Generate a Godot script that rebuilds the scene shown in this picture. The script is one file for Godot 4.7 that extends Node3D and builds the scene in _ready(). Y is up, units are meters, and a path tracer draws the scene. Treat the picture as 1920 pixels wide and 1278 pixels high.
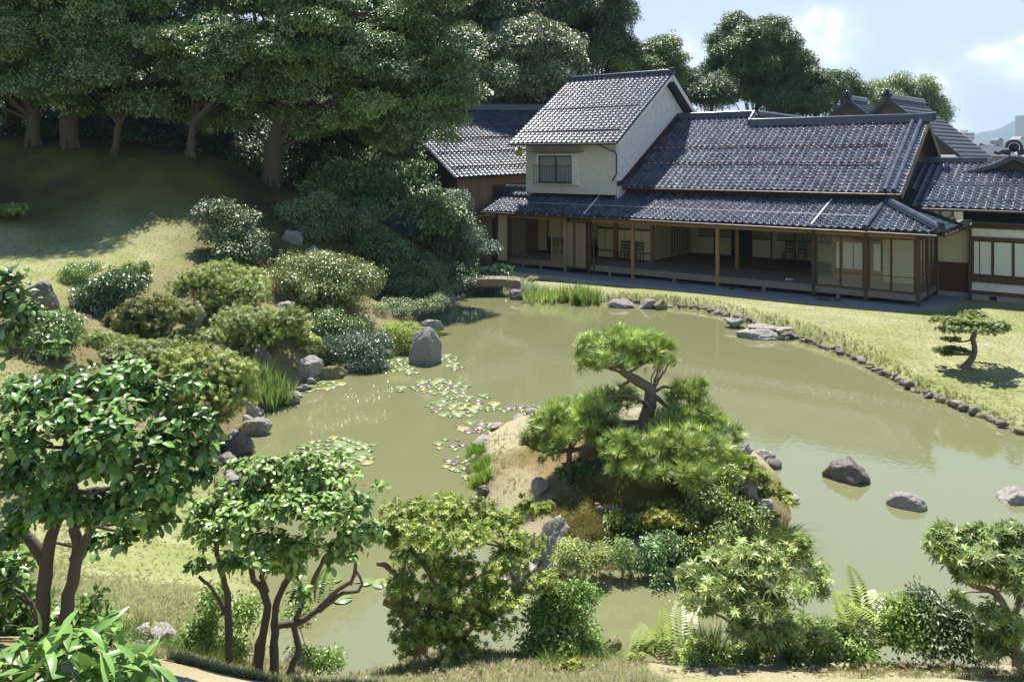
extends Node3D
# A Japanese garden pond with a tiled veranda house, seen from the hill above the bank.

const WL := -0.25
const EYE := Vector3(0.0, 4.92, 0.0)
var rng := RandomNumberGenerator.new()
var used := {}
var M := {}
var fn := FastNoiseLite.new()
var shore := PackedVector2Array()
var isle := PackedVector2Array()
var tps_p := PackedVector3Array()
var tps_w := PackedFloat64Array()


class MB:
	var v := PackedVector3Array()
	var n := PackedVector3Array()
	var t := PackedVector2Array()
	var c := PackedColorArray()
	var ix := PackedInt32Array()

	func quad(a: Vector3, b: Vector3, cc: Vector3, d: Vector3) -> void:  # clockwise from the front
		var nn := (d - a).cross(b - a)
		if nn.length_squared() < 1e-14:
			nn = (d - cc).cross(b - cc) * -1.0
		nn = nn.normalized()
		var k := v.size()
		v.append_array([a, b, cc, d])
		n.append_array([nn, nn, nn, nn])
		t.append_array([Vector2(0, 0), Vector2(1, 0), Vector2(1, 1), Vector2(0, 1)])
		ix.append_array([k, k + 1, k + 2, k, k + 2, k + 3])

	func tri(a: Vector3, b: Vector3, cc: Vector3) -> void:
		var nn := (cc - a).cross(b - a).normalized()
		var k := v.size()
		v.append_array([a, b, cc])
		n.append_array([nn, nn, nn])
		t.append_array([Vector2(0, 0), Vector2(1, 0), Vector2(1, 1)])
		ix.append_array([k, k + 1, k + 2])

	func box(at: Vector3, s: Vector3, b := Basis.IDENTITY) -> void:
		var x := b.x * s.x * 0.5
		var y := b.y * s.y * 0.5
		var z := b.z * s.z * 0.5
		quad(at - x + y + z, at + x + y + z, at + x - y + z, at - x - y + z)
		quad(at + x + y - z, at - x + y - z, at - x - y - z, at + x - y - z)
		quad(at + x + y + z, at + x + y - z, at + x - y - z, at + x - y + z)
		quad(at - x + y - z, at - x + y + z, at - x - y + z, at - x - y - z)
		quad(at - x + y - z, at + x + y - z, at + x + y + z, at - x + y + z)
		quad(at - x - y + z, at + x - y + z, at + x - y - z, at - x - y - z)

	func bar(p: Vector3, q: Vector3, w: float, h: float, up := Vector3.UP) -> void:  # a box from p to q
		var z := (q - p).normalized()
		if absf(z.dot(up)) > 0.98:
			up = Vector3.RIGHT
		var x := up.cross(z).normalized()
		var y := z.cross(x)
		box((p + q) * 0.5, Vector3(w, h, p.distance_to(q)), Basis(x, y, z))

	func tube(pts: PackedVector3Array, r: PackedFloat32Array, sides := 8, cap := true) -> void:
		var k0 := v.size()
		var x := Vector3.RIGHT
		for i in pts.size():
			var d := (pts[mini(i + 1, pts.size() - 1)] - pts[maxi(i - 1, 0)]).normalized()
			if i == 0:
				x = (Vector3.RIGHT if absf(d.x) < 0.8 else Vector3.UP)
			x = (x - d * x.dot(d)).normalized()
			var y := d.cross(x)
			for s in sides + 1:
				var a := TAU * s / sides
				var o := x * cos(a) + y * sin(a)
				v.append(pts[i] + o * r[i])
				n.append(o)
				t.append(Vector2(float(s) / sides, i))
		for i in pts.size() - 1:
			for s in sides:
				var k := k0 + i * (sides + 1) + s
				ix.append_array([k, k + sides + 1, k + 1, k + 1, k + sides + 1, k + sides + 2])
		if cap:
			for e in [0, pts.size() - 1]:
				var m := v.size()
				var dd := (pts[e] - pts[1 if e == 0 else e - 1]).normalized()
				v.append(pts[e] + dd * r[e] * 0.25)
				n.append(dd)
				t.append(Vector2(0.5, 0.5))
				for s in sides:
					var k: int = k0 + e * (sides + 1) + s
					if e == 0:
						ix.append_array([m, k, k + 1])
					else:
						ix.append_array([m, k + 1, k])

	func mesh() -> ArrayMesh:
		var a := []
		a.resize(Mesh.ARRAY_MAX)
		a[Mesh.ARRAY_VERTEX] = v
		a[Mesh.ARRAY_NORMAL] = n
		if t.size() == v.size():
			a[Mesh.ARRAY_TEX_UV] = t
		if c.size() == v.size():
			a[Mesh.ARRAY_COLOR] = c
		a[Mesh.ARRAY_INDEX] = ix
		var m := ArrayMesh.new()
		m.add_surface_from_arrays(Mesh.PRIMITIVE_TRIANGLES, a)
		return m


# ---------------------------------------------------------------- nodes
func numbered(called: String) -> String:
	var k: int = used.get(called, 0)
	used[called] = k + 1
	return called if k == 0 else "%s_%03d" % [called, k]


func tag(o: Node, label: String, category: String, group := "", kind := "") -> Node:
	if label:
		o.set_meta("label", label)
	if category:
		o.set_meta("category", category)
	if group:
		o.set_meta("group", group)
	if kind:
		o.set_meta("kind", kind)
	return o


func thing(called: String, label: String, category: String, at := Vector3.ZERO, turn := 0.0, group := "") -> Node3D:
	var o := Node3D.new()
	o.name = numbered(called)
	add_child(o)
	o.position = at
	o.rotation.y = turn
	tag(o, label, category, group)
	return o


func part(parent: Node, called: String, m: Mesh, mt: Material, xf := Transform3D.IDENTITY, kind := "") -> MeshInstance3D:
	var o := MeshInstance3D.new()
	var k := 0
	var nm := called
	while parent.has_node(NodePath(nm)):
		k += 1
		nm = "%s_%03d" % [called, k]
	o.name = nm
	o.mesh = m
	o.material_override = mt
	o.transform = xf
	parent.add_child(o)
	if kind:
		o.set_meta("kind", kind)
	return o


func pieces(parent: Node, called: String, meshes: Array, mats: Array, xfs: Array) -> void:  # many alike parts, fast naming
	for i in xfs.size():
		var o := MeshInstance3D.new()
		o.name = called if i == 0 else "%s_%03d" % [called, i]
		o.mesh = meshes[i % meshes.size()]
		o.material_override = mats[(i * 7 + i / 5) % mats.size()]
		o.transform = xfs[i]
		parent.add_child(o, true)


func empty(parent: Node, called: String, at := Vector3.ZERO) -> Node3D:
	var o := Node3D.new()
	o.name = called
	o.position = at
	parent.add_child(o, true)
	return o


func struct(called: String, m: Mesh, mt: Material, label := "") -> MeshInstance3D:
	var o := part(self, called, m, mt)
	tag(o, label, "", "", "structure")
	return o


func lone(called: String, m: Mesh, mt: Material, label: String, category: String, at := Vector3.ZERO, turn := 0.0, group := "") -> MeshInstance3D:
	var o := MeshInstance3D.new()
	o.name = numbered(called)
	o.mesh = m
	o.material_override = mt
	o.position = at
	o.rotation.y = turn
	add_child(o)
	tag(o, label, category, group)
	return o


func many(parent: Node, called: String, m: Mesh, mt: Material, xfs: Array, cols := []) -> MultiMeshInstance3D:
	var mm := MultiMesh.new()
	mm.transform_format = MultiMesh.TRANSFORM_3D
	mm.use_colors = cols.size() > 0
	mm.mesh = m
	mm.instance_count = xfs.size()
	for i in xfs.size():
		mm.set_instance_transform(i, xfs[i])
	if cols.size() > 0:
		for i in xfs.size():
			mm.set_instance_color(i, cols[i])
	var o := MultiMeshInstance3D.new()
	o.name = called
	o.multimesh = mm
	o.material_override = mt
	o.set_meta("kind", "stuff")
	parent.add_child(o, true)
	return o


# ---------------------------------------------------------------- materials
func lin(r: float, g: float, b: float) -> Color:
	return Color(r, g, b).linear_to_srgb()


func mat(called: String, col: Color, rough := 0.8, spec := 0.5) -> StandardMaterial3D:
	var m := StandardMaterial3D.new()
	m.resource_name = called
	m.albedo_color = col
	m.roughness = rough
	m.metallic_specular = spec
	M[called] = m
	return m


func noise_tex(sd: int, freq: float, cols: Array, size := 256, oct := 4, normal := 0.0, kind := 0) -> NoiseTexture2D:
	var f := FastNoiseLite.new()
	f.seed = sd
	f.frequency = freq
	f.fractal_octaves = oct
	f.noise_type = FastNoiseLite.TYPE_SIMPLEX if kind == 0 else FastNoiseLite.TYPE_CELLULAR
	var tx := NoiseTexture2D.new()
	tx.width = size
	tx.height = size
	tx.seamless = true
	tx.noise = f
	if normal > 0.0:
		tx.as_normal_map = true
		tx.bump_strength = normal
	else:
		var g := Gradient.new()
		var offs := PackedFloat32Array()
		var cc := PackedColorArray()
		for i in cols.size():
			offs.append(float(i) / (cols.size() - 1))
			cc.append(cols[i])
		g.offsets = offs
		g.colors = cc
		tx.color_ramp = g
	return tx


func tri_mat(called: String, cols: Array, scale: Vector3, rough := 0.8, sd := 1, freq := 0.02, nrm := 0.0, world := false, spec := 0.4) -> StandardMaterial3D:
	var m := mat(called, Color.WHITE, rough, spec)
	m.uv1_triplanar = true
	m.uv1_world_triplanar = world
	m.uv1_scale = scale
	m.albedo_texture = noise_tex(sd, freq, cols)
	if nrm > 0.0:
		m.normal_enabled = true
		m.normal_scale = 1.0
		m.normal_texture = noise_tex(sd + 50, freq * 2.0, [], 256, 4, nrm)
	return m


func leaf_mat(called: String, back: Color, rough := 0.4, spec := 0.5, bl := 0.35) -> StandardMaterial3D:
	var m := mat(called, Color.WHITE, rough, spec)
	m.vertex_color_use_as_albedo = true
	m.backlight_enabled = true
	m.backlight = Color(bl, bl, bl)
	m.cull_mode = BaseMaterial3D.CULL_DISABLED
	return m


func materials() -> void:
	var wood := [lin(0.045, 0.028, 0.016), lin(0.10, 0.062, 0.034), lin(0.075, 0.045, 0.025), lin(0.14, 0.09, 0.05)]
	tri_mat("wood_upright", wood, Vector3(4.0, 0.5, 4.0), 0.7, 3, 0.03, 1.5)
	tri_mat("wood_level", wood, Vector3(0.5, 4.0, 4.0), 0.7, 4, 0.03, 1.5)
	tri_mat("wood_along_z", wood, Vector3(4.0, 4.0, 0.5), 0.7, 5, 0.03)
	var pale := [lin(0.20, 0.11, 0.045), lin(0.34, 0.19, 0.08), lin(0.26, 0.145, 0.06), lin(0.40, 0.23, 0.10)]
	tri_mat("pale_wood", pale, Vector3(4.0, 0.5, 4.0), 0.6, 6, 0.03)
	tri_mat("pale_wood_level", pale, Vector3(0.5, 4.0, 4.0), 0.6, 7, 0.03)
	var grey := [lin(0.12, 0.10, 0.08), lin(0.24, 0.205, 0.165), lin(0.17, 0.145, 0.115), lin(0.30, 0.265, 0.22)]
	tri_mat("weathered_wood", grey, Vector3(5.0, 0.5, 5.0), 0.85, 8, 0.03, 1.5)
	tri_mat("weathered_wood_level", grey, Vector3(0.5, 5.0, 5.0), 0.85, 9, 0.03, 1.5)
	tri_mat("board_wood", [lin(0.13, 0.085, 0.055), lin(0.25, 0.165, 0.105), lin(0.18, 0.115, 0.075)], Vector3(5.0, 0.5, 5.0), 0.85, 10, 0.03, 1.5)
	tri_mat("red_board", [lin(0.07, 0.03, 0.018), lin(0.11, 0.048, 0.028)], Vector3(4.0, 0.5, 4.0), 0.7, 11, 0.03)
	tri_mat("plaster", [lin(0.44, 0.41, 0.35), lin(0.62, 0.59, 0.52), lin(0.55, 0.52, 0.45), lin(0.60, 0.57, 0.50)], Vector3.ONE * 0.35, 0.9, 12, 0.03, 0.6)
	tri_mat("cream_wall", [lin(0.50, 0.46, 0.29), lin(0.57, 0.53, 0.35)], Vector3.ONE * 0.6, 0.9, 13, 0.03)
	tri_mat("white_plaster", [lin(0.50, 0.485, 0.45), lin(0.66, 0.65, 0.61), lin(0.62, 0.61, 0.57)], Vector3.ONE * 0.3, 0.85, 14, 0.03)
	tri_mat("shoji_paper", [lin(0.66, 0.66, 0.56), lin(0.74, 0.74, 0.64)], Vector3.ONE * 0.8, 0.9, 15, 0.03)
	tri_mat("sliding_paper", [lin(0.60, 0.54, 0.32), lin(0.68, 0.62, 0.40)], Vector3.ONE * 0.8, 0.85, 16, 0.03)
	tri_mat("tatami_mat", [lin(0.21, 0.15, 0.08), lin(0.29, 0.21, 0.12)], Vector3(8, 8, 1), 0.8, 17, 0.05)
	tri_mat("veranda_board", [lin(0.23, 0.175, 0.145), lin(0.34, 0.27, 0.225)], Vector3(0.5, 4, 5), 0.55, 18, 0.03)
	tri_mat("concrete", [lin(0.20, 0.19, 0.18), lin(0.30, 0.285, 0.27), lin(0.25, 0.24, 0.225)], Vector3.ONE * 0.7, 0.85, 19, 0.03, 1.0)
	for i in 4:
		var k: float = [1.0, 1.3, 0.7, 1.1][i]
		var mm := mat("roof_tile_%d" % i, lin(0.062 * k, 0.070 * k, 0.090 * k), [0.22, 0.20, 0.24, 0.21][i], 0.36)
		mm.clearcoat = 0.0
		mm.clearcoat_roughness = 0.16
	mat("brown_tile", lin(0.055, 0.030, 0.022), 0.35, 0.5)
	mat("dull_tile", lin(0.07, 0.075, 0.085), 0.55, 0.4)
	mat("rust_bar", lin(0.11, 0.045, 0.028), 0.6)
	mat("dark_wood", lin(0.035, 0.026, 0.02), 0.8)
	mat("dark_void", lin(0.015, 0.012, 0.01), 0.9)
	mat("gutter_metal", lin(0.05, 0.035, 0.028), 0.4, 0.5)
	mat("bright_metal", lin(0.62, 0.60, 0.56), 0.35, 0.5)
	mat("iron_rail", lin(0.03, 0.032, 0.035), 0.45)
	mat("alu_frame", lin(0.09, 0.085, 0.08), 0.4)
	mat("curtain", lin(0.28, 0.27, 0.26), 0.9)
	mat("chair_wood", lin(0.022, 0.013, 0.009), 0.45)
	mat("cane_seat", lin(0.30, 0.21, 0.10), 0.8)
	mat("sandal_red", lin(0.16, 0.045, 0.025), 0.6)
	mat("white_cloth", lin(0.60, 0.60, 0.58), 0.8)
	mat("green_net", lin(0.008, 0.024, 0.022), 0.7)
	mat("blue_sheet", lin(0.02, 0.06, 0.22), 0.5)
	mat("dark_cloth", lin(0.015, 0.018, 0.035), 0.8)
	var g := mat("clear_glass", Color(0.9, 0.95, 0.9, 0.06), 0.03, 0.5)
	g.transparency = BaseMaterial3D.TRANSPARENCY_ALPHA
	var fg := mat("milky_glass", lin(0.52, 0.55, 0.50), 0.12, 0.5)
	fg.clearcoat_enabled = true
	fg.clearcoat = 0.6
	tri_mat("bark", [lin(0.035, 0.025, 0.018), lin(0.11, 0.085, 0.06), lin(0.06, 0.045, 0.03)], Vector3(6, 1.5, 6), 0.9, 21, 0.04, 4.0)
	tri_mat("camellia_bark", [lin(0.04, 0.032, 0.024), lin(0.15, 0.125, 0.098), lin(0.075, 0.06, 0.046)], Vector3(10, 4, 10), 0.85, 22, 0.04, 3.0)
	tri_mat("pine_bark", [lin(0.05, 0.038, 0.03), lin(0.24, 0.20, 0.17), lin(0.12, 0.09, 0.07)], Vector3(9, 6, 9), 0.95, 23, 0.05, 5.0)
	tri_mat("twig_bark", [lin(0.14, 0.10, 0.075), lin(0.28, 0.22, 0.17), lin(0.20, 0.15, 0.11)], Vector3(12, 8, 12), 0.9, 24, 0.04, 2.0)
	tri_mat("pond_stone", [lin(0.10, 0.085, 0.075), lin(0.30, 0.27, 0.25), lin(0.20, 0.18, 0.165), lin(0.38, 0.35, 0.33)], Vector3.ONE * 1.4, 0.85, 25, 0.02, 5.0)
	tri_mat("dark_stone", [lin(0.045, 0.04, 0.036), lin(0.15, 0.125, 0.11), lin(0.09, 0.078, 0.07)], Vector3.ONE * 1.4, 0.6, 26, 0.02, 5.0)
	tri_mat("pale_stone", [lin(0.13, 0.115, 0.10), lin(0.36, 0.33, 0.295), lin(0.22, 0.20, 0.175), lin(0.30, 0.275, 0.245)], Vector3.ONE * 1.6, 0.85, 27, 0.02, 4.0)
	tri_mat("mossy_stone", [lin(0.10, 0.085, 0.05), lin(0.22, 0.19, 0.11), lin(0.16, 0.16, 0.05), lin(0.30, 0.27, 0.2)], Vector3.ONE * 1.5, 0.9, 28, 0.02, 5.0)
	for a in [["leaf_glossy", 0.25, 0.5, 0.4], ["leaf_dark", 0.46, 0.62, 0.35], ["leaf_soft", 0.48, 0.5, 0.8], ["leaf_fresh", 0.40, 0.5, 0.7], ["needle", 0.4, 0.45, 0.6], ["blade", 0.5, 0.4, 1.0]]:
		leaf_mat(a[0], Color.WHITE, a[1], a[2], a[3])
	var pad := mat("lily_pad_green", lin(0.19, 0.25, 0.10), 0.25, 0.5)
	mat("lily_pad_pale", lin(0.26, 0.30, 0.14), 0.25, 0.5)
	mat("lily_pad_yellow", lin(0.32, 0.30, 0.11), 0.35, 0.5)
	mat("lily_pad_purple", lin(0.22, 0.16, 0.15), 0.25, 0.5)
	mat("flower_pink", lin(0.5, 0.05, 0.16), 0.6)


# ---------------------------------------------------------------- terrain
func tps_setup(pts: Array) -> void:
	for p in pts:
		tps_p.append(p)
	var n := tps_p.size()
	var m := n + 3
	var a: Array = []
	for i in m:
		var row := PackedFloat64Array()
		row.resize(m + 1)
		a.append(row)
	for i in n:
		for j in n:
			var r2 := Vector2(tps_p[i].x - tps_p[j].x, tps_p[i].z - tps_p[j].z).length_squared()
			a[i][j] = (r2 * log(r2) if r2 > 1e-9 else 0.0) + (0.6 if i == j else 0.0)
		a[i][n] = 1.0
		a[i][n + 1] = tps_p[i].x
		a[i][n + 2] = tps_p[i].z
		a[n][i] = 1.0
		a[n + 1][i] = tps_p[i].x
		a[n + 2][i] = tps_p[i].z
		a[i][m] = tps_p[i].y
	for col in m:
		var best := col
		for r in range(col, m):
			if absf(a[r][col]) > absf(a[best][col]):
				best = r
		var tmp = a[col]
		a[col] = a[best]
		a[best] = tmp
		var pc: PackedFloat64Array = a[col]
		for r in range(col + 1, m):
			var pr: PackedFloat64Array = a[r]
			var k := pr[col] / pc[col]
			if k != 0.0:
				for j in range(col, m + 1):
					pr[j] -= k * pc[j]
				a[r] = pr
	tps_w.resize(m)
	for i in range(m - 1, -1, -1):
		var s: float = a[i][m]
		for j in range(i + 1, m):
			s -= a[i][j] * tps_w[j]
		tps_w[i] = s / a[i][i]


func tps(x: float, z: float) -> float:
	var n := tps_p.size()
	var s := tps_w[n] + tps_w[n + 1] * x + tps_w[n + 2] * z
	for i in n:
		var dx := x - tps_p[i].x
		var dz := z - tps_p[i].z
		var r2 := dx * dx + dz * dz
		if r2 > 1e-9:
			s += tps_w[i] * r2 * log(r2)
	return clampf(s, -0.3, 8.5)


func sdist(poly: PackedVector2Array, p: Vector2) -> float:  # negative inside
	var d := 1e9
	var n := poly.size()
	for i in n:
		var a := poly[i]
		var e := poly[(i + 1) % n] - a
		var w := p - a
		var q := w - e * clampf(w.dot(e) / e.length_squared(), 0.0, 1.0)
		d = minf(d, q.length_squared())
	d = sqrt(d)
	return -d if Geometry2D.is_point_in_polygon(p, poly) else d


func smooth(poly: PackedVector2Array, rounds := 2) -> PackedVector2Array:
	for r in rounds:
		var q := PackedVector2Array()
		for i in poly.size():
			var a := poly[i]
			var b := poly[(i + 1) % poly.size()]
			q.append(a.lerp(b, 0.25))
			q.append(a.lerp(b, 0.75))
		poly = q
	return poly


const MOUND := Vector2(1.95, -12.75)


func ht(x: float, z: float) -> float:
	var p := Vector2(x, z)
	var ds := 99.0
	if x > -14.0 and x < 18.0 and z < -6.0 and z > -40.0:
		ds = sdist(shore, p)
	if ds < 0.0:
		var b := WL - 0.12 - minf(-ds * 0.5, 0.7)
		var di := -sdist(isle, p)
		if di > -0.6:
			var rise := 0.36 * smoothstep(-0.25, 0.45, di) - 0.14
			var q := (p - MOUND)
			var md := 0.92 * exp(-(q.x * q.x / 1.7 + q.y * q.y / 1.75)) * smoothstep(-0.05, 0.5, di)
			b = maxf(b, WL + rise + md + 0.05 * fn.get_noise_2d(x * 30.0, z * 30.0) * smoothstep(0.0, 0.5, di))
		return b
	var h := tps(x, z)
	var lawn := smoothstep(-2.0, 1.0, x) * smoothstep(-13.0, -16.0, z)
	h += (0.12 * fn.get_noise_2d(x * 6.0, z * 6.0) + 0.06 * fn.get_noise_2d(x * 22.0, z * 22.0)) * (1.0 - lawn * 0.9)
	var bw := 0.25 + 0.95 * maxf(0.0, h)
	if ds < bw:
		h = lerpf(WL - 0.1, h, smoothstep(0.0, 1.0, ds / bw) * 0.5 + 0.5 * sqrt(ds / bw))
	return h


func on(p: Vector3, up := 0.0) -> Vector3:
	return Vector3(p.x, ht(p.x, p.z) + up, p.z)


func ground_color(x: float, z: float, h: float) -> Color:
	var n1 := fn.get_noise_2d(x * 8.0, z * 8.0)
	var n2 := fn.get_noise_2d(x * 30.0 + 70.0, z * 30.0)
	var n3 := fn.get_noise_2d(x * 90.0 - 40.0, z * 90.0)
	var green := Color(0.27, 0.305, 0.11)
	var dry := Color(0.45, 0.435, 0.25)
	var soil := Color(0.31, 0.21, 0.125)
	var red := Color(0.19, 0.13, 0.07)
	var sand := Color(0.43, 0.365, 0.255)
	var moss := Color(0.15, 0.14, 0.035)
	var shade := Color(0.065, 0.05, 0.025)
	var lawn := green.lerp(dry, clampf(0.5 + n1 * 0.6 + n2 * 0.55 + n3 * 0.3, 0.0, 1.0))
	var c := lawn
	var p := Vector2(x, z)
	if x > -14.0 and x < 18.0 and z < -6.0 and z > -40.0 and Geometry2D.is_point_in_polygon(p, shore):
		var q := (p - MOUND).length()
		c = sand.lerp(dry, clampf(0.2 + n2 * 0.7, 0.0, 0.7))
		c = c.lerp(moss.lerp(soil, clampf(0.4 + n2, 0.0, 1.0)), smoothstep(2.6, 1.5, q + n2 * 0.7))
		if h < WL + 0.02:
			c = Color(0.10, 0.085, 0.05)
		return c
	# left slope by the pond: bare red soil between the shrubs
	var slope := smoothstep(-2.2, -3.4, x) * smoothstep(-12.0, -14.5, z) * smoothstep(-12.0, -9.0, x + (z + 20.0) * 0.25) * smoothstep(-29.0, -25.0, z)
	c = c.lerp(red.lerp(dry, clampf(0.12 + n1 * 0.4 + n2 * 0.4, 0.0, 1.0)), slope * clampf(0.9 + n2, 0.0, 1.0))
	# the wooded hill
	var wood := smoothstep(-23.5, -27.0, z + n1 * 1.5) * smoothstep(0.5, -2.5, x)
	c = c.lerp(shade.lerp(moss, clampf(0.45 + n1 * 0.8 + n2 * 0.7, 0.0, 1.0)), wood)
	# behind the house and far off
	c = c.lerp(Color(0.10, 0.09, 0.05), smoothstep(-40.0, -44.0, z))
	# near bank
	var near := smoothstep(-8.4, -7.2, z) * smoothstep(-2.6, -1.4, x)
	c = c.lerp(sand.lerp(green, clampf(0.15 + n1 * 0.4 + n2 * 0.9, 0.0, 0.85)), near)
	var nl := smoothstep(-6.6, -5.6, z) * smoothstep(-1.4, -2.6, x)
	c = c.lerp(soil.lerp(green, clampf(0.35 + n2, 0.0, 1.0)), nl)
	return c


func make_ground() -> void:
	var x0 := -36.0
	var z0 := 8.0
	var st := 0.27
	var nx := 270
	var nz := 262
	var mb := MB.new()
	mb.v.resize(nx * nz)
	mb.n.resize(nx * nz)
	mb.c.resize(nx * nz)
	var hs := PackedFloat32Array()
	hs.resize(nx * nz)
	for j in nz:
		for i in nx:
			var x := x0 + st * i
			var z := z0 - st * j
			var h := ht(x, z)
			var edge := mini(mini(i, nx - 1 - i), mini(j, nz - 1 - j))
			if edge < 12:
				h -= (12 - edge) * 0.25
			hs[j * nx + i] = h
			mb.v[j * nx + i] = Vector3(x, h, z)
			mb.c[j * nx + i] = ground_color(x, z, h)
	for j in nz:
		for i in nx:
			var l := hs[j * nx + maxi(i - 1, 0)]
			var r := hs[j * nx + mini(i + 1, nx - 1)]
			var d := hs[maxi(j - 1, 0) * nx + i]
			var u := hs[mini(j + 1, nz - 1) * nx + i]
			mb.n[j * nx + i] = Vector3((l - r) / (2 * st), 1.0, (u - d) / (2 * st)).normalized()
	for j in nz - 1:
		for i in nx - 1:
			var k := j * nx + i
			mb.ix.append_array([k, k + nx, k + 1, k + 1, k + nx, k + nx + 1])
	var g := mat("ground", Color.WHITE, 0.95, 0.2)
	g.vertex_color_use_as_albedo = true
	g.uv1_triplanar = true
	g.uv1_world_triplanar = true
	g.uv1_scale = Vector3.ONE * 0.9
	g.albedo_texture = noise_tex(31, 0.06, [Color(0.62, 0.62, 0.60), Color(1, 1, 1), Color(0.80, 0.80, 0.78), Color(1, 1, 0.97)], 512, 5)
	g.normal_enabled = true
	g.normal_texture = noise_tex(33, 0.08, [], 512, 5, 6.0)
	struct("ground", mb.mesh(), g)


func make_water() -> void:
	var mb := MB.new()
	mb.quad(Vector3(-15, WL, -41), Vector3(19, WL, -41), Vector3(19, WL, -5.5), Vector3(-15, WL, -5.5))
	var w := mat("pond_water", lin(0.166, 0.172, 0.084), 0.02, 0.85)
	w.uv1_triplanar = true
	w.uv1_world_triplanar = true
	w.uv1_scale = Vector3(0.35, 0.35, 0.22)
	w.normal_enabled = true
	w.normal_scale = 0.03
	w.normal_texture = noise_tex(35, 0.035, [], 512, 3, 3.0)
	var o := struct("water", mb.mesh(), w)
	o.set_meta("label", "murky olive green garden pond reflecting the sky")


func rock_mesh(sd: int, s: Vector3, sub := 3, rough := 0.20, facets := 14) -> ArrayMesh:
	var r := RandomNumberGenerator.new()
	r.seed = sd
	var vs: Array[Vector3] = []
	var f: Array = []
	var ph := (1.0 + sqrt(5.0)) / 2.0
	for a in [[-1, ph, 0], [1, ph, 0], [-1, -ph, 0], [1, -ph, 0], [0, -1, ph], [0, 1, ph], [0, -1, -ph], [0, 1, -ph], [ph, 0, -1], [ph, 0, 1], [-ph, 0, -1], [-ph, 0, 1]]:
		vs.append(Vector3(a[0], a[1], a[2]).normalized())
	f = [[0, 11, 5], [0, 5, 1], [0, 1, 7], [0, 7, 10], [0, 10, 11], [1, 5, 9], [5, 11, 4], [11, 10, 2], [10, 7, 6], [7, 1, 8], [3, 9, 4], [3, 4, 2], [3, 2, 6], [3, 6, 8], [3, 8, 9], [4, 9, 5], [2, 4, 11], [6, 2, 10], [8, 6, 7], [9, 8, 1]]
	for k in sub:
		var mid := {}
		var g: Array = []
		for t in f:
			var m := []
			for e in 3:
				var a: int = t[e]
				var b: int = t[(e + 1) % 3]
				var key := mini(a, b) * 100000 + maxi(a, b)
				if not mid.has(key):
					vs.append((vs[a] + vs[b]).normalized())
					mid[key] = vs.size() - 1
				m.append(mid[key])
			g.append_array([[t[0], m[0], m[2]], [t[1], m[1], m[0]], [t[2], m[2], m[1]], m])
		f = g
	var planes: Array = []
	for i in facets:
		planes.append([Vector3(r.randfn(), r.randfn() * 0.8, r.randfn()).normalized(), r.randf_range(0.5, 0.85)])
	var off := r.randf() * 500.0
	var ps := PackedVector3Array()
	for p in vs:
		var l := 1.0
		for q in planes:
			var dd: float = p.dot(q[0])
			if dd > 0.05:
				l = minf(l, q[1] / dd)
		l *= 1.0 + rough * (fn.get_noise_3d(p.x * 60.0 + off, p.y * 60.0, p.z * 60.0) + 0.5 * fn.get_noise_3d(p.x * 170.0, p.y * 170.0 + off, p.z * 170.0))
		ps.append(p * l * s * 0.5)
	var ns := PackedVector3Array()
	ns.resize(ps.size())
	var mb := MB.new()
	for t in f:
		var nn := (ps[t[1]] - ps[t[0]]).cross(ps[t[2]] - ps[t[0]])
		for e in 3:
			ns[t[e]] += nn
	for t in f:
		var nn := (ps[t[1]] - ps[t[0]]).cross(ps[t[2]] - ps[t[0]]).normalized()
		var k := mb.v.size()
		for e in [0, 2, 1]:
			mb.v.append(ps[t[e]])
			mb.n.append((nn * 0.75 + ns[t[e]].normalized() * 0.5).normalized())
		mb.ix.append_array([k, k + 1, k + 2])
	mb.t = PackedVector2Array()
	return mb.mesh()


func rock(at: Vector3, s: Vector3, mt: String, label: String, sd: int, turn := 0.0, tilt := 0.0, group := "") -> void:
	var domed := sd == 1 or sd == 3
	var o := lone("rock", rock_mesh(sd, s, 4 if domed else 3, 0.10 if domed else 0.20, 2 if domed else 14), M[mt], label, "rock", at, turn, group)
	o.rotation.z = tilt


# ---------------------------------------------------------------- leaves
func leaf_into(mb: MB, base: Vector3, dir: Vector3, up: Vector3, l: float, w: float, fold := 0.25, curl := 0.2) -> void:  # 4 tris
	dir = dir.normalized()
	var side := dir.cross(up).normalized()
	up = side.cross(dir)
	var m := base + dir * l * 0.45 + up * l * 0.06
	var tip := base + dir * l - up * l * curl
	var a := m + side * w * 0.5 + up * w * fold
	var b := m - side * w * 0.5 + up * w * fold
	var k := mb.v.size()
	mb.v.append_array([base, a, m, b, tip])
	mb.n.append_array([up, (up - side * fold * 1.5).normalized(), up, (up + side * fold * 1.5).normalized(), (up + dir * curl).normalized()])
	mb.ix.append_array([k, k + 2, k + 1, k + 1, k + 2, k + 4, k, k + 3, k + 2, k + 3, k + 4, k + 2])


func big_leaf(l: float, w: float, droop := 0.3, fold := 0.22) -> ArrayMesh:  # one glossy leaf along +z, 16 tris
	var mb := MB.new()
	var prof := [0.0, 0.62, 1.0, 0.78, 0.0]
	for i in 5:
		var q := i / 4.0
		var z := q * l
		var y := -droop * l * q * q
		var hw: float = prof[i] * w * 0.5
		var ny := Vector3(0, 1, 2.0 * droop * q).normalized()
		for s in [-1, 0, 1]:
			mb.v.append(Vector3(hw * s, y + absf(s) * hw * fold, z))
			mb.n.append((ny - Vector3(s * fold * 1.3, 0, 0)).normalized())
	for i in 4:
		for s in 2:
			var k := i * 3 + s
			mb.ix.append_array([k, k + 1, k + 3, k + 1, k + 4, k + 3])
	return mb.mesh()


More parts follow.
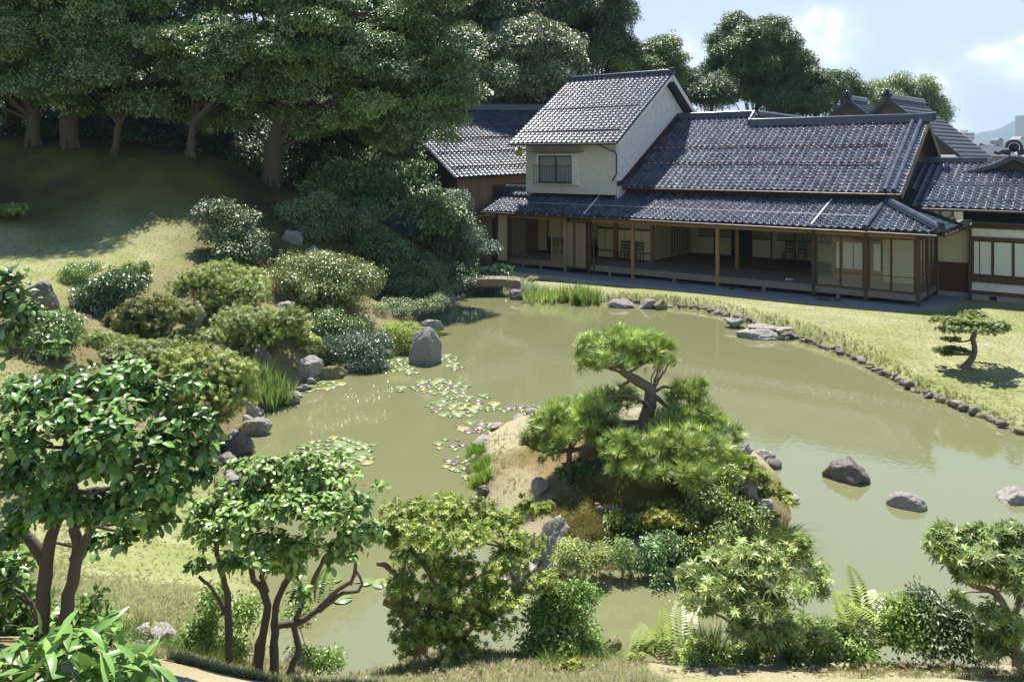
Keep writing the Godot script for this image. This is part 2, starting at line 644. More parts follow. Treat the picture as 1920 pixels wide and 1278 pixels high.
func spray(sd: int, n: int, rad: float, l: float, w: float, flat := 0.5, thick := 0.12) -> ArrayMesh:
	var r := RandomNumberGenerator.new()
	r.seed = sd
	var mb := MB.new()
	for i in n:
		var a := r.randf() * TAU
		var d := sqrt(r.randf()) * rad
		var p := Vector3(cos(a) * d, r.randfn() * thick * rad - d * d / rad * 0.25, sin(a) * d)
		var dir := Vector3(cos(a + r.randfn() * 0.7), r.randfn() * 0.35 - 0.15, sin(a + r.randfn() * 0.7))
		var up := Vector3(r.randfn() * flat, 1.0, r.randfn() * flat).normalized()
		leaf_into(mb, p, dir, up, l * r.randf_range(0.75, 1.2), w * r.randf_range(0.8, 1.15))
	return mb.mesh()


func whorl(sd: int, n: int, l: float, w: float, lift := 0.5, tiers := 2) -> ArrayMesh:
	var r := RandomNumberGenerator.new()
	r.seed = sd
	var mb := MB.new()
	for tr in tiers:
		for i in n:
			var a := TAU * (i + r.randf() * 0.6) / n + tr
			var lf := lift + r.randfn() * 0.2 - tr * 0.25
			var dir := Vector3(cos(a), lf, sin(a))
			leaf_into(mb, Vector3(0, -tr * l * 0.5, 0), dir, Vector3.UP + Vector3(cos(a), 0, sin(a)) * -lf, l * r.randf_range(0.7, 1.1) * (1.0 + 0.2 * tr), w, 0.2, 0.15)
	return mb.mesh()


func tuft(sd: int, n: int, l: float, w: float, spread := 0.6, droop := 0.3) -> ArrayMesh:  # grass or needles
	var r := RandomNumberGenerator.new()
	r.seed = sd
	var mb := MB.new()
	for i in n:
		var a := r.randf() * TAU
		var e := spread * sqrt(r.randf())
		var dir := Vector3(cos(a) * e, 1.0, sin(a) * e).normalized()
		var side := Vector3(-sin(a), 0, cos(a)) * w * 0.5
		var ll := l * r.randf_range(0.65, 1.1)
		var b := Vector3(cos(a), 0, sin(a)) * r.randf() * l * 0.06
		var mid := b + dir * ll * 0.55
		var tip := b + dir * ll + Vector3(cos(a) * e, -0.6 * e, sin(a) * e) * ll * droop
		var nn := side.normalized().cross(dir)
		if nn.y < 0.0:
			nn = -nn
			side = -side
		nn = (nn + Vector3.UP * 0.35).normalized()
		var k := mb.v.size()
		mb.v.append_array([b - side, b + side, mid - side * 0.8, mid + side * 0.8, tip])
		mb.n.append_array([nn, nn, nn, nn, nn])
		mb.ix.append_array([k, k + 2, k + 1, k + 1, k + 2, k + 3, k + 2, k + 4, k + 3])
	return mb.mesh()


func frond(sd: int, l: float) -> ArrayMesh:  # fern frond along +z rising
	var r := RandomNumberGenerator.new()
	r.seed = sd
	var mb := MB.new()
	var n := 16
	for i in n:
		var q := (i + 1.0) / (n + 1)
		var p := Vector3(0, l * (0.75 * q - 0.55 * q * q), l * q)
		for s in [-1, 1]:
			var pl := l * 0.26 * sin(PI * (0.18 + 0.80 * q)) * r.randf_range(0.9, 1.1)
			leaf_into(mb, p, Vector3(s, 0.1, 0.45), Vector3.UP, pl, l * 0.06, 0.1, 0.15)
	return mb.mesh()


func rand_basis(up: Vector3, sc: float) -> Basis:
	var y := up.normalized()
	var x := Vector3(rng.randfn(), rng.randfn() * 0.3, rng.randfn())
	x = (x - y * x.dot(y)).normalized()
	return Basis(x, y, x.cross(y)).scaled(Vector3.ONE * sc)


const GAIN := 1.95


# fills pads ([centre, radii]) with sprays; returns [transforms, colours]
func tinted(m: ArrayMesh, c: Color) -> ArrayMesh:
	var a := m.surface_get_arrays(0)
	var cc := PackedColorArray()
	cc.resize(a[Mesh.ARRAY_VERTEX].size())
	cc.fill(c)
	a[Mesh.ARRAY_COLOR] = cc
	var o := ArrayMesh.new()
	o.add_surface_from_arrays(Mesh.PRIMITIVE_TRIANGLES, a)
	return o


func fill(pads: Array, n: int, sc: float, col: Color, vary := 0.25, upness := 0.7, shell := 0.55, sub := 6, jit := 0.22) -> Array:
	var xs: Array = []
	var cs: Array = []
	var tot := 0.0
	for p in pads:
		tot += p[1].x * p[1].z + p[1].y * p[1].x
	for p in pads:
		var c: Vector3 = p[0]
		var r: Vector3 = p[1]
		var k := int(ceil(n * (r.x * r.z + r.y * r.x) / tot))
		var hue := rng.randfn() * vary * 0.5
		var clumps: Array = []
		for i in sub:
			var d := Vector3(rng.randfn(), absf(rng.randfn()) * 0.9 - 0.25, rng.randfn()).normalized()
			clumps.append([d * rng.randf_range(shell, 0.95), rng.randfn() * vary * 0.5])
		for i in k:
			var cl = clumps[i % sub]
			var q: Vector3 = cl[0] + Vector3(rng.randfn(), rng.randfn(), rng.randfn()) * 0.26
			if q.length() > 1.12:
				q = q.normalized() * rng.randf_range(0.9, 1.1)
			var o := q * r
			var nrm := (q / r).normalized()
			var up := Vector3.UP * upness + nrm * (1.0 - upness) + Vector3(rng.randfn(), rng.randfn(), rng.randfn()) * jit
			xs.append(Transform3D(rand_basis(up, sc * rng.randf_range(0.75, 1.25)), c + o))
			var g: float = 1.0 + hue + cl[1] + rng.randfn() * vary * 0.4
			g = clampf(g, 0.45, 1.9)
			g *= GAIN
			cs.append(Color(col.r * g * rng.randf_range(0.9, 1.12), col.g * g, col.b * g * rng.randf_range(0.85, 1.1)))
	return [xs, cs]


func limb(mb: MB, pts: Array, r0: float, r1: float, sides := 7, wob := 0.0) -> void:
	var cv := Curve3D.new()
	for i in pts.size():
		var d: Vector3 = (pts[mini(i + 1, pts.size() - 1)] - pts[maxi(i - 1, 0)]) * 0.18
		cv.add_point(pts[i], -d, d)
	var ln := cv.get_baked_length()
	var n := clampi(int(ln / maxf(r0 * 1.6, 0.05)), 3, 26)
	var ps := PackedVector3Array()
	var rs := PackedFloat32Array()
	for i in n + 1:
		var q := float(i) / n
		var w := Vector3(rng.randfn(), rng.randfn() * 0.5, rng.randfn()) * wob * (1.0 if i > 0 else 0.0)
		ps.append(cv.sample_baked(q * ln) + w)
		rs.append(lerpf(r0, r1, pow(q, 0.8)) * (1.0 + rng.randfn() * 0.06))
	mb.tube(ps, rs, sides)


# a shrub or small tree: pads of leaves on forked stems. Everything is relative to its base.
func plant(called: String, label: String, category: String, base: Vector3, pads: Array, leaf: Mesh, mt: String, n: int, sc: float, col: Color, opt := {}) -> Node3D:
	var o := thing(called, label, category, base, 0.0, opt.get("group", ""))
	var rel: Array = []
	for p in pads:
		rel.append([p[0] - base, p[1]])
	var mb := MB.new()
	var r0: float = opt.get("stem", 0.025)
	var fork: Vector3 = opt.get("fork", Vector3.ZERO)
	var bark: String = opt.get("bark", "twig_bark")
	if opt.has("trunks"):
		for t in opt.trunks:
			var pts: Array = []
			for q in t[0]:
				pts.append(q - base)
			limb(mb, pts, t[1], t[2], 9, t[1] * 0.12)
		part(o, "trunk", mb.mesh(), M[bark])
		mb = MB.new()
	for p in rel:
		var c: Vector3 = p[0]
		var from := fork
		if opt.has("joints"):
			var bd := 1e9
			for j in opt.joints:
				var jj: Vector3 = j - base
				if jj.distance_to(c) < bd and jj.y < c.y + 0.15:
					bd = jj.distance_to(c)
					from = jj
		var mid := from.lerp(c, 0.55) + Vector3(rng.randfn(), 0.0, rng.randfn()) * from.distance_to(c) * 0.10
		limb(mb, [from, mid, c - Vector3(0, p[1].y * 0.4, 0)], r0, r0 * 0.4, 6, r0 * 0.3)
		for k in opt.get("twigs", 5):
			var d := Vector3(rng.randfn(), rng.randf() * 0.7 - 0.1, rng.randfn()).normalized()
			var e: Vector3 = c + d * p[1] * 0.85
			limb(mb, [mid.lerp(c, rng.randf()), c.lerp(e, 0.5) - Vector3(0, p[1].y * 0.2, 0), e], r0 * 0.4, r0 * 0.12, 5, r0 * 0.2)
	if mb.v.size() > 0:
		part(o, "branches", mb.mesh(), M[bark])
	var frel: Array = []
	var ns: int = opt.get("split", 4)
	for p in rel:
		frel.append([p[0], p[1] * opt.get("core", 0.85)])
		for k in ns:
			var q := Vector3(rng.randfn(), rng.randfn() * 0.8, rng.randfn()) * 0.5
			frel.append([p[0] + q * p[1], p[1] * rng.randf_range(0.3, 0.6)])
	var f := fill(frel, n, sc, col, opt.get("vary", 0.3), opt.get("up", 0.5), opt.get("shell", 0.5), opt.get("sub", 6), opt.get("jit", 0.35))
	if opt.get("single", 0) > 0:  # the leaves that show largest are pieces of their own
		var eye := EYE - base
		var order: Array = []
		for i in f[0].size():
			order.append([f[0][i].origin.distance_squared_to(eye), i])
		order.sort_custom(func(a, b): return a[0] < b[0])
		var one: Array = []
		var rest: Array = []
		var rc: Array = []
		for k in order.size():
			if k < opt.single:
				one.append(f[0][order[k][1]])
			else:
				rest.append(f[0][order[k][1]])
				rc.append(f[1][order[k][1]])
		var ms: Array = []
		for k in 7:
			var g: float = [1.0, 0.7, 1.35, 0.9, 1.15, 0.8, 1.05][k] * GAIN
			ms.append(tinted(leaf, Color(col.r * g * (1.1 if k == 2 else 1.0), col.g * g, col.b * g)))
		pieces(o, "leaf", ms, [M[mt]], one)
		many(o, "foliage", leaf, M[mt], rest, rc)
	else:
		many(o, "foliage", leaf, M[mt], f[0], f[1])
	return o


# a big tree: trunk, limbs, crown
func tree(called: String, label: String, base: Vector3, trunk: Array, r0: float, pads: Array, leaf: Mesh, mt: String, n: int, sc: float, col: Color, opt := {}) -> Node3D:
	var o := thing(called, label, "tree", base, 0.0, opt.get("group", ""))
	var mb := MB.new()
	var pts: Array = [Vector3(0, -0.4, 0)]
	for t in trunk:
		pts.append(t - base)
	limb(mb, pts, r0, r0 * 0.45, 12, r0 * 0.08)
	for k in 5:  # root flare
		var a := TAU * k / 5.0 + rng.randf()
		limb(mb, [Vector3(0, r0 * 1.4, 0) + Vector3(cos(a), 0, sin(a)) * r0 * 0.5, Vector3(cos(a) * r0 * 1.05, 0.05, sin(a) * r0 * 1.05), Vector3(cos(a) * r0 * 1.5, -0.35, sin(a) * r0 * 1.5)], r0 * 0.35, r0 * 0.15, 6)
	part(o, "trunk", mb.mesh(), M["bark"])
	mb = MB.new()
	var top: Vector3 = pts[pts.size() - 1]
	var rel: Array = []
	for p in pads:
		rel.append([p[0] - base, p[1]])
	var step := maxi(1, rel.size() / 22)
	for i in range(0, rel.size(), step):
		var c: Vector3 = rel[i][0]
		var j: Vector3 = pts[clampi(1 + i % (pts.size() - 1), 1, pts.size() - 1)]
		if j.y > c.y:
			j = pts[1].lerp(top, 0.2)
		var mid := j.lerp(c, 0.5) + Vector3(0, 0.12 * j.distance_to(c), 0)
		limb(mb, [j, mid, c], r0 * 0.32, r0 * 0.06, 6, r0 * 0.05)
	part(o, "limbs", mb.mesh(), M["bark"])
	var f := fill(rel, n, sc, col, opt.get("vary", 0.32), opt.get("up", 0.68), opt.get("shell", 0.35), opt.get("sub", 8), 0.4)
	many(o, "crown", leaf, M[mt], f[0], f[1])
	return o


func crown_pads(c: Vector3, r: Vector3, n: int, pr: Vector3, hollow := 0.35) -> Array:
	var a: Array = []
	for i in n:
		var d := Vector3(rng.randfn(), rng.randfn() * 0.8 + 0.15, rng.randfn()).normalized() * pow(rng.randf_range(hollow, 1.0), 0.6)
		a.append([c + d * r, pr * rng.randf_range(0.7, 1.25)])
	return a


# ---------------------------------------------------------------- buildings
const TW := 0.265
const TL := 0.235
var tile_meshes: Array = []
var cap_mesh: ArrayMesh


func P(u: float, v: float, h: float) -> Vector3:  # house axes: u to the left, v to the back, h up
	return Vector3(-u, h, -v)


func make_tile(sd: int) -> ArrayMesh:
	var r := RandomNumberGenerator.new()
	r.seed = sd
	var mb := MB.new()
	var n := 8
	var tw := r.randfn() * 0.003
	for row in 4:
		for i in n + 1:
			var q := float(i) / n
			var y := 0.0
			var s := 0.0
			if q < 0.375:
				y = 0.042 * sin(PI * q / 0.375)
				s = 0.042 * PI / 0.375 / TW * cos(PI * q / 0.375)
			else:
				y = -0.016 * sin(PI * (q - 0.375) / 0.625)
				s = -0.016 * PI / 0.625 / TW * cos(PI * (q - 0.375) / 0.625)
			var z: float = [-0.03, TL - 0.03, TL - 0.004, TL + 0.002][row]
			var up: float = [0.002, 0.042, 0.034, 0.006][row]
			mb.v.append(Vector3(q * (TW + 0.004), y + up + tw * (q - 0.5), z))
			mb.n.append(Vector3(-s, 1.0, [-0.16, -0.13, 0.75, 3.0][row]).normalized())
	for row in 3:
		for i in n:
			var k := row * (n + 1) + i
			mb.ix.append_array([k, k + 1, k + n + 1, k + 1, k + n + 2, k + n + 1])
	return mb.mesh()


func half_tube(r: float, l: float, cap := true) -> ArrayMesh:  # a half round cap tile along +z
	var mb := MB.new()
	for e in 2:
		for i in 9:
			var a := PI * i / 8.0
			var k: float = [1.0, 1.12][e]
			mb.v.append(Vector3(-cos(a) * r * k, sin(a) * r * k, l * e))
			mb.n.append(Vector3(-cos(a), sin(a), 0.1).normalized())
	for i in 8:
		mb.ix.append_array([i, i + 1, i + 9, i + 1, i + 10, i + 9])
	if cap:
		var k := mb.v.size()
		mb.v.append(Vector3(0, 0, l))
		mb.n.append(Vector3(0, 0, 1))
		for i in 9:
			mb.v.append(mb.v[9 + i])
			mb.n.append(Vector3(0, 0, 1))
		for i in 8:
			mb.ix.append_array([k, k + 1 + i, k + 2 + i])
	return mb.mesh()


# one tiled slope. p0: the right or left lower corner, e: along the eave, s: up the slope. Tiles go to the list as [parent, place].
func slope(o: Node3D, called: String, p0: Vector3, e: Vector3, s: Vector3, cols: int, rows: int, list: Array, skip = null, under := true, cut := 0.0) -> MeshInstance3D:
	var nn := (-s).cross(e).normalized()
	if nn.y < 0.0:
		nn = -nn
	var mb := MB.new()
	var ln := rows * TL
	var w := cols * TW
	if under:
		var a := p0 - nn * 0.012
		var b := a + e * w
		var d := a + s * ln
		var c := b + s * ln - e * cut
		var dn := nn * 0.09
		mb.quad(d, c, b, a)
		mb.quad(a - dn, b - dn, c - dn, d - dn)
		mb.quad(a, b, b - dn, a - dn)
		mb.quad(c, d, d - dn, c - dn)
		mb.quad(b, c, c - dn, b - dn)
		mb.quad(d, a, a - dn, d - dn)
		var k := 0.2
		while k < w - cut:  # rafters
			mb.bar(a + e * k - dn - nn * 0.04 + s * 0.05, a + e * k - dn - nn * 0.04 + s * minf(1.6, ln), 0.05, 0.075, nn)
			k += 0.45
	var r := part(o, called, mb.mesh() if under else null, M["dark_wood"])
	var b3 := Basis(e, nn, -s)
	for j in rows:
		for i in cols:
			var at := p0 + e * (i * TW) + s * ((j + 1) * TL)
			if skip != null and skip.call(at + e * TW * 0.5 - s * TL * 0.5):
				continue
			var bb := b3.rotated(e, rng.randfn() * 0.005).rotated(nn, rng.randfn() * 0.004)
			list.append([r, Transform3D(bb, at + nn * (0.012 * sin(i * 0.31 + j * 0.2) + rng.randfn() * 0.0015))])
	return r


func lay_tiles(o: Node3D, list: Array, most := 300) -> void:  # the 300 that show largest as pieces, the rest as one part
	var eye := o.transform.affine_inverse() * EYE
	var order: Array = []
	for i in list.size():
		order.append([list[i][1].origin.distance_squared_to(eye), i])
	order.sort_custom(func(a, b): return a[0] < b[0])
	var near := {}
	var rest: Array = [[], [], [], []]
	for k in order.size():
		var it = list[order[k][1]]
		if k < most:
			if not near.has(it[0]):
				near[it[0]] = []
			near[it[0]].append(it[1])
		else:
			rest[rng.randi() % 4].append(it[1])
	for p in near:
		pieces(p, "tile", tile_meshes, [M["roof_tile_0"], M["roof_tile_1"], M["roof_tile_2"], M["roof_tile_3"]], near[p])
	var all: Array = []
	var cc: Array = []
	if not M.has("tile_field"):
		var m: StandardMaterial3D = M["roof_tile_0"].duplicate()
		m.resource_name = "tile_field"
		m.albedo_color = Color.WHITE
		m.vertex_color_use_as_albedo = true
		M["tile_field"] = m
	for k in 4:
		for x in rest[k]:
			all.append(x)
			var g: float = [1.0, 1.3, 0.75, 1.1][k] * rng.randf_range(0.75, 1.25)
			cc.append(Color(0.062 * g * rng.randf_range(0.92, 1.2), 0.070 * g, 0.090 * g))
	if all.size() > 0:
		many(o, "roof_tiles", tile_meshes[0], M["tile_field"], all, cc)


func ridge(o: Node3D, called: String, p: Vector3, q: Vector3, h := 0.22, w := 0.24, layers := 3, bright := true) -> void:
	var mb := MB.new()
	var d := (q - p).normalized()
	var up := Vector3.UP
	up = (up - d * up.dot(d)).normalized()
	for i in layers:
		var ww := w + (0.05 if i % 2 == 0 else 0.0) - i * 0.012
		mb.bar(p + up * (h * (i + 0.5) / layers), q + up * (h * (i + 0.5) / layers), ww, h / layers * (0.98 if i % 2 == 0 else 0.96), up)
	var r := part(o, called, mb.mesh(), M["roof_tile_1"])
	var n := maxi(1, int(p.distance_to(q) / 0.27))
	var z := d
	var x := up.cross(z)
	var xs: Array = []
	for i in n:
		xs.append(Transform3D(Basis(x, up, z), p.lerp(q, float(i) / n) + up * h))
	pieces(r, "ridge_tile", [cap_mesh], [M["roof_tile_1"], M["roof_tile_0"], M["roof_tile_3"]], xs)


func onigawara(o: Node3D, at: Vector3, dir: Vector3, s := 1.0) -> void:  # the ornamental end tile
	var mb := MB.new()
	var z := dir.normalized()
	var x := Vector3.UP.cross(z)
	var b := Basis(x, Vector3.UP, z)
	mb.box(at + Vector3(0, 0.14, 0) * s, Vector3(0.30, 0.30, 0.08) * s, b)
	mb.box(at + b * Vector3(0.19, 0.05, 0) * s, Vector3(0.16, 0.14, 0.07) * s, b)
	mb.box(at + b * Vector3(-0.19, 0.05, 0) * s, Vector3(0.16, 0.14, 0.07) * s, b)
	mb.tube(PackedVector3Array([at + b * Vector3(0, 0.16, -0.02) * s, at + b * Vector3(0, 0.16, 0.075) * s]), PackedFloat32Array([0.1 * s, 0.1 * s]), 14)
	mb.tube(PackedVector3Array([at + b * Vector3(0, 0.34, -0.25) * s, at + b * Vector3(0, 0.34, 0.07) * s]), PackedFloat32Array([0.07 * s, 0.085 * s]), 12)
	part(o, "end_tile", mb.mesh(), M["roof_tile_2"])


func bx(o: Node, called: String, lo: Vector3, hi: Vector3, mt: String) -> MeshInstance3D:  # (u, v, h) corners
	var mb := MB.new()
	var a := P(lo.x, lo.y, lo.z)
	var b := P(hi.x, hi.y, hi.z)
	mb.box((a + b) * 0.5, (b - a).abs())
	return part(o, called, mb.mesh(), M[mt])


func bx2(mb: MB, u0: float, u1: float, v0: float, v1: float, h0: float, h1: float) -> void:
	var a := P(u0, v0, h0)
	var b := P(u1, v1, h1)
	mb.box((a + b) * 0.5, (b - a).abs())


func sash(o: Node, called: String, u0: float, u1: float, v: float, h0: float, h1: float, mt: String, glass: String, rails: Array, stiles: Array, fw := 0.05) -> void:
	var mb := MB.new()
	bx2(mb, u0, u0 + fw, v - 0.018, v + 0.018, h0, h1)
	bx2(mb, u1 - fw, u1, v - 0.018, v + 0.018, h0, h1)
	bx2(mb, u0 + fw, u1 - fw, v - 0.016, v + 0.016, h0, h0 + fw * 1.3)
	bx2(mb, u0 + fw, u1 - fw, v - 0.016, v + 0.016, h1 - fw, h1)
	for r in rails:
		bx2(mb, u0 + fw, u1 - fw, v - 0.013, v + 0.013, r - 0.014, r + 0.014)
	for s in stiles:
		bx2(mb, s - 0.013, s + 0.013, v - 0.011, v + 0.011, h0 + fw * 1.3, h1 - fw)
	var f := part(o, called, mb.mesh(), M[mt])
	var g := MB.new()
	if M[glass].transparency == BaseMaterial3D.TRANSPARENCY_ALPHA:
		g.quad(P(u1 - fw, v, h1 - fw), P(u0 + fw, v, h1 - fw), P(u0 + fw, v, h0 + fw), P(u1 - fw, v, h0 + fw))
	else:
		bx2(g, u0 + fw, u1 - fw, v + 0.004, v + 0.010, h0 + fw, h1 - fw)
	part(f, "pane", g.mesh(), M[glass])


func side_sash(o: Node, u: float, v0: float, v1: float, h0: float, h1: float, rail: float) -> void:
	var mb := MB.new()
	var fw := 0.05
	bx2(mb, u - 0.018, u + 0.018, v0, v0 + fw, h0, h1)
	bx2(mb, u - 0.018, u + 0.018, v1 - fw, v1, h0, h1)
	bx2(mb, u - 0.016, u + 0.016, v0 + fw, v1 - fw, h0, h0 + 0.08)
	bx2(mb, u - 0.016, u + 0.016, v0 + fw, v1 - fw, h1 - fw, h1)
	bx2(mb, u - 0.013, u + 0.013, v0 + fw, v1 - fw, rail - 0.015, rail + 0.015)
	var f := part(o, "glass_door", mb.mesh(), M["wood_upright"])
	var g := MB.new()
	g.quad(P(u, v0 + fw, h1 - fw), P(u, v1 - fw, h1 - fw), P(u, v1 - fw, h0 + fw), P(u, v0 + fw, h0 + fw))
	part(f, "pane", g.mesh(), M["clear_glass"])


func gutter(o: Node3D, p: Vector3, q: Vector3) -> void:
	var mb := MB.new()
	mb.tube(PackedVector3Array([p, q]), PackedFloat32Array([0.045, 0.045]), 8)
	var r := part(o, "gutter", mb.mesh(), M["gutter_metal"])
	var n := int(p.distance_to(q) / 0.6)
	var hb := MB.new()
	hb.box(Vector3.ZERO, Vector3(0.022, 0.022, 0.022))
	hb.box(Vector3(0, 0.03, -0.03), Vector3(0.015, 0.06, 0.015))
	var xs: Array = []
	for i in n:
		xs.append(Transform3D(Basis.IDENTITY, p.lerp(q, (i + 0.5) / n) + Vector3(0, 0.035, 0.045)))
	pieces(r, "hook", [hb.mesh()], [M["bright_metal"]], xs)


func chair(at: Vector3, turn: float, label: String) -> void:
	var o := thing("ladderback_chair", label, "chair", at, turn, "ladderback chairs in the open rooms")
	var leg := MB.new()
	leg.tube(PackedVector3Array([Vector3.ZERO, Vector3(0, 0.42, 0)]), PackedFloat32Array([0.016, 0.018]), 7)
	var post := MB.new()
	post.tube(PackedVector3Array([Vector3.ZERO, Vector3(0, 0.42, 0), Vector3(0, 0.92, -0.05)]), PackedFloat32Array([0.016, 0.018, 0.014]), 7)
	var lm := leg.mesh()
	var pm := post.mesh()
	for s in [-0.19, 0.19]:
		part(o, "leg", lm, M["chair_wood"], Transform3D(Basis.IDENTITY, Vector3(s, 0, 0.19)))
		part(o, "leg", pm, M["chair_wood"], Transform3D(Basis.IDENTITY, Vector3(s * 0.9, 0, -0.17)))
	var st := MB.new()
	st.box(Vector3(0, 0.425, 0.01), Vector3(0.42, 0.03, 0.40))
	part(o, "seat", st.mesh(), M["cane_seat"])
	for k in 3:
		var sl := MB.new()
		sl.box(Vector3(0, 0.56 + k * 0.14, -0.185 - k * 0.012), Vector3(0.34, 0.065, 0.014))
		part(o, "slat", sl.mesh(), M["chair_wood"])
	for k in 2:
		var rg := MB.new()
		rg.bar(Vector3(-0.19, 0.14 + k * 0.12, 0.19), Vector3(0.19, 0.14 + k * 0.12, 0.19), 0.018, 0.018)
		rg.bar(Vector3(-0.19, 0.18 + k * 0.12, 0.19), Vector3(-0.17, 0.18 + k * 0.12, -0.17), 0.018, 0.018)
		rg.bar(Vector3(0.19, 0.18 + k * 0.12, 0.19), Vector3(0.17, 0.18 + k * 0.12, -0.17), 0.018, 0.018)
		part(o, "stretcher", rg.mesh(), M["chair_wood"])


const HOUSE := Vector3(13.686, 0.0, -27.65)
const TURN := -0.6538


func house_point(u: float, v: float, h: float) -> Vector3:
	return HOUSE + Basis(Vector3.UP, TURN) * P(u, v, h)


func main_house() -> void:
	var o := thing("veranda_house", "long dark tiled house with an open wooden veranda facing the pond", "house", HOUSE, TURN)
	var tiles: Array = []
	# floor, plinth
	var plinth := MB.new()
	bx2(plinth, -0.9, 18.4, -1.5, -0.6, -0.2, 0.03)
	bx2(plinth, -0.9, 18.4, -0.6, 3.6, -0.2, 0.028)
	part(o, "plinth", plinth.mesh(), M["concrete"])
	var n := 0
	for v in [0.02, 0.34, 0.66, 0.98, 1.30, 1.62, 1.94, 2.26]:
		bx(o, "floor_board", Vector3(0.07, v, 0.395), Vector3(18.0, v + 0.312, 0.43), "veranda_board")
	bx(o, "floor_beam", Vector3(0.07, -0.05, 0.20), Vector3(13.0, 0.02, 0.40), "weathered_wood_level")
	bx(o, "floor_beam", Vector3(14.15, -0.05, 0.20), Vector3(17.45, 0.02, 0.40), "weathered_wood_level")
	bx(o, "floor_beam", Vector3(-0.02, 0.07, 0.20), Vector3(0.06, 2.95, 0.40), "weathered_wood")
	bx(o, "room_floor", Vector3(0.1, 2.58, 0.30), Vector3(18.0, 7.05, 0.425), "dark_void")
	for i in 12:  # tatami mats, with dark edging
		var u: float = 3.62 + (i % 4) * 1.93
		var v: float = 2.68 + (i / 4) * 1.45
		var tm := bx(o, "tatami", Vector3(u, v, 0.425), Vector3(u + 1.90, v + 1.42, 0.437), "tatami_mat")
	var lintels := [[0.07, 3.4], [3.53, 7.08], [7.2, 10.82], [10.94, 13.0], [14.15, 17.45]]
	for l in lintels:
		bx(o, "lintel", Vector3(l[0], -0.04, 2.30), Vector3(l[1], 0.06, 2.40), "pale_wood_level")
	bx(o, "fascia_board", Vector3(-0.05, -0.06, 2.405), Vector3(18.15, 0.08, 2.72), "wood_level")
	bx(o, "fascia_board", Vector3(-0.06, 0.083, 2.30), Vector3(0.06, 3.1, 2.72), "wood_along_z")
	for u in [0.0, 1.66, 3.46, 7.14, 10.88, 13.0, 14.1, 17.42, 18.12]:
		var wt := "pale_wood" if u > 5.0 and u < 11.5 else "wood_upright"
		bx(o, "post", Vector3(u - 0.06, -0.06, 0.03), Vector3(u + 0.06, 0.06, 2.41), wt)
	for u in [5.3, 9.0, 12.0, 15.6, 2.6, 16.6]:
		bx(o, "floor_strut", Vector3(u - 0.05, -0.04, 0.03), Vector3(u + 0.05, 0.04, 0.20), "weathered_wood")
	for v in [1.4, 3.05]:
		bx(o, "post", Vector3(-0.055, v - 0.055, 0.03), Vector3(0.055, v + 0.055, 2.30), "wood_upright")
	for u in [3.5, 7.42, 11.38]:
		bx(o, "inner_post", Vector3(u - 0.065, 2.585, 0.43), Vector3(u + 0.065, 2.715, 2.55), "pale_wood")
	bx(o, "inner_lintel", Vector3(0.1, 2.60, 2.16), Vector3(3.43, 2.70, 2.24), "wood_level")
	bx(o, "inner_lintel", Vector3(11.46, 2.60, 2.16), Vector3(18.0, 2.70, 2.24), "wood_level")
	bx(o, "ceiling", Vector3(0.0, 0.1, 2.56), Vector3(18.1, 7.1, 2.60), "wood_level")
	bx(o, "back_wall", Vector3(0.0, 7.13, 0.3), Vector3(18.1, 7.25, 2.56), "plaster")
	bx(o, "side_wall", Vector3(18.06, 0.07, 0.1), Vector3(18.18, 7.1, 2.70), "board_wood")
	bx(o, "side_wall", Vector3(0.02, 3.11, 0.1), Vector3(0.12, 7.1, 2.70), "plaster")
	bx(o, "partition", Vector3(11.55, 2.75, 0.43), Vector3(11.65, 7.05, 2.55), "cream_wall")
	bx(o, "partition", Vector3(3.38, 2.75, 0.43), Vector3(3.46, 7.05, 2.55), "sliding_paper")
	# back sliding doors: paper below, lattice above
	var pn := [[9.49, 10.33], [10.37, 11.2], [7.58, 8.44], [6.50, 7.34], [5.62, 6.46], [4.74, 5.58], [3.86, 4.70]]
	for q in pn:
		bx(o, "sliding_door", Vector3(q[0], 7.05, 0.45), Vector3(q[1], 7.08, 1.27), "sliding_paper")
		var lt := MB.new()
		bx2(lt, q[0] - 0.02, q[1] + 0.02, 7.02, 7.06, 1.27, 1.31)
		bx2(lt, q[0] - 0.02, q[0] + 0.012, 7.03, 7.09, 0.44, 2.1)
		bx2(lt, q[0], q[1], 7.03, 7.09, 0.43, 0.46)
		var k: float = q[0] + 0.07
		while k < q[1] - 0.04:
			bx2(lt, k - 0.008, k + 0.008, 7.03, 7.05, 1.31, 2.1)
			k += 0.075
		part(o, "lattice", lt.mesh(), M["chair_wood"])
		bx(o, "lattice_paper", Vector3(q[0], 7.06, 1.31), Vector3(q[1], 7.075, 2.1), "cream_wall")
	bx(o, "doorway_curtain", Vector3(8.5, 7.03, 0.44), Vector3(9.44, 7.07, 2.1), "dark_cloth")
	bx(o, "door_lintel", Vector3(3.5, 7.0, 2.1), Vector3(11.5, 7.1, 2.2), "wood_level")
	# alcove screen at the left of the big room
	var sc := MB.new()
	for i in 7:
		bx2(sc, 11.52 - 0.001, 11.545, 4.9 + i * 0.28, 4.92 + i * 0.28, 0.5, 2.0)
	for i in 9:
		bx2(sc, 11.53, 11.548, 4.9, 6.6, 0.5 + i * 0.18, 0.515 + i * 0.18)
	part(o, "alcove_screen", sc.mesh(), M["wood_upright"])
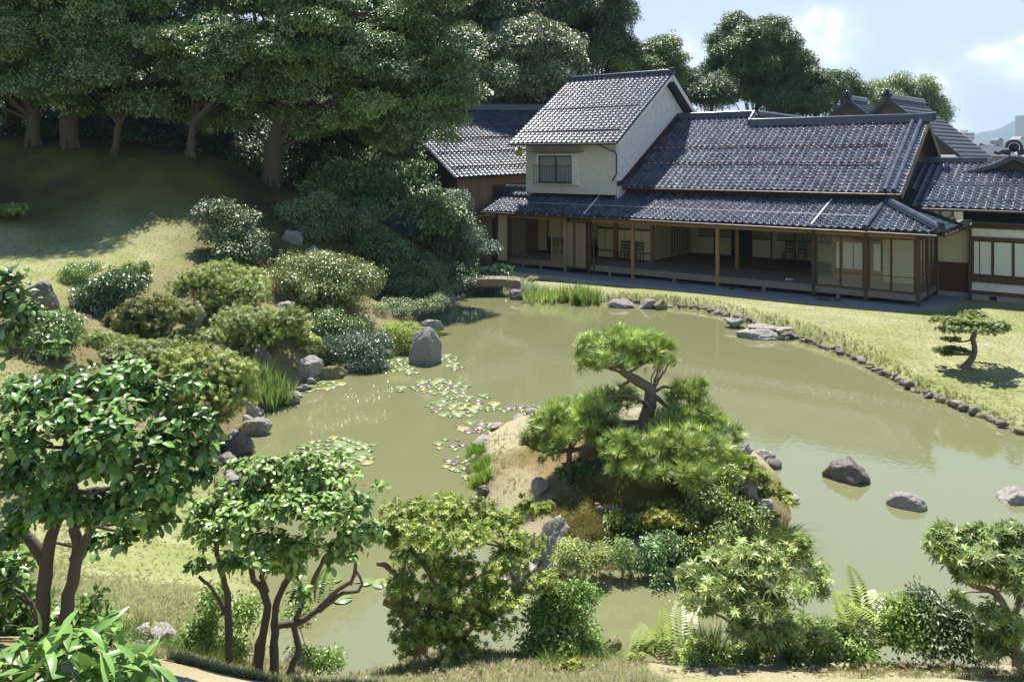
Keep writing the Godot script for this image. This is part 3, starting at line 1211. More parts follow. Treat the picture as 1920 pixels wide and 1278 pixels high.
	# second bay: papered doors with dark rails
	for q in [[13.38, 14.2], [12.42, 13.1], [11.47, 12.38]]:
		bx(o, "sliding_door", Vector3(q[0], 2.64, 0.47), Vector3(q[1], 2.67, 1.78), "sliding_paper")
		var fr := MB.new()
		bx2(fr, q[0] - 0.02, q[1] + 0.02, 2.61, 2.66, 1.78, 1.86)
		bx2(fr, q[0], q[1], 2.62, 2.65, 0.76, 0.82)
		bx2(fr, q[0], q[1], 2.62, 2.66, 0.43, 0.475)
		bx2(fr, (q[0] + q[1]) * 0.5 - 0.008, (q[0] + q[1]) * 0.5 + 0.008, 2.63, 2.65, 0.82, 1.78)
		part(o, "door_frame", fr.mesh(), M["wood_level"])
		bx(o, "upper_panel", Vector3(q[0], 2.65, 1.87), Vector3(q[1], 2.67, 2.16), "cream_wall")
	bx(o, "inner_post", Vector3(13.13, 2.58, 0.43), Vector3(13.34, 2.70, 2.16), "pale_wood")
	# right bay behind the glass: shoji
	for q in [[2.74, 3.10], [2.26, 2.70], [1.76, 2.0]]:
		bx(o, "shoji", Vector3(q[0], 2.40, 0.82), Vector3(q[1], 2.42, 1.83), "shoji_paper")
	bx(o, "shoji", Vector3(3.14, 2.40, 0.82), Vector3(3.36, 2.42, 1.83), "shoji_paper")
	var sf := MB.new()
	bx2(sf, 1.7, 3.4, 2.38, 2.44, 0.74, 0.82)
	bx2(sf, 1.7, 3.4, 2.38, 2.44, 1.83, 1.93)
	for u in [3.12, 2.72, 2.24]:
		bx2(sf, u - 0.02, u + 0.02, 2.385, 2.43, 0.82, 1.83)
	bx2(sf, 2.0, 2.22, 2.39, 2.44, 0.82, 1.83)
	part(o, "shoji_frame", sf.mesh(), M["pale_wood_level"])
	bx(o, "low_panel", Vector3(1.7, 2.42, 0.43), Vector3(3.4, 2.45, 0.74), "pale_wood_level")
	bx(o, "inner_wall", Vector3(0.12, 2.45, 0.43), Vector3(1.68, 2.50, 2.3), "cream_wall")
	for q in [[0.08, 0.86], [0.84, 1.60], [1.73, 2.53], [2.51, 3.39]]:
		sash(o, "glass_door", q[0], q[1], 0.0 if q[0] < 0.1 or q[0] == 1.73 else 0.035, 0.42, 2.29, "wood_upright", "clear_glass", [0.97], [], 0.055)
	side_sash(o, 0.0, 0.08, 0.72, 0.42, 2.29, 0.97)
	side_sash(o, 0.0, 0.72, 1.34, 0.42, 2.29, 0.97)
	side_sash(o, 0.0, 1.46, 2.2, 0.42, 2.29, 0.97)
	side_sash(o, 0.0, 2.2, 2.98, 0.42, 2.29, 0.97)
	# left room
	bx(o, "plaster_panel", Vector3(17.5, -0.02, 0.28), Vector3(18.05, 0.03, 2.40), "cream_wall")
	sash(o, "glass_door", 16.42, 17.33, 0.0, 0.44, 2.29, "wood_upright", "clear_glass", [1.04], [16.72, 17.02], 0.06)
	sash(o, "glass_door", 14.2, 15.05, 0.03, 0.44, 2.29, "pale_wood", "clear_glass", [1.04], [14.6], 0.06)
	for q in [[17.48, 18.04], [16.66, 17.42], [15.7, 16.6], [14.4, 15.64]]:
		bx(o, "sliding_door", Vector3(q[0], 3.2, 0.47 if q[0] > 17.0 else 1.17), Vector3(q[1], 3.23, 2.16), "sliding_paper")
	bx(o, "sliding_door_rail", Vector3(14.3, 3.19, 2.16), Vector3(18.05, 3.24, 2.56), "wood_level")
	for u in [17.45, 16.63]:
		bx(o, "sliding_door_stile", Vector3(u - 0.03, 3.18, 0.43), Vector3(u + 0.03, 3.24, 2.16), "wood_upright")
	# shutter box
	var box := empty(o, "shutter_box")
	for i in 6:
		var u := 13.07 + i * 0.165
		bx(box, "plank", Vector3(u, -0.24 - 0.004 * (i % 3), 0.32), Vector3(u + 0.16, -0.215, 2.24), ["weathered_wood", "board_wood", "weathered_wood", "wood_upright", "weathered_wood", "board_wood"][i])
	bx(box, "side", Vector3(13.05, -0.212, 0.32), Vector3(13.09, -0.07, 2.24), "wood_upright")
	bx(box, "side", Vector3(14.03, -0.212, 0.32), Vector3(14.07, -0.07, 2.24), "weathered_wood")
	bx(box, "top_rail", Vector3(13.0, -0.27, 2.245), Vector3(14.1, -0.07, 2.30), "wood_level")
	bx(box, "bottom_rail", Vector3(13.05, -0.262, 0.26), Vector3(14.06, -0.07, 0.315), "wood_level")
	bx(o, "post", Vector3(14.02, -0.30, 0.03), Vector3(14.16, -0.28, 2.28), "weathered_wood")
	# lower roof
	var sl := 0.37
	var cs := 1.0 / sqrt(1.0 + sl * sl)
	var s := Vector3(0, sl * cs, -cs)
	var lower := slope(o, "veranda_roof", P(18.55, -0.85, 2.62), Vector3.RIGHT, s, 73, 12, tiles, func(p): return -p.x < -p.z + 0.02, true, 2.62)
	var s2 := Vector3(-cs, sl * cs, 0)
	var side := slope(o, "side_roof", P(-0.85, -0.85, 2.62), Vector3(0, 0, -1), s2, 16, 9, tiles, func(p): return -p.x > -p.z - 0.02, false)
	var us := MB.new()
	us.quad(P(1.2, 1.2, 3.32), P(-0.85, -0.85, 2.58), P(-0.85, 3.4, 2.58), P(1.2, 3.4, 3.32))
	us.quad(P(1.2, 3.4, 3.26), P(-0.85, 3.4, 2.502), P(-0.85, -0.85, 2.502), P(1.2, 1.2, 3.26))
	us.quad(P(-0.85, -0.85, 2.58), P(-0.85, -0.85, 2.502), P(-0.85, 3.4, 2.502), P(-0.85, 3.4, 2.58))
	part(o, "side_roof_boards", us.mesh(), M["dark_wood"])
	var hs := Vector3(-1, sl, -1).normalized()
	ridge(o, "hip_ridge", P(-0.80, -0.80, 2.66), P(1.25, 1.25, 3.43), 0.14, 0.26, 2)
	onigawara(o, P(-0.86, -0.86, 2.66), Vector3(1, 0, 1), 0.75)
	gutter(o, P(18.5, -0.93, 2.55), P(-0.8, -0.93, 2.50))
	gutter(o, P(-0.93, -0.8, 2.50), P(-0.93, 3.2, 2.50))
	var pp := MB.new()
	for q in [[P(13.2, 1.3, 3.49), P(12.74, -0.88, 2.70)], [P(3.22, 1.3, 3.49), P(3.27, -0.88, 2.70)]]:
		pp.tube(PackedVector3Array([q[0], q[1]]), PackedFloat32Array([0.035, 0.035]), 8)
	part(o, "roof_pipe", pp.mesh(), M["bright_metal"])
	var wire := MB.new()
	wire.tube(PackedVector3Array([P(18.3, 0.0, 3.04), P(10.5, 0.0, 3.03), P(1.4, 0.0, 3.02)]), PackedFloat32Array([0.008, 0.008, 0.008]), 5)
	part(o, "wire", wire.mesh(), M["bright_metal"])
	ridge(o, "roof_rib", P(1.49, -0.84, 2.66), P(1.35, 1.5, 3.53), 0.03, 0.08, 1)
	for q in [[3.43, -0.10], [12.72, -0.12]]:
		var dp := MB.new()
		dp.tube(PackedVector3Array([P(q[0], -0.9, 2.5), P(q[0], -0.75, 2.38), P(q[0], q[1] - 0.05, 2.15), P(q[0], q[1], 2.0), P(q[0], q[1], 0.04)]), PackedFloat32Array([0.03, 0.03, 0.03, 0.03, 0.03]), 8)
		part(o, "downpipe", dp.mesh(), M["gutter_metal"])
	# wall band and upper roof
	bx(o, "upper_wall", Vector3(1.3, 1.62, 2.62), Vector3(12.1, 1.72, 4.05), "wood_level")
	bx(o, "side_wall", Vector3(1.28, 1.62, 2.62), Vector3(1.38, 10.0, 3.9), "wood_along_z")
	var su := 0.586
	var cu := 1.0 / sqrt(1.0 + su * su)
	var sup := Vector3(0, su * cu, -cu)
	var up := slope(o, "main_roof", P(12.14, 1.2, 3.80), Vector3.RIGHT, sup, 43, 23, tiles)
	var xt: Array = []
	for j in range(23, 27):
		for i in 15:
			xt.append(0)
			var at := P(12.14, 1.2, 3.80) + Vector3.RIGHT * (i * TW) + sup * ((j + 1) * TL)
			tiles.append([up, Transform3D(Basis(Vector3.RIGHT, Vector3(0, cu, su * cu), -sup), at)])
	var eb := MB.new()
	var e0 := P(12.14, 5.85, 6.51)
	eb.quad(P(12.14, 6.67, 7.0), P(8.17, 6.67, 7.0), P(8.17, 5.80, 6.485), P(12.14, 5.80, 6.485))
	eb.quad(P(8.17, 6.67, 7.0), P(8.17, 7.5, 6.5), P(8.17, 5.9, 5.9), P(8.17, 5.80, 6.485))
	part(o, "roof_boards", eb.mesh(), M["wood_level"])
	ridge(o, "main_ridge", P(8.1, 5.88, 6.50), P(0.62, 5.88, 6.50), 0.26, 0.26, 3)
	ridge(o, "main_ridge", P(12.1, 6.68, 6.99), P(8.2, 6.68, 6.99), 0.2, 0.26, 3)
	ridge(o, "stepped_ridge", P(8.18, 6.6, 7.0), P(8.14, 5.9, 6.58), 0.2, 0.22, 2)
	ridge(o, "rear_ridge", P(8.2, 6.9, 7.0), P(8.2, 18.0, 7.0), 0.2, 0.24, 3)
	onigawara(o, P(0.58, 5.88, 6.5), Vector3(1, 0, 0), 0.9)
	ridge(o, "roof_rib", P(1.33, 1.22, 3.84), P(1.33, 5.75, 6.49), 0.04, 0.09, 1)
	ridge(o, "roof_rib", P(1.05, 1.22, 3.84), P(1.02, 5.75, 6.49), 0.04, 0.09, 1)
	var back := MB.new()  # the rear slopes
	back.quad(P(0.75, 5.9, 6.5), P(8.2, 5.9, 6.5), P(8.2, 10.6, 3.8), P(0.75, 10.6, 3.8))
	back.quad(P(8.2, 6.7, 7.0), P(12.2, 6.7, 7.0), P(12.2, 11.6, 4.1), P(8.2, 11.6, 4.1))
	back.quad(P(8.2, 5.9, 7.0), P(8.2, 18.0, 7.0), P(4.0, 18.0, 4.6), P(4.0, 5.9, 4.6))
	back.quad(P(8.2, 18.0, 7.0), P(8.2, 6.7, 7.0), P(12.4, 6.7, 4.6), P(12.4, 18.0, 4.6))
	part(o, "rear_roof", back.mesh(), M["dull_tile"])
	bx(o, "rear_wall", Vector3(4.6, 7.3, 0.0), Vector3(11.8, 17.5, 4.6), "wood_level")
	var gab := MB.new()  # gable end
	gab.quad(P(1.3, 5.88, 6.3), P(1.3, 5.88, 6.3), P(1.3, 10.2, 3.75), P(1.3, 1.6, 3.75))
	part(o, "gable_wall", gab.mesh(), M["wood_upright"])
	var bg := MB.new()
	bg.bar(P(0.76, 1.2, 3.68), P(0.76, 5.88, 6.42), 0.04, 0.2, Vector3(0, 1, 0.6))
	bg.bar(P(0.76, 10.5, 3.72), P(0.76, 5.88, 6.42), 0.04, 0.2, Vector3(0, 1, -0.6))
	part(o, "barge_board", bg.mesh(), M["board_wood"])
	gutter(o, P(12.0, 1.12, 3.74), P(0.8, 1.12, 3.72))
	for q in [[2.85, 11.6, 1.8], [4.05, 11.9, 2.5]]:  # snow guards
		var h: float = 3.80 + su * (q[0] - 1.2) + 0.09
		var sg := MB.new()
		sg.bar(P(q[1], q[0], h), P(1.9, q[0], h), 0.03, 0.05)
		var rr := part(o, "snow_guard", sg.mesh(), M["rust_bar"])
		var hk := MB.new()
		hk.bar(Vector3.ZERO, Vector3(0, -0.02, 0.16), 0.035, 0.02)
		var xs: Array = []
		for i in 32:
			xs.append(Transform3D(Basis.IDENTITY, P(q[1] - i * TW * 1.15, q[0], h - 0.01)))
		pieces(rr, "hook", [hk.mesh()], [M["bright_metal"]], xs)
	lay_tiles(o, tiles)
	# things in and around the veranda
	var k := 0
	for q in [[12.62, 2.2], [12.2, 2.15], [11.75, 2.05]]:
		chair(house_point(q[0], q[1], 0.43), TURN + rng.randfn() * 0.05, ["dark ladderback chair furthest from the pale post in the row of three", "dark ladderback chair in the middle of the row of three on the veranda", "dark ladderback chair right beside the pale inner post, end of the row of three"][k])
		k += 1
	chair(house_point(6.62, 6.5, 0.43), TURN, "dark ladderback chair in the inner room, further from the glazed bay")
	chair(house_point(5.98, 6.35, 0.43), TURN, "dark ladderback chair in the inner room, nearer to the glazed bay")
	k = 0
	for q in [[8.6, 0.2], [6.45, 0.05], [5.78, 0.1], [5.45, 0.05], [3.08, -0.25], [2.80, -0.28], [2.5, -0.15]]:
		var at := house_point(q[0], q[1] - 0.32, 0.03)
		sandals(at, TURN + rng.randfn() * 0.3, ["pair of red brown sandals alone beneath the middle of the veranda, furthest along the plinth", "pair of red brown sandals left of a crowded group under the veranda floor", "pair of red brown sandals in the crowded group, at its far side", "pair of red brown sandals in the crowded group, beside the strut", "pair of red brown sandals just right of the downpipe foot", "pair of red brown sandals second from the downpipe foot, under the glazed bay", "pair of red brown sandals third from the downpipe foot, under the glazed bay"][k], "sandal_red")
		k += 1
	sandals(house_point(4.6, 0.75, 0.435), TURN + 1.2, "pair of pale slippers left on the grey veranda boards", "white_cloth")


func sandals(at: Vector3, turn: float, label: String, mt: String) -> void:
	var o := thing("sandals" if mt == "sandal_red" else "slippers", label, "sandals" if mt == "sandal_red" else "slippers", at, turn, "sandals on the plinth" if mt == "sandal_red" else "")
	for s in [-0.06, 0.06]:
		var mb := MB.new()
		mb.box(Vector3(s, 0.014, 0), Vector3(0.085, 0.028, 0.22))
		mb.tube(PackedVector3Array([Vector3(s - 0.045, 0.02, -0.04), Vector3(s - 0.02, 0.065, -0.05), Vector3(s + 0.02, 0.065, -0.05), Vector3(s + 0.045, 0.02, -0.04)]), PackedFloat32Array([0.014, 0.016, 0.016, 0.014]), 6)
		part(o, "sandal" if mt == "sandal_red" else "slipper", mb.mesh(), M[mt])


func two_storey() -> void:
	var o := thing("two_storey_house", "two storey plastered block with a steep tiled gable roof above the veranda", "house", HOUSE, TURN)
	var tiles: Array = []
	var w := MB.new()
	bx2(w, 12.1, 16.95, 0.70, 0.78, 3.45, 5.72)
	part(o, "front_wall", w.mesh(), M["plaster"])
	for u in [12.1, 16.87]:
		var g := MB.new()  # gable walls with thickness
		for e in [0.0, 0.08]:
			var uu: float = u + e
			g.quad(P(uu, 0.782, 5.9), P(uu, 5.05, 8.85), P(uu, 5.05, 3.0), P(uu, 0.782, 3.0))
			g.quad(P(uu, 5.05, 8.85), P(uu, 9.4, 5.9), P(uu, 9.4, 3.0), P(uu, 5.05, 3.0))
		part(o, "gable_wall", g.mesh(), M["white_plaster"])
	var bw := MB.new()
	bx2(bw, 12.1, 16.95, 9.3, 9.38, 2.0, 6.2)
	part(o, "rear_wall", bw.mesh(), M["plaster"])
	var sl := 0.655
	var cs := 1.0 / sqrt(1.0 + sl * sl)
	var s := Vector3(0, sl * cs, -cs)
	slope(o, "front_roof", P(17.42, 0.0, 5.74), Vector3.RIGHT, s, 22, 26, tiles)
	var bk := MB.new()
	var a := P(17.42, 5.12, 9.06)
	var b := P(11.6, 5.12, 9.06)
	var c := P(11.6, 9.9, 5.93)
	var d := P(17.42, 9.9, 5.93)
	var dn := Vector3(0, -0.12, 0)
	bk.quad(b, a, d, c)
	bk.quad(a + dn, b + dn, c + dn, d + dn)
	bk.quad(b + dn, b, c, c + dn)
	bk.quad(c, d, d + dn, c + dn)
	part(o, "rear_roof", bk.mesh(), M["dull_tile"])
	ridge(o, "top_ridge", P(17.40, 5.1, 9.03), P(11.62, 5.1, 9.03), 0.16, 0.24, 3)
	onigawara(o, P(11.6, 5.1, 9.05), Vector3(1, 0, 0), 0.7)
	onigawara(o, P(17.44, 5.1, 9.05), Vector3(-1, 0, 0), 0.7)
	var bb := MB.new()
	bb.bar(P(11.60, 5.1, 8.93), P(11.60, 9.8, 5.86), 0.04, 0.2, Vector3(0, 1, -0.6))
	bb.bar(P(11.60, 5.1, 8.93), P(11.60, 0.05, 5.64), 0.04, 0.14, Vector3(0, 1, 0.6))
	part(o, "barge_board", bb.mesh(), M["white_plaster"])
	for q in [[5.1, 8.75], [7.4, 7.25], [2.4, 7.0]]:
		bx(o, "purlin_end", Vector3(11.62, q[0] - 0.06, q[1] - 0.09), Vector3(12.098, q[0] + 0.06, q[1] + 0.05), "white_plaster")
	for q in [0.72, 2.45]:
		var h: float = 5.74 + sl * q + 0.09
		var sg := MB.new()
		sg.bar(P(17.2, q, h), P(11.9, q, h), 0.03, 0.05)
		part(o, "snow_guard", sg.mesh(), M["rust_bar"])
	gutter(o, P(17.42, -0.08, 5.68), P(11.65, -0.08, 5.66))
	var dp := MB.new()
	dp.tube(PackedVector3Array([P(12.5, -0.05, 5.62), P(12.45, 0.35, 5.5), P(12.12, 0.62, 5.32), P(12.05, 0.66, 5.2), P(12.05, 0.66, 4.35), P(12.12, 0.6, 4.25), P(12.2, 0.55, 4.05)]), PackedFloat32Array([0.035, 0.035, 0.035, 0.035, 0.035, 0.035, 0.035]), 8)
	part(o, "downpipe", dp.mesh(), M["gutter_metal"])
	# the window: bay frame, canopy, panes, rail
	var win := empty(o, "window")
	var f := MB.new()
	bx2(f, 13.98, 14.26, 0.5, 0.698, 3.86, 5.26)
	bx2(f, 16.15, 16.25, 0.5, 0.698, 3.86, 5.26)
	bx2(f, 14.26, 16.15, 0.5, 0.698, 5.18, 5.26)
	bx2(f, 14.26, 16.15, 0.5, 0.698, 3.86, 3.93)
	part(win, "surround", f.mesh(), M["white_plaster"])
	bx(win, "canopy", Vector3(13.75, 0.2, 5.33), Vector3(16.5, 0.698, 5.37), "board_wood")
	for q in [[14.27, 15.19], [15.19, 16.14]]:
		sash(win, "sliding_window", q[0], q[1], 0.60, 3.94, 5.17, "alu_frame", "clear_glass", [], [], 0.045)
	bx(win, "curtain", Vector3(14.27, 0.66, 3.94), Vector3(16.14, 0.69, 5.17), "curtain")
	var rl := MB.new()
	rl.bar(P(14.2, 0.40, 4.70), P(16.3, 0.40, 4.70), 0.025, 0.025)
	rl.bar(P(14.2, 0.40, 3.92), P(16.3, 0.40, 3.92), 0.025, 0.025)
	var ra := part(win, "railing", rl.mesh(), M["iron_rail"])
	var bar := MB.new()
	bar.box(Vector3(0, 0, 0), Vector3(0.014, 0.76, 0.014))
	var xs: Array = []
	for i in 15:
		xs.append(Transform3D(Basis.IDENTITY, P(14.22 + i * 0.147, 0.40, 4.31)))
	pieces(ra, "baluster", [bar.mesh()], [M["iron_rail"]], xs)
	# flashing where the wall meets the main roof, satellite dish
	var fl := MB.new()
	fl.bar(P(12.06, 0.75, 3.95), P(12.06, 1.25, 3.98), 0.06, 0.2)
	fl.bar(P(12.06, 1.2, 4.02), P(12.06, 6.6, 7.16), 0.06, 0.16, Vector3(0, 1, 0.6))
	part(o, "flashing", fl.mesh(), M["brown_tile"])
	var dish := MB.new()
	dish.tube(PackedVector3Array([P(17.2, 0.55, 5.42), P(17.22, 0.5, 5.40), P(17.22, 0.47, 5.40)]), PackedFloat32Array([0.22, 0.23, 0.2]), 18)
	dish.bar(P(17.2, 0.6, 5.4), P(16.96, 0.74, 5.4), 0.03, 0.03)
	part(o, "satellite_dish", dish.mesh(), M["cream_wall"])
	# short roof to the left, between the block and the veranda roof
	ridge(o, "low_ridge", P(18.3, 0.9, 3.50), P(16.95, 0.9, 3.50), 0.2, 0.22, 3)
	lay_tiles(o, tiles)


func wing() -> void:
	var o := thing("entrance_wing", "low tiled wing with frosted windows at the right end of the veranda house", "house", HOUSE, TURN)
	var tiles: Array = []
	# recess wall
	bx(o, "recess_wall", Vector3(-1.08, 3.15, 1.26), Vector3(-0.06, 3.22, 2.7), "cream_wall")
	bx(o, "board_dado", Vector3(-1.08, 3.12, 0.2), Vector3(-0.06, 3.2, 1.255), "red_board")
	bx(o, "footing", Vector3(-1.08, 3.10, -0.1), Vector3(-0.06, 3.2, 0.195), "concrete")
	bx(o, "corner_post", Vector3(-1.17, 2.80, 0.0), Vector3(-1.08, 3.3, 2.62), "wood_upright")
	bx(o, "wall_core", Vector3(-9.0, 2.98, 0.0), Vector3(-1.17, 3.1, 3.2), "plaster")
	bx(o, "sill", Vector3(-9.0, 2.84, 0.64), Vector3(-1.17, 2.979, 0.86), "wood_level")
	bx(o, "ground_sill", Vector3(-9.0, 2.86, 0.22), Vector3(-1.17, 2.979, 0.34), "wood_level")
	bx(o, "plaster_panel", Vector3(-9.0, 2.92, 0.34), Vector3(-1.17, 2.979, 0.64), "white_plaster")
	bx(o, "footing", Vector3(-9.0, 2.94, -0.1), Vector3(-1.17, 2.979, 0.22), "concrete")
	bx(o, "vent", Vector3(-1.95, 2.925, 0.03), Vector3(-1.72, 2.94, 0.16), "dark_void")
	bx(o, "lintel", Vector3(-9.0, 2.84, 2.13), Vector3(-1.17, 2.979, 2.25), "wood_level")
	bx(o, "plaster_panel", Vector3(-9.0, 2.92, 2.25), Vector3(-1.17, 2.979, 2.55), "white_plaster")
	bx(o, "eave_beam", Vector3(-9.0, 2.80, 2.55), Vector3(-1.17, 2.979, 2.70), "wood_level")
	bx(o, "small_eave", Vector3(-9.0, 2.35, 2.76), Vector3(-0.9, 2.975, 2.80), "gutter_metal")
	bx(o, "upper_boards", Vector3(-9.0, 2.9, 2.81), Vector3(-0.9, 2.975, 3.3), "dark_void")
	var u := -1.2
	for k in 8:
		sash(o, "window", u - 0.62 - (0.0 if k % 2 else 0.0), u, 2.93 if k % 2 else 2.905, 0.87, 2.12, "wood_upright", "milky_glass", [], [] if k else [u - 0.22], 0.045)
		u -= 0.62
	var sl := 0.435
	var cs := 1.0 / sqrt(1.0 + sl * sl)
	var s := Vector3(0, sl * cs, -cs)
	slope(o, "wing_roof", P(1.2, 2.2, 3.27), Vector3.RIGHT, s, 34, 17, tiles, func(p): return -p.x > 0.55 and -p.z < 3.4)
	var bk := MB.new()
	bk.quad(P(-7.8, 5.9, 4.88), P(1.2, 5.9, 4.88), P(1.2, 9.6, 3.27), P(-7.8, 9.6, 3.27))
	part(o, "rear_roof", bk.mesh(), M["dull_tile"])
	ridge(o, "wing_ridge", P(1.0, 5.9, 4.86), P(-1.3, 5.9, 4.86), 0.13, 0.22, 2)
	gutter(o, P(0.4, 2.12, 3.20), P(-7.5, 2.12, 3.18))
	for q in [2.62, 3.95]:  # looped snow stop tiles
		var h: float = 3.27 + sl * (q - 2.2) + 0.06
		var xs: Array = []
		var rg := MB.new()
		var pts := PackedVector3Array()
		var rs := PackedFloat32Array()
		for i in 9:
			pts.append(Vector3(-cos(PI * i / 8.0) * 0.085, sin(PI * i / 8.0) * 0.07, 0))
			rs.append(0.016)
		rg.tube(pts, rs, 6)
		for i in 30:
			xs.append(Transform3D(Basis(Vector3.RIGHT, -0.5), P(0.45 - i * TW, q, h)))
		var hold := empty(o, "snow_stop")
		pieces(hold, "loop", [rg.mesh()], [M["roof_tile_0"]], xs)
	# small ornamental gable
	var gd := empty(o, "ornamental_gable")
	var g := MB.new()
	for sd in [-1.0, 1.0]:
		var prev := P(-2.25, 5.0, 5.12)
		var pv2 := P(-2.25, 8.5, 5.12)
		for i in range(1, 9):
			var q := i / 8.0
			var hh := 5.12 - 0.66 * q - 0.18 * sin(PI * q) * (1.0 - q) * 0.8
			var cu := P(-2.25 - sd * 1.7 * q, 5.0, hh)
			var c2 := P(-2.25 - sd * 1.7 * q, 8.5, hh)
			if sd > 0:
				g.quad(pv2, c2, cu, prev)
			else:
				g.quad(c2, pv2, prev, cu)
			g.bar(prev - Vector3(0, 0.06, 0), cu - Vector3(0, 0.06, 0), 0.12, 0.11, Vector3(0, 0, 1))
			prev = cu
			pv2 = c2
	part(gd, "gable_roof", g.mesh(), M["dull_tile"])
	var gf := MB.new()
	gf.tri(P(-2.25, 5.25, 4.98), P(-3.6, 5.25, 4.45), P(-0.9, 5.25, 4.45))
	part(gd, "gable_front", gf.mesh(), M["wood_level"])
	var edge: Array = []
	for sd in [-1.0, 1.0]:
		for i in 8:
			var q := (i + 0.4) / 8.0
			edge.append(Transform3D(Basis(Vector3.BACK, -sd * 0.42) * Basis(Vector3.UP, PI * 0.5 * sd), P(-2.25 - sd * 1.7 * q, 5.06, 5.11 - 0.66 * q - 0.14 * sin(PI * q) * (1.0 - q))))
	pieces(gd, "edge_tile", [cap_mesh], [M["roof_tile_0"], M["roof_tile_1"]], edge)
	var on := MB.new()
	var c0 := P(-2.25, 4.98, 5.42)
	on.tube(PackedVector3Array([c0 + Vector3(0, 0, -0.06), c0 + Vector3(0, 0, 0.05)]), PackedFloat32Array([0.17, 0.17]), 16)
	on.tube(PackedVector3Array([c0 + Vector3(0, 0, 0.05), c0 + Vector3(0, 0, 0.085)]), PackedFloat32Array([0.075, 0.07]), 14)
	for i in 9:
		var a := PI * (i - 0.5) / 8.0
		on.box(c0 + Vector3(cos(a) * 0.24, sin(a) * 0.24, 0), Vector3(0.10, 0.10, 0.09), Basis(Vector3.BACK, a))
	for sd in [-1.0, 1.0]:
		on.tube(PackedVector3Array([c0 + Vector3(sd * 0.12, -0.2, 0), c0 + Vector3(sd * 0.36, -0.14, 0), c0 + Vector3(sd * 0.50, -0.2, 0), c0 + Vector3(sd * 0.64, -0.16, 0)]), PackedFloat32Array([0.1, 0.09, 0.07, 0.05]), 8)
	part(gd, "crest_tile", on.mesh(), M["roof_tile_2"])
	lay_tiles(o, tiles)


func storehouse() -> void:  # the building at the left, set askew behind the block
	var e := Vector3(0.8, 0.035, -0.6).normalized()
	var at := Vector3(-2.71,4.16,-38.00)
	var o := thing("storehouse", "dark boarded building under a broad tiled roof half hidden by the tree crown", "house", at)
	var tiles: Array = []
	var dn := Vector3(0.6, 0.0, 0.8)
	var s := (-dn + Vector3(0, 0.58, 0)).normalized()
	s = (s - e * s.dot(e)).normalized()
	slope(o, "broad_roof", Vector3.ZERO, e, s, 56, 29, tiles)
	var top := s * 29 * TL
	ridge(o, "long_ridge", top, top + e * 15.0, 0.3, 0.3, 4)
	ridge(o, "second_ridge", top + Vector3(-0.9, 0.35, -1.2), top + e * 15.0 + Vector3(-0.9, 0.42, -1.2), 0.2, 0.26, 3)
	var rr := MB.new()
	var l := e * 15.0
	rr.quad(top + l, top, top - dn * 6.0 + Vector3(0, -3.4, 0), top + l - dn * 6.0 + Vector3(0, -3.4, 0))
	part(o, "rear_roof", rr.mesh(), M["dull_tile"])
	for q in [3, 9, 15, 21]:
		var sg := MB.new()
		var p: Vector3 = s * (q * TL) + Vector3(0, 0.1, 0)
		sg.bar(p + e * 0.3, p + e * 14.0, 0.03, 0.05)
		part(o, "snow_guard", sg.mesh(), M["rust_bar"])
	var w := MB.new()
	var b0 := -dn * 0.8 + e * 0.7
	var h := 5.2
	w.quad(b0, b0 + e * 14.0, b0 + e * 14.0 - Vector3(0, h, 0), b0 - Vector3(0, h, 0))
	part(o, "front_wall", w.mesh(), M["board_wood"])
	var sw := MB.new()
	var b1 := b0 - dn * 11.0
	var b2 := b0 - dn * 5.3 + Vector3(0, 3.0, 0)
	sw.quad(b1, b0, b0 - Vector3(0, h, 0), b1 - Vector3(0, h, 0))
	sw.tri(b2, b0, b1)
	part(o, "side_wall", sw.mesh(), M["wood_upright"])
	var vb := Basis(e, Vector3.UP, dn)
	for k in 3:
		var wi := MB.new()
		wi.box(b0 + e * (2.6 + k * 1.15) + dn * 0.03 - Vector3(0, 1.0, 0), Vector3(1.0, 1.0, 0.05), vb)
		var f := part(o, "window", wi.mesh(), M["wood_upright"])
		var gl := MB.new()
		gl.box(b0 + e * (2.6 + k * 1.15) + dn * 0.06 - Vector3(0, 1.0, 0), Vector3(0.86, 0.86, 0.02), vb)
		part(f, "pane", gl.mesh(), M["dark_cloth"])
	var ws := MB.new()
	ws.box(b0 + e * 2.1 + dn * 0.05 - Vector3(0, 1.85, 0), Vector3(1.0, 0.5, 0.04), vb)
	part(o, "white_panel", ws.mesh(), M["white_plaster"])
	for k in 8:
		var pl := MB.new()
		pl.box(b0 + e * (0.1 + k * 0.21) + dn * 0.03 - Vector3(0, 2.4, 0), Vector3(0.2, 4.6, 0.04), vb)
		part(o, "plank", pl.mesh(), M[["board_wood", "weathered_wood", "board_wood"][k % 3]])
	lay_tiles(o, tiles)


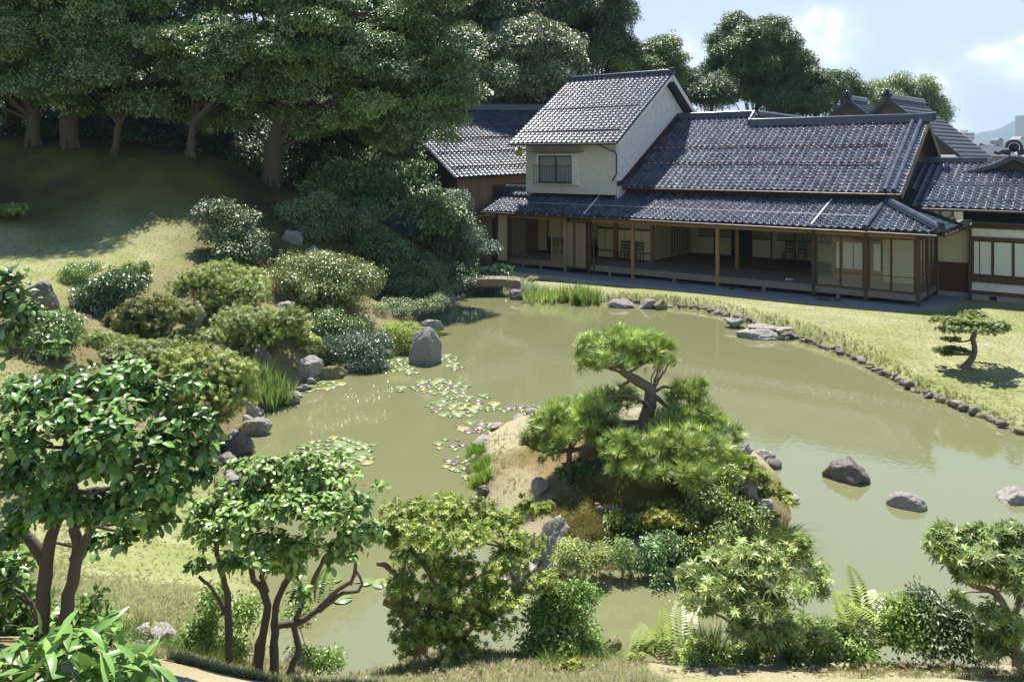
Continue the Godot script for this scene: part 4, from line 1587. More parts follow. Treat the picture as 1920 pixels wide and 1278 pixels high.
func rear_houses() -> void:
	# gabled houses behind the main ridge
	for q in [[Vector3(20.14,8.29,-44.00), 5.4, 3.6, 3.2, "rear house with a plank gable and a long dark roof running down to the right"], [Vector3(19.23,8.43,-47.00), 2.6, 2.6, 3.0, "smaller rear gable peeping over the main ridge, left of a bigger one"]]:
		var o := thing("rear_house", q[4], "house", q[0], -0.78)
		var ln: float = q[1]
		var hw: float = q[2]
		var dr: float = q[3]
		var mb := MB.new()
		for sd in [-1.0, 1.0]:
			var a := Vector3.ZERO
			var b := Vector3(0, 0, -ln)
			var c := Vector3(sd * hw, -dr * (hw / 3.6), -ln - 0.2)
			var d := Vector3(sd * hw, -dr * (hw / 3.6), 0)
			if sd > 0:
				mb.quad(b, c, d, a)
			else:
				mb.quad(a, d, c, b)
			for k in 15:
				var t := (k + 0.5) / 15.0
				mb.bar(a.lerp(d, t) + Vector3(0, 0.02, 0), b.lerp(c, t) + Vector3(0, 0.02, 0), 0.05, 0.05)
			mb.bar(a, d, 0.1, 0.16)
		part(o, "roof", mb.mesh(), M["dull_tile"])
		ridge(o, "ridge", Vector3(0, -0.02, 0.05), Vector3(0, -0.02, -ln), 0.2, 0.3, 2)
		onigawara(o, Vector3(0, 0.1, 0.1), Vector3(0, 0, 1), 1.0)
		var g := MB.new()
		g.tri(Vector3(0, -0.15, -0.6), Vector3(hw * 0.9, -dr * hw / 3.6 * 0.95, -0.6), Vector3(-hw * 0.9, -dr * hw / 3.6 * 0.95, -0.6))
		part(o, "gable", g.mesh(), M["weathered_wood"])
		var w := MB.new()
		w.box(Vector3(0, -dr * hw / 3.6 - 1.6, -ln * 0.5), Vector3(hw * 1.7, 3.3, ln * 0.8))
		part(o, "wall", w.mesh(), M["cream_wall"])
		for k in 8:
			var st := MB.new()
			st.box(Vector3(hw * 0.85 - k * 0.6, -dr * hw / 3.6 - 1.6, -ln * 0.1 + 0.02), Vector3(0.12, 3.3, 0.06))
			part(o, "stud", st.mesh(), M["board_wood"])


func fence_and_bridge() -> void:
	var o := thing("board_fence", "brown board fence standing out from the left end of the veranda house", "fence", house_point(18.2, -0.3, 0.0), TURN)
	for k in 9:
		var mb := MB.new()
		mb.box(Vector3(-0.09 - k * 0.175, 1.2, 0.006 * (k % 2)), Vector3(0.17, 2.3, 0.025))
		part(o, "board", mb.mesh(), M[["board_wood", "board_wood", "weathered_wood"][(k * 2 + k / 3) % 3]])
	var cp := MB.new()
	cp.bar(Vector3(0.02, 2.42, 0), Vector3(-1.6, 2.20, 0), 0.1, 0.05)
	part(o, "coping", cp.mesh(), M["bright_metal"])
	# little bridge
	var b := thing("garden_bridge", "low arched bridge over the far inlet of the pond", "bridge", Vector3(-0.79,-0.10,-31.81))
	var n := 9
	for i in n:
		var q := (i + 0.5) / n
		var x := (q - 0.5) * 2.2
		var y := 0.42 + 0.08 * (1.0 - 4.0 * (q - 0.5) * (q - 0.5))
		var mb := MB.new()
		mb.box(Vector3(x, y, 0), Vector3(0.235, 0.05, 0.9), Basis(Vector3.BACK, -(q - 0.5) * 0.45))
		part(b, "plank", mb.mesh(), M["weathered_wood_level"])
	for z in [-0.38, 0.38]:
		var mb := MB.new()
		for i in n:
			var q0 := float(i) / n - 0.5
			var q1 := float(i + 1) / n - 0.5
			mb.bar(Vector3(q0 * 2.2, 0.28 + 0.08 * (1.0 - 4.0 * q0 * q0), z), Vector3(q1 * 2.2, 0.28 + 0.08 * (1.0 - 4.0 * q1 * q1), z), 0.12, 0.24)
		part(b, "beam", mb.mesh(), M["board_wood"])
	# rusty fence on the hill
	var f := thing("hill_fence", "low rusty fence running down among the trunks on the hill", "fence", Vector3.ZERO)
	var p0 := Vector3(-15.28,6.22,-34.00)
	var p1 := Vector3(-11.36,4.96,-33.00)
	for k in 22:
		var p: Vector3 = p0.lerp(p1, k / 21.0)
		var mb := MB.new()
		mb.box(p + Vector3(0, -0.35, 0), Vector3(0.10, 0.75, 0.03))
		part(f, "slat", mb.mesh(), M["red_board"])
	var rl := MB.new()
	rl.bar(p0, p1, 0.05, 0.06)
	part(f, "rail", rl.mesh(), M["weathered_wood"])
	# green netting and a blue sheet in the shade beside the storehouse
	var nt := MB.new()
	for k in 5:
		var x := k * 0.22
		nt.box(Vector3(x, 0.4 + 0.07 * sin(k * 1.9), 0.04 * sin(k * 2.1)), Vector3(0.23, 0.8, 0.02), Basis(Vector3.UP, 0.25 * sin(k * 1.7)))
	lone("green_netting", nt.mesh(), M["green_net"], "dark green netting hung in the shade below the storehouse", "netting", Vector3(-4.71,2.04,-31.00))
	var bs := MB.new()
	bs.box(Vector3(0, 0.4, 0), Vector3(0.18, 0.75, 0.04), Basis(Vector3.UP, 0.3))
	bs.box(Vector3(0.17, 0.42, 0.03), Vector3(0.18, 0.7, 0.04), Basis(Vector3.UP, -0.2))
	lone("blue_sheet", bs.mesh(), M["blue_sheet"], "small blue sheet hanging beside the green netting", "sheet", Vector3(-3.64,2.34,-31.50))


func town() -> void:
	# plain, hills
	var mb := MB.new()
	var rings := [48.0, 70.0, 100.0, 160.0, 260.0, 420.0, 700.0, 1100.0, 1700.0, 2600.0, 4200.0]
	var seg := 64
	for r in rings:
		for k in seg + 1:
			var a := TAU * k / seg
			var h: float = lerpf(-3.0, 18.0, smoothstep(60.0, 1300.0, r))
			mb.v.append(Vector3(cos(a) * r, h, sin(a) * r))
			mb.n.append(Vector3.UP)
	for i in rings.size() - 1:
		for k in seg:
			var q := i * (seg + 1) + k
			mb.ix.append_array([q, q + seg + 1, q + 1, q + 1, q + seg + 1, q + seg + 2])
	struct("town_plain", mb.mesh(), tri_mat("plain", [lin(0.07, 0.09, 0.04), lin(0.20, 0.19, 0.15), lin(0.10, 0.12, 0.06)], Vector3.ONE * 0.02, 0.95, 41, 0.05, 0.0, true))
	var hm := tri_mat("hill_green", [lin(0.035, 0.055, 0.025), lin(0.075, 0.095, 0.045)], Vector3.ONE * 0.008, 0.95, 42, 0.05, 0.0, true)
	for q in [[3400.0, 270.0, 0.66, 0.0, 1.0], [2500.0, 105.0, 0.70, 40.0, 2.0]]:
		var hb := MB.new()
		var nx := 150
		for j in 9:
			for i in nx:
				var a := -PI * 0.5 - 0.35 + 1.35 * i / (nx - 1)
				var az := a + PI * 0.5
				var prof: float = q[1] * (0.25 + 0.75 * smoothstep(0.42, q[2], az)) * (0.85 + 0.3 * fn.get_noise_2d(az * 220.0 + q[3], q[4] * 50.0) + 0.07 * fn.get_noise_2d(az * 1500.0, q[4] * 90.0))
				prof *= smoothstep(-0.05, 0.46, az) if q[4] == 1.0 else smoothstep(0.2, 0.62, az)
				var t := j / 8.0
				var r: float = q[0] + t * 700.0
				var hh := prof * sin(PI * 0.5 * minf(1.0, t * 1.35)) * (1.0 + 0.10 * fn.get_noise_2d(az * 900.0, t * 300.0)) + 12.0
				hb.v.append(Vector3(cos(a) * r, hh, sin(a) * r))
		for i in hb.v.size():
			var r0 := hb.v[maxi(i - 1, 0)]
			var r1 := hb.v[mini(i + 1, hb.v.size() - 1)]
			var b0 := hb.v[maxi(i - nx, 0)]
			var b1 := hb.v[mini(i + nx, hb.v.size() - 1)]
			var nn := (r1 - r0).cross(b1 - b0)
			hb.n.append((nn if nn.y > 0.0 else -nn).normalized())
		for j in 8:
			for i in nx - 1:
				var k := j * nx + i
				hb.ix.append_array([k, k + nx, k + 1, k + 1, k + nx, k + nx + 1])
		struct("hills", hb.mesh(), hm)
	# apartment blocks
	for q in [[Vector3(567.47,35.31,-900.00), 19.5, 39.0, 12, 7, "tall pale apartment block far off at the edge of the town"], [Vector3(495.58,29.47,-900.00), 12.0, 13.0, 3, 5, "squat pale building far off beside the rear roof"]]:
		var o := thing("apartment_block", q[5], "building", q[0], 0.2)
		var w := MB.new()
		w.box(Vector3(0, -q[2] * 0.5, 0), Vector3(q[1] * 1.1, q[2] * 2.0, 16.0))
		w.box(Vector3(0, q[2] * 0.5 + 1.5, 0), Vector3(q[1] * 0.4, 3.0, 6.0))
		part(o, "wall", w.mesh(), M["plaster"])
		for i in int(q[3]) * 1:
			for j in int(q[4]):
				var wi := MB.new()
				wi.box(Vector3((j + 0.5) / q[4] * q[1] - q[1] * 0.5, q[2] * 0.5 - 2.2 - i * 3.4, 8.05), Vector3(q[1] / q[4] * 0.62, 1.7, 0.2))
				part(o, "window", wi.mesh(), M["dark_cloth"])
	var words := ["white", "grey", "brown", "cream"]
	var k := 0
	for q in [[1862, 292, 170], [1845, 284, 260], [1880, 280, 330], [1895, 270, 420], [1855, 272, 450], [1835, 276, 380], [1870, 264, 520], [1908, 262, 520], [1890, 292, 200], [1822, 270, 470], [1848, 296, 150]]:
		var d: float = q[2] * 1.7
		var p := Vector3((q[0] - 960.0) / 1540.0 * d, 4.92 - (q[1] - 302.0) / 1540.0 * d, -d)
		var o := thing("town_house", "small %s town house far off, %s" % [words[k % 4], ["just past the wing ridge", "below the squat pale building", "left of the ornamental gable crest", "high up near the hills", "up the plain behind the squat building", "close to the rear roof's eave", "at the foot of the hills", "under the tall apartment block", "right over the wing ridge end", "half behind the rear roof", "nearest of all to the rear eave"][k]], "house", p, 0.3 * k, "houses of the distant town")
		o.scale = Vector3.ONE * 1.7
		var w := MB.new()
		w.box(Vector3(0, -1.6, 0), Vector3(5.5, 4.2, 4.5))
		part(o, "wall", w.mesh(), M[["white_plaster", "plaster", "board_wood", "cream_wall"][k % 4]])
		var r := MB.new()
		r.quad(Vector3(-3.1, 2.0, 0), Vector3(3.1, 2.0, 0), Vector3(3.1, 0.3, 2.7), Vector3(-3.1, 0.3, 2.7))
		r.quad(Vector3(3.1, 2.0, 0), Vector3(-3.1, 2.0, 0), Vector3(-3.1, 0.3, -2.7), Vector3(3.1, 0.3, -2.7))
		part(o, "roof", r.mesh(), M["dull_tile"])
		k += 1


# ---------------------------------------------------------------- the sky
func make_sky() -> PanoramaSkyMaterial:
	var w := 2048
	var h := 1024
	var nz := FastNoiseLite.new()
	nz.seed = 11
	nz.frequency = 1.0
	nz.fractal_octaves = 5
	var data := PackedByteArray()
	data.resize(w * h * 3)
	var top := Color(0.05, 0.12, 0.30)
	var mid := Color(0.31, 0.40, 0.485)
	var low := Color(0.415, 0.465, 0.50)
	var puffs := [[15.2, 9.0, 2.4, 1.9], [13.0, 7.6, 2.6, 1.6], [10.6, 7.2, 2.2, 1.2], [16.8, 6.2, 3.5, 1.7], [21.0, 5.6, 2.5, 1.6], [24.0, 4.0, 4.0, 1.5], [28.5, 5.2, 3.0, 2.0], [31.0, 7.4, 1.4, 1.0], [30.0, 3.4, 4.5, 1.8], [35.0, 5.0, 4.0, 2.0], [18.5, 3.8, 4.5, 1.6], [42.0, 6.0, 4.0, 2.2], [5.0, 6.0, 4.0, 1.8], [-4.0, 7.0, 5.0, 2.0]]
	for k in 46:  # the same kind of cloud all round
		puffs.append([50.0 + k * 6.4 + rng.randf() * 4.0, rng.randf_range(3.0, 9.0), rng.randf_range(2.0, 4.5), rng.randf_range(1.2, 2.2)])
	for j in h:
		var el := (0.5 - (j + 0.5) / h) * 180.0
		var base := low
		if el > 0.0:
			var t := el / 90.0
			base = low.lerp(mid, smoothstep(0.0, 0.22, t)).lerp(top, smoothstep(0.10, 0.55, t))
		else:
			base = Color(0.22, 0.22, 0.17)
		var row: Array = []
		for pf in puffs:
			if absf(el - pf[1]) < pf[3] * 2.4:
				row.append(pf)
		for i in w:
			var c := base
			if row.size() > 0 and el > 0.0:
				var az := ((i + 0.5) / w - 0.5) * 360.0
				var dn := 0.0
				for pf in row:
					var dx: float = az - pf[0]
					if dx > 180.0:
						dx -= 360.0
					if dx < -180.0:
						dx += 360.0
					dx /= pf[2]
					if absf(dx) < 2.3:
						var dy: float = (el - pf[1]) / pf[3]
						if dy < 0.0:
							dy *= 0.6
						dn = maxf(dn, exp(-(dx * dx + dy * dy) * 0.9))
				if dn > 0.05:
					var ar := deg_to_rad(az)
					var p := Vector3(sin(ar), tan(deg_to_rad(el)) * 1.3, cos(ar))
					var f := nz.get_noise_3dv(p * 11.0) * 0.55 + nz.get_noise_3dv(p * 34.0 + Vector3(5, 3, 1)) * 0.3
					var a := smoothstep(0.42, 0.85, dn + f)
					var soft := smoothstep(0.1, 0.8, dn + f * 0.5) * 0.5
					a = maxf(a * 0.92, soft)
					var lit := Color(0.72, 0.72, 0.72).lerp(Color(0.42, 0.46, 0.51), clampf(0.35 - f * 1.2, 0.0, 1.0) * 0.6)
					c = c.lerp(lit, a)
			c = c.linear_to_srgb()
			var k := (j * w + i) * 3
			data[k] = int(clampf(c.r, 0, 1) * 255.0)
			data[k + 1] = int(clampf(c.g, 0, 1) * 255.0)
			data[k + 2] = int(clampf(c.b, 0, 1) * 255.0)
	var im := Image.create_from_data(w, h, false, Image.FORMAT_RGB8, data)
	var m := PanoramaSkyMaterial.new()
	m.panorama = ImageTexture.create_from_image(im)
	m.energy_multiplier = 1.0
	return m


# ---------------------------------------------------------------- pond things
func pond() -> void:
	make_water()
	# stones in the water and on the banks
	var list := [
		[Vector3(-2.22,-0.10,-21.12), Vector3(0.85, 1.5, 0.75), "pond_stone", "big upright domed boulder standing in the water among the lily pads", 1, 0.1, 0.0],
		[Vector3(5.46,-0.22,-13.46), Vector3(1.02, 0.78, 0.75), "dark_stone", "dark brown wet boulder alone in open water right of the island", 2, -0.2, 0.0],
		[Vector3(5.92,-0.25,-12.32), Vector3(0.56, 0.40, 0.42), "pond_stone", "small rounded grey stone in open water below the dark brown boulder", 3, -0.3, 0.0],
		[Vector3(7.66,-0.25,-12.58), Vector3(0.75, 0.42, 0.6), "pale_stone", "flat topped pale stone in the water, cut by the picture's right side", 4, 0.0, 0.0],
		[Vector3(4.40,-0.25,-14.22), Vector3(0.52, 0.36, 0.42), "pale_stone", "pale stone in the water just off the island's right shore", 5, 0.3, 0.0],
		[Vector3(7.15,-0.20,-24.19), Vector3(1.75, 0.42, 1.15), "pale_stone", "broad flat slab stone jutting from the lawn edge over the water", 6, -0.35, 0.0],
		[Vector3(6.95,-0.10,-25.60), Vector3(0.75, 0.45, 0.6), "pale_stone", "blocky stone on the lawn edge touching the far side of the broad slab", 7, 0.2, 0.0],
		[Vector3(7.54,0.02,-24.34), Vector3(1.1, 0.14, 0.6), "pale_stone", "thin flat stepping stone in the grass behind the broad slab", 8, -0.2, 0.0],
		[Vector3(7.93,0.02,-23.96), Vector3(0.6, 0.13, 0.4), "pale_stone", "second smaller stepping stone in the grass beside the thin flat one", 9, 0.1, 0.0],
		[Vector3(3.97,-0.20,-29.10), Vector3(1.2, 0.5, 0.8), "pond_stone", "flat layered stone at the water's edge right of the reeds", 10, 0.0, 0.0],
		[Vector3(4.81,-0.15,-28.92), Vector3(0.8, 0.45, 0.6), "pond_stone", "arched stone next to the flat layered one at the lawn edge", 11, 0.4, 0.0],
		[Vector3(5.22,-0.15,-28.71), Vector3(0.6, 0.5, 0.5), "mossy_stone", "mossy lump of stone, third from the reeds along the lawn edge", 12, 0.8, 0.0],
		[Vector3(-4.86,-0.10,-19.42), Vector3(0.85, 1.05, 0.7), "pale_stone", "tall pointed pale rock on the left shore beside the iris clump", 13, 0.4, 0.2],
		[Vector3(-4.40,-0.20,-19.66), Vector3(0.8, 0.6, 0.7), "mossy_stone", "earthy boulder sloping into the water right of the pointed pale rock", 14, 0.0, 0.0],
		[Vector3(-4.84,-0.20,-15.64), Vector3(0.62, 0.52, 0.45), "pale_stone", "triangular pale stone in the water at the near left shore", 15, 0.0, 0.0],
		[Vector3(-5.20,-0.15,-16.33), Vector3(0.30, 0.66, 0.3), "pond_stone", "thin upright stone behind the triangular pale stone", 16, 0.0, 0.0],
		[Vector3(-4.83,-0.15,-14.57), Vector3(0.55, 0.55, 0.5), "dark_stone", "dark mottled stone in front of the triangular pale stone", 17, 0.5, 0.0],
		[Vector3(-4.75,-0.15,-13.79), Vector3(0.5, 0.35, 0.4), "dark_stone", "low dark stone at the shore nearest the camellias", 18, 0.1, 0.0],
		[Vector3(-4.72,-0.20,-17.52), Vector3(0.4, 0.3, 0.3), "pond_stone", "small stone at the foot of the iris clump", 19, 0.1, 0.0],
		[Vector3(-2.49,-0.15,-25.19), Vector3(1.0, 0.42, 0.8), "pale_stone", "flat sunlit slab at the tip of the left shore behind the domed boulder", 20, 0.3, 0.15],
		[Vector3(-2.32,-0.10,-29.73), Vector3(0.75, 0.85, 0.6), "pond_stone", "pointed stone in the shade at the far left shore before the bridge", 21, 0.0, 0.0],
		[Vector3(-5.59,0.49,-18.30), Vector3(0.5, 0.75, 0.5), "dark_stone", "dark stone under the shrubs above the iris clump", 22, 0.0, 0.0],
		[Vector3(-7.71,2.66,-13.50), Vector3(0.55, 0.55, 0.5), "dark_stone", "dark boulder on the upper lawn by the picture's left side", 23, 0.0, 0.0],
		[Vector3(-5.29,0.53,-20.00), Vector3(0.6, 0.6, 0.5), "mossy_stone", "brown stone half buried in the red slope above the pointed pale rock", 24, 0.0, 0.0],
		[Vector3(-6.07,0.98,-22.00), Vector3(0.55, 0.5, 0.5), "pale_stone", "pale stone at the foot of the big sunlit shrub on the slope", 25, 0.0, 0.0],
		[Vector3(-7.51,1.19,-19.60), Vector3(0.45, 0.65, 0.4), "pond_stone", "grey stone showing between two olive shrubs on the slope", 26, 0.0, 0.0],
		[Vector3(-7.22,2.11,-27.00), Vector3(0.8, 1.2, 0.6), "pond_stone", "tall grey stone standing in the shade on the wooded slope", 27, 0.0, 0.0],
		[Vector3(-6.45,1.94,-26.50), Vector3(0.5, 0.5, 0.5), "pond_stone", "short grey stone beside the tall one on the wooded slope", 28, 0.0, 0.0],
		[Vector3(0.75,0.18,-33.00), Vector3(0.7, 0.35, 0.5), "mossy_stone", "brown stone on the grass by the bridge's right end", 29, 0.0, 0.0],
		[Vector3(0.16,-0.15,-30.74), Vector3(0.8, 0.6, 0.6), "dark_stone", "dark stone under the bridge's right end at the waterline", 30, 0.0, 0.0],
		# island
		[Vector3(1.96,0.33,-11.60), Vector3(0.5, 0.6, 0.4), "mossy_stone", "mossy upright stone on the island below the pine, right of the stump", 31, 0.0, 0.0],
		[Vector3(2.51,0.43,-11.70), Vector3(0.6, 0.45, 0.5), "mossy_stone", "yellowish stone under the pine's right boughs", 32, 0.3, 0.0],
		[Vector3(1.59,-0.06,-10.90), Vector3(0.42, 0.62, 0.35), "dark_stone", "dark upright stone in the island's front bank above the water", 33, 0.0, 0.0],
		[Vector3(3.43,0.21,-11.70), Vector3(0.5, 0.45, 0.4), "pale_stone", "pale boulder on the island's right flank among small shrubs", 34, 0.2, 0.0],
		[Vector3(3.49,0.15,-11.30), Vector3(0.3, 0.25, 0.25), "pale_stone", "smaller pale stone below the boulder on the island's right flank", 35, 0.0, 0.0],
		[Vector3(3.64,0.41,-12.80), Vector3(0.3, 0.35, 0.3), "pale_stone", "white stone peeping out behind the pine's right bough", 36, 0.0, 0.0],
		[Vector3(0.53,-0.09,-10.90), Vector3(0.34, 0.78, 0.45), "pale_stone", "leaning fin of grey rock at the island's front left corner", 37, 0.2, -0.5],
		[Vector3(0.17,-0.20,-10.20), Vector3(0.5, 0.28, 0.9), "pale_stone", "long pale slab sloping into the water at the island's front left corner", 38, 0.5, -0.3],
		[Vector3(-0.45,-0.20,-12.72), Vector3(0.28, 0.32, 0.25), "dark_stone", "small dark stone standing at the island's left shore", 39, 0.0, 0.0],
		[Vector3(-0.54,-0.20,-14.99), Vector3(0.42, 0.22, 0.4), "pale_stone", "pale flat stone at the left shore of the island above the grass strip", 40, 0.0, 0.0],
		[Vector3(-0.26,-0.20,-15.83), Vector3(0.5, 0.2, 0.3), "pale_stone", "low pale stone at the island's sandy far corner", 41, 0.6, 0.0],
		[Vector3(0.16,-0.20,-16.32), Vector3(0.35, 0.2, 0.3), "pale_stone", "round white stone on the island's far shore by the lily pads", 42, 0.0, 0.0],
		[Vector3(-0.30,-0.12,-13.09), Vector3(0.38, 0.12, 0.18), "pale_stone", "flat pale chip of stone lying on the island's sand", 43, 0.2, 0.0],
		[Vector3(0.69,0.02,-13.33), Vector3(0.36, 0.3, 0.3), "pond_stone", "grey stone behind the wooden prop under the pine", 44, 0.2, 0.0],
		[Vector3(0.39,0.21,-11.90), Vector3(0.32, 0.26, 0.28), "pale_stone", "pale stone on the sand left of the mossy mound", 45, 0.0, 0.0],
		[Vector3(2.02,0.81,-12.70), Vector3(0.45, 0.4, 0.4), "pond_stone", "grey stone at the foot of the pine trunk", 46, 0.0, 0.0],
		# near bank
		[Vector3(-2.76,1.15,-6.50), Vector3(0.30, 0.22, 0.26), "pale_stone", "largest pale yellow stone of the heap on the near left bank", 47, 0.2, 0.0],
		[Vector3(-2.95,1.17,-6.50), Vector3(0.24, 0.2, 0.22), "pale_stone", "flat sided stone at the left of the heap on the near left bank", 48, 0.8, 0.0],
		[Vector3(-2.76,1.17,-6.30), Vector3(0.22, 0.16, 0.2), "pale_stone", "wedge shaped stone in the front of the heap on the near left bank", 49, 0.3, 0.0],
		[Vector3(-2.81,1.19,-6.20), Vector3(0.26, 0.2, 0.2), "pond_stone", "brownish stone under the heap on the near left bank", 50, 0.3, 0.0],
		[Vector3(-2.50,1.28,-5.90), Vector3(0.2, 0.22, 0.2), "pale_stone", "lowest stone of the near left bank, almost at the lower frame edge", 51, 0.0, 0.0],
		[Vector3(-2.32,1.30,-5.80), Vector3(0.16, 0.13, 0.16), "pond_stone", "little stone right of the lowest one on the near left bank", 52, 0.0, 0.0],
		[Vector3(-1.97,0.20,-7.60), Vector3(0.5, 0.35, 0.4), "pale_stone", "pale stone at the water behind the second camellia's trunks", 53, 0.0, 0.0],
		[Vector3(0.83,0.98,-6.70), Vector3(0.2, 0.14, 0.16), "mossy_stone", "pinkish lump of stone on the crest of the near bank before the ferns", 54, 0.0, 0.0],
	]
	for q in list:
		rock(q[0], q[1], q[2], q[3], q[4], q[5], q[6])
	# stone edging of the lawn
	var edge := MB.new()
	var e0 := empty(self, "lawn_edging")
	e0.set_meta("kind", "structure")
	var ms: Array = []
	for i in 8:
		ms.append(rock_mesh(200 + i, Vector3.ONE, 1, 0.3, 7))
	var run := [Vector2(3.13,-30.16), Vector2(4.29,-30.04), Vector2(5.32,-29.27), Vector2(6.35,-28.74), Vector2(7.13,-27.45), Vector2(7.53,-26.36), Vector2(7.92,-24.88), Vector2(8.33,-23.77), Vector2(8.74,-22.43), Vector2(8.98,-20.95), Vector2(9.00,-18.73), Vector2(9.28,-17.42), Vector2(9.50,-16.25), Vector2(9.77,-15.43), Vector2(9.90,-14.66)]
	var xs: Array = []
	for i in run.size() - 1:
		var a: Vector2 = run[i]
		var b: Vector2 = run[i + 1]
		var n := int(a.distance_to(b) / 0.19)
		for k in n:
			var p := a.lerp(b, (k + rng.randf() * 0.5) / n)
			var s := Vector3(rng.randf_range(0.08, 0.42), rng.randf_range(0.10, 0.22), rng.randf_range(0.10, 0.22))
			xs.append(Transform3D(Basis(Vector3.UP, rng.randf() * TAU).scaled_local(s), Vector3(p.x + rng.randfn() * 0.03, -0.25 + rng.randf() * 0.10, p.y)))
	pieces(e0, "stone", ms, [M["dark_stone"], M["mossy_stone"], M["dark_stone"], M["pond_stone"], M["dark_stone"], M["mossy_stone"]], xs)
	# stones round the island and the left shore
	var e1 := empty(self, "shore_stones")
	e1.set_meta("kind", "structure")
	var xs2: Array = []
	for poly in [isle]:
		for i in poly.size():
			if rng.randf() < 0.22:
				var s := Vector3(rng.randf_range(0.14, 0.45), rng.randf_range(0.12, 0.26), rng.randf_range(0.14, 0.3))
				xs2.append(Transform3D(Basis(Vector3.UP, rng.randf() * TAU).scaled_local(s), Vector3(poly[i].x, WL + 0.03, poly[i].y)))
	for i in shore.size():
		if shore[i].x < -0.5 and shore[i].y < -12.0 and rng.randf() < 0.75:
			var s := Vector3(rng.randf_range(0.18, 0.5), rng.randf_range(0.15, 0.36), rng.randf_range(0.2, 0.4))
			xs2.append(Transform3D(Basis(Vector3.UP, rng.randf() * TAU).scaled_local(s), Vector3(shore[i].x, WL + 0.05, shore[i].y)))
	pieces(e1, "stone", ms, [M["pond_stone"], M["mossy_stone"], M["dark_stone"], M["pale_stone"]], xs2)
	lilies()


func lilies() -> void:
	var pm := MB.new()
	var n := 18
	pm.v.append(Vector3(0, 0.003, 0))
	pm.n.append(Vector3.UP)
	for i in n + 1:
		var a := TAU * (0.03 + 0.94 * i / n)
		pm.v.append(Vector3(cos(a), 0.007 * (0.5 + 0.5 * sin(a * 3.0)), sin(a)))
		pm.n.append(Vector3(cos(a) * 0.06, 1, sin(a) * 0.06).normalized())
	for i in n:
		pm.ix.append_array([0, i + 1, i + 2])
	var pad := pm.mesh()
	var groups := [
		[[[700, 690, 55, 10, 26], [745, 680, 45, 16, 44], [765, 697, 18, 6, 5]], 0.17, [0, 1, 0, 1, 1, 0, 0, 1, 0, 2], "water lily spread on the left of the domed boulder"],
		[[[840, 672, 16, 8, 10], [853, 687, 15, 5, 8]], 0.16, [0, 1, 1], "small water lily floating right of the domed boulder"],
		[[[600, 722, 45, 12, 18]], 0.16, [0, 1, 0, 2], "sparse water lily by the left shore under the pointed rock"],
		[[[825, 725, 52, 14, 80], [750, 728, 10, 5, 3], [870, 738, 12, 4, 4]], 0.15, [0, 1, 0, 3, 1, 0, 0, 1, 3, 2, 1], "dense water lily with some purple leaves below the domed boulder"],
		[[[858, 762, 50, 20, 62], [905, 745, 15, 5, 3], [812, 765, 12, 8, 4], [930, 765, 28, 8, 9]], 0.155, [0, 0, 1, 3, 0, 1, 0, 1, 2], "wide water lily between the dense one and the island"],
		[[[900, 800, 40, 12, 24], [990, 768, 30, 8, 14], [930, 800, 20, 8, 14]], 0.13, [0, 3, 1, 2, 3], "thin water lily lapping the island's sandy far corner"],
		[[[628, 845, 66, 24, 120], [690, 838, 12, 6, 5], [672, 862, 26, 8, 9]], 0.165, [0, 1, 0, 0, 1, 0, 1, 0, 0, 1, 2], "round raft of bright green water lily before the second camellia"],
		[[[855, 870, 24, 14, 12], [845, 835, 25, 12, 7], [880, 890, 15, 10, 8]], 0.12, [1, 0, 3, 2], "scattered small water lily left of the island's grass strip"],
		[[[615, 1092, 20, 8, 4], [665, 1090, 22, 8, 5], [715, 1092, 22, 8, 6], [640, 1125, 8, 5, 1], [950, 1080, 14, 10, 3]], 0.16, [0, 0, 1, 3], "water lily in the narrow water beside the azalea"],
	]
	var mats: Array = [M["lily_pad_green"], M["lily_pad_pale"], M["lily_pad_yellow"], M["lily_pad_purple"]]
	for g in groups:
		var o := thing("water_lily", g[3], "water lily", Vector3(0, WL, 0), 0.0, "water lilies on the pond")
		var placed: Array = []
		var cnt := 0
		for c in g[0]:
			for k in int(c[4]):
				for attempt in 14:
					var a := rng.randf() * TAU
					var q := sqrt(rng.randf())
					var px: float = c[0] + cos(a) * q * c[2]
					var py: float = c[1] + sin(a) * q * c[3]
					var d := (EYE.y - WL) * 1540.0 / (py - 302.0)
					var p := Vector2((px - 960.0) / 1540.0 * d, -d)
					var r: float = g[1] * rng.randf_range(0.4, 1.05)
					var ok := true
					for e in placed:
						if p.distance_to(e[0]) < (r + e[1]) * 0.82:
							ok = false
							break
					if ok:
						placed.append([p, r])
						var m := MeshInstance3D.new()
						m.name = "leaf" if cnt == 0 else "leaf_%03d" % cnt
						m.mesh = pad
						var set: Array = g[2]
						m.material_override = mats[set[rng.randi() % set.size()]]
						m.transform = Transform3D(Basis.from_euler(Vector3(rng.randfn() * 0.03, rng.randf() * TAU, rng.randfn() * 0.03)).scaled_local(Vector3(r, 1.0, r * 0.94)), Vector3(p.x, 0.006 + 0.004 * rng.randf() + cnt * 0.00005, p.y))
						o.add_child(m, true)
						cnt += 1
						break


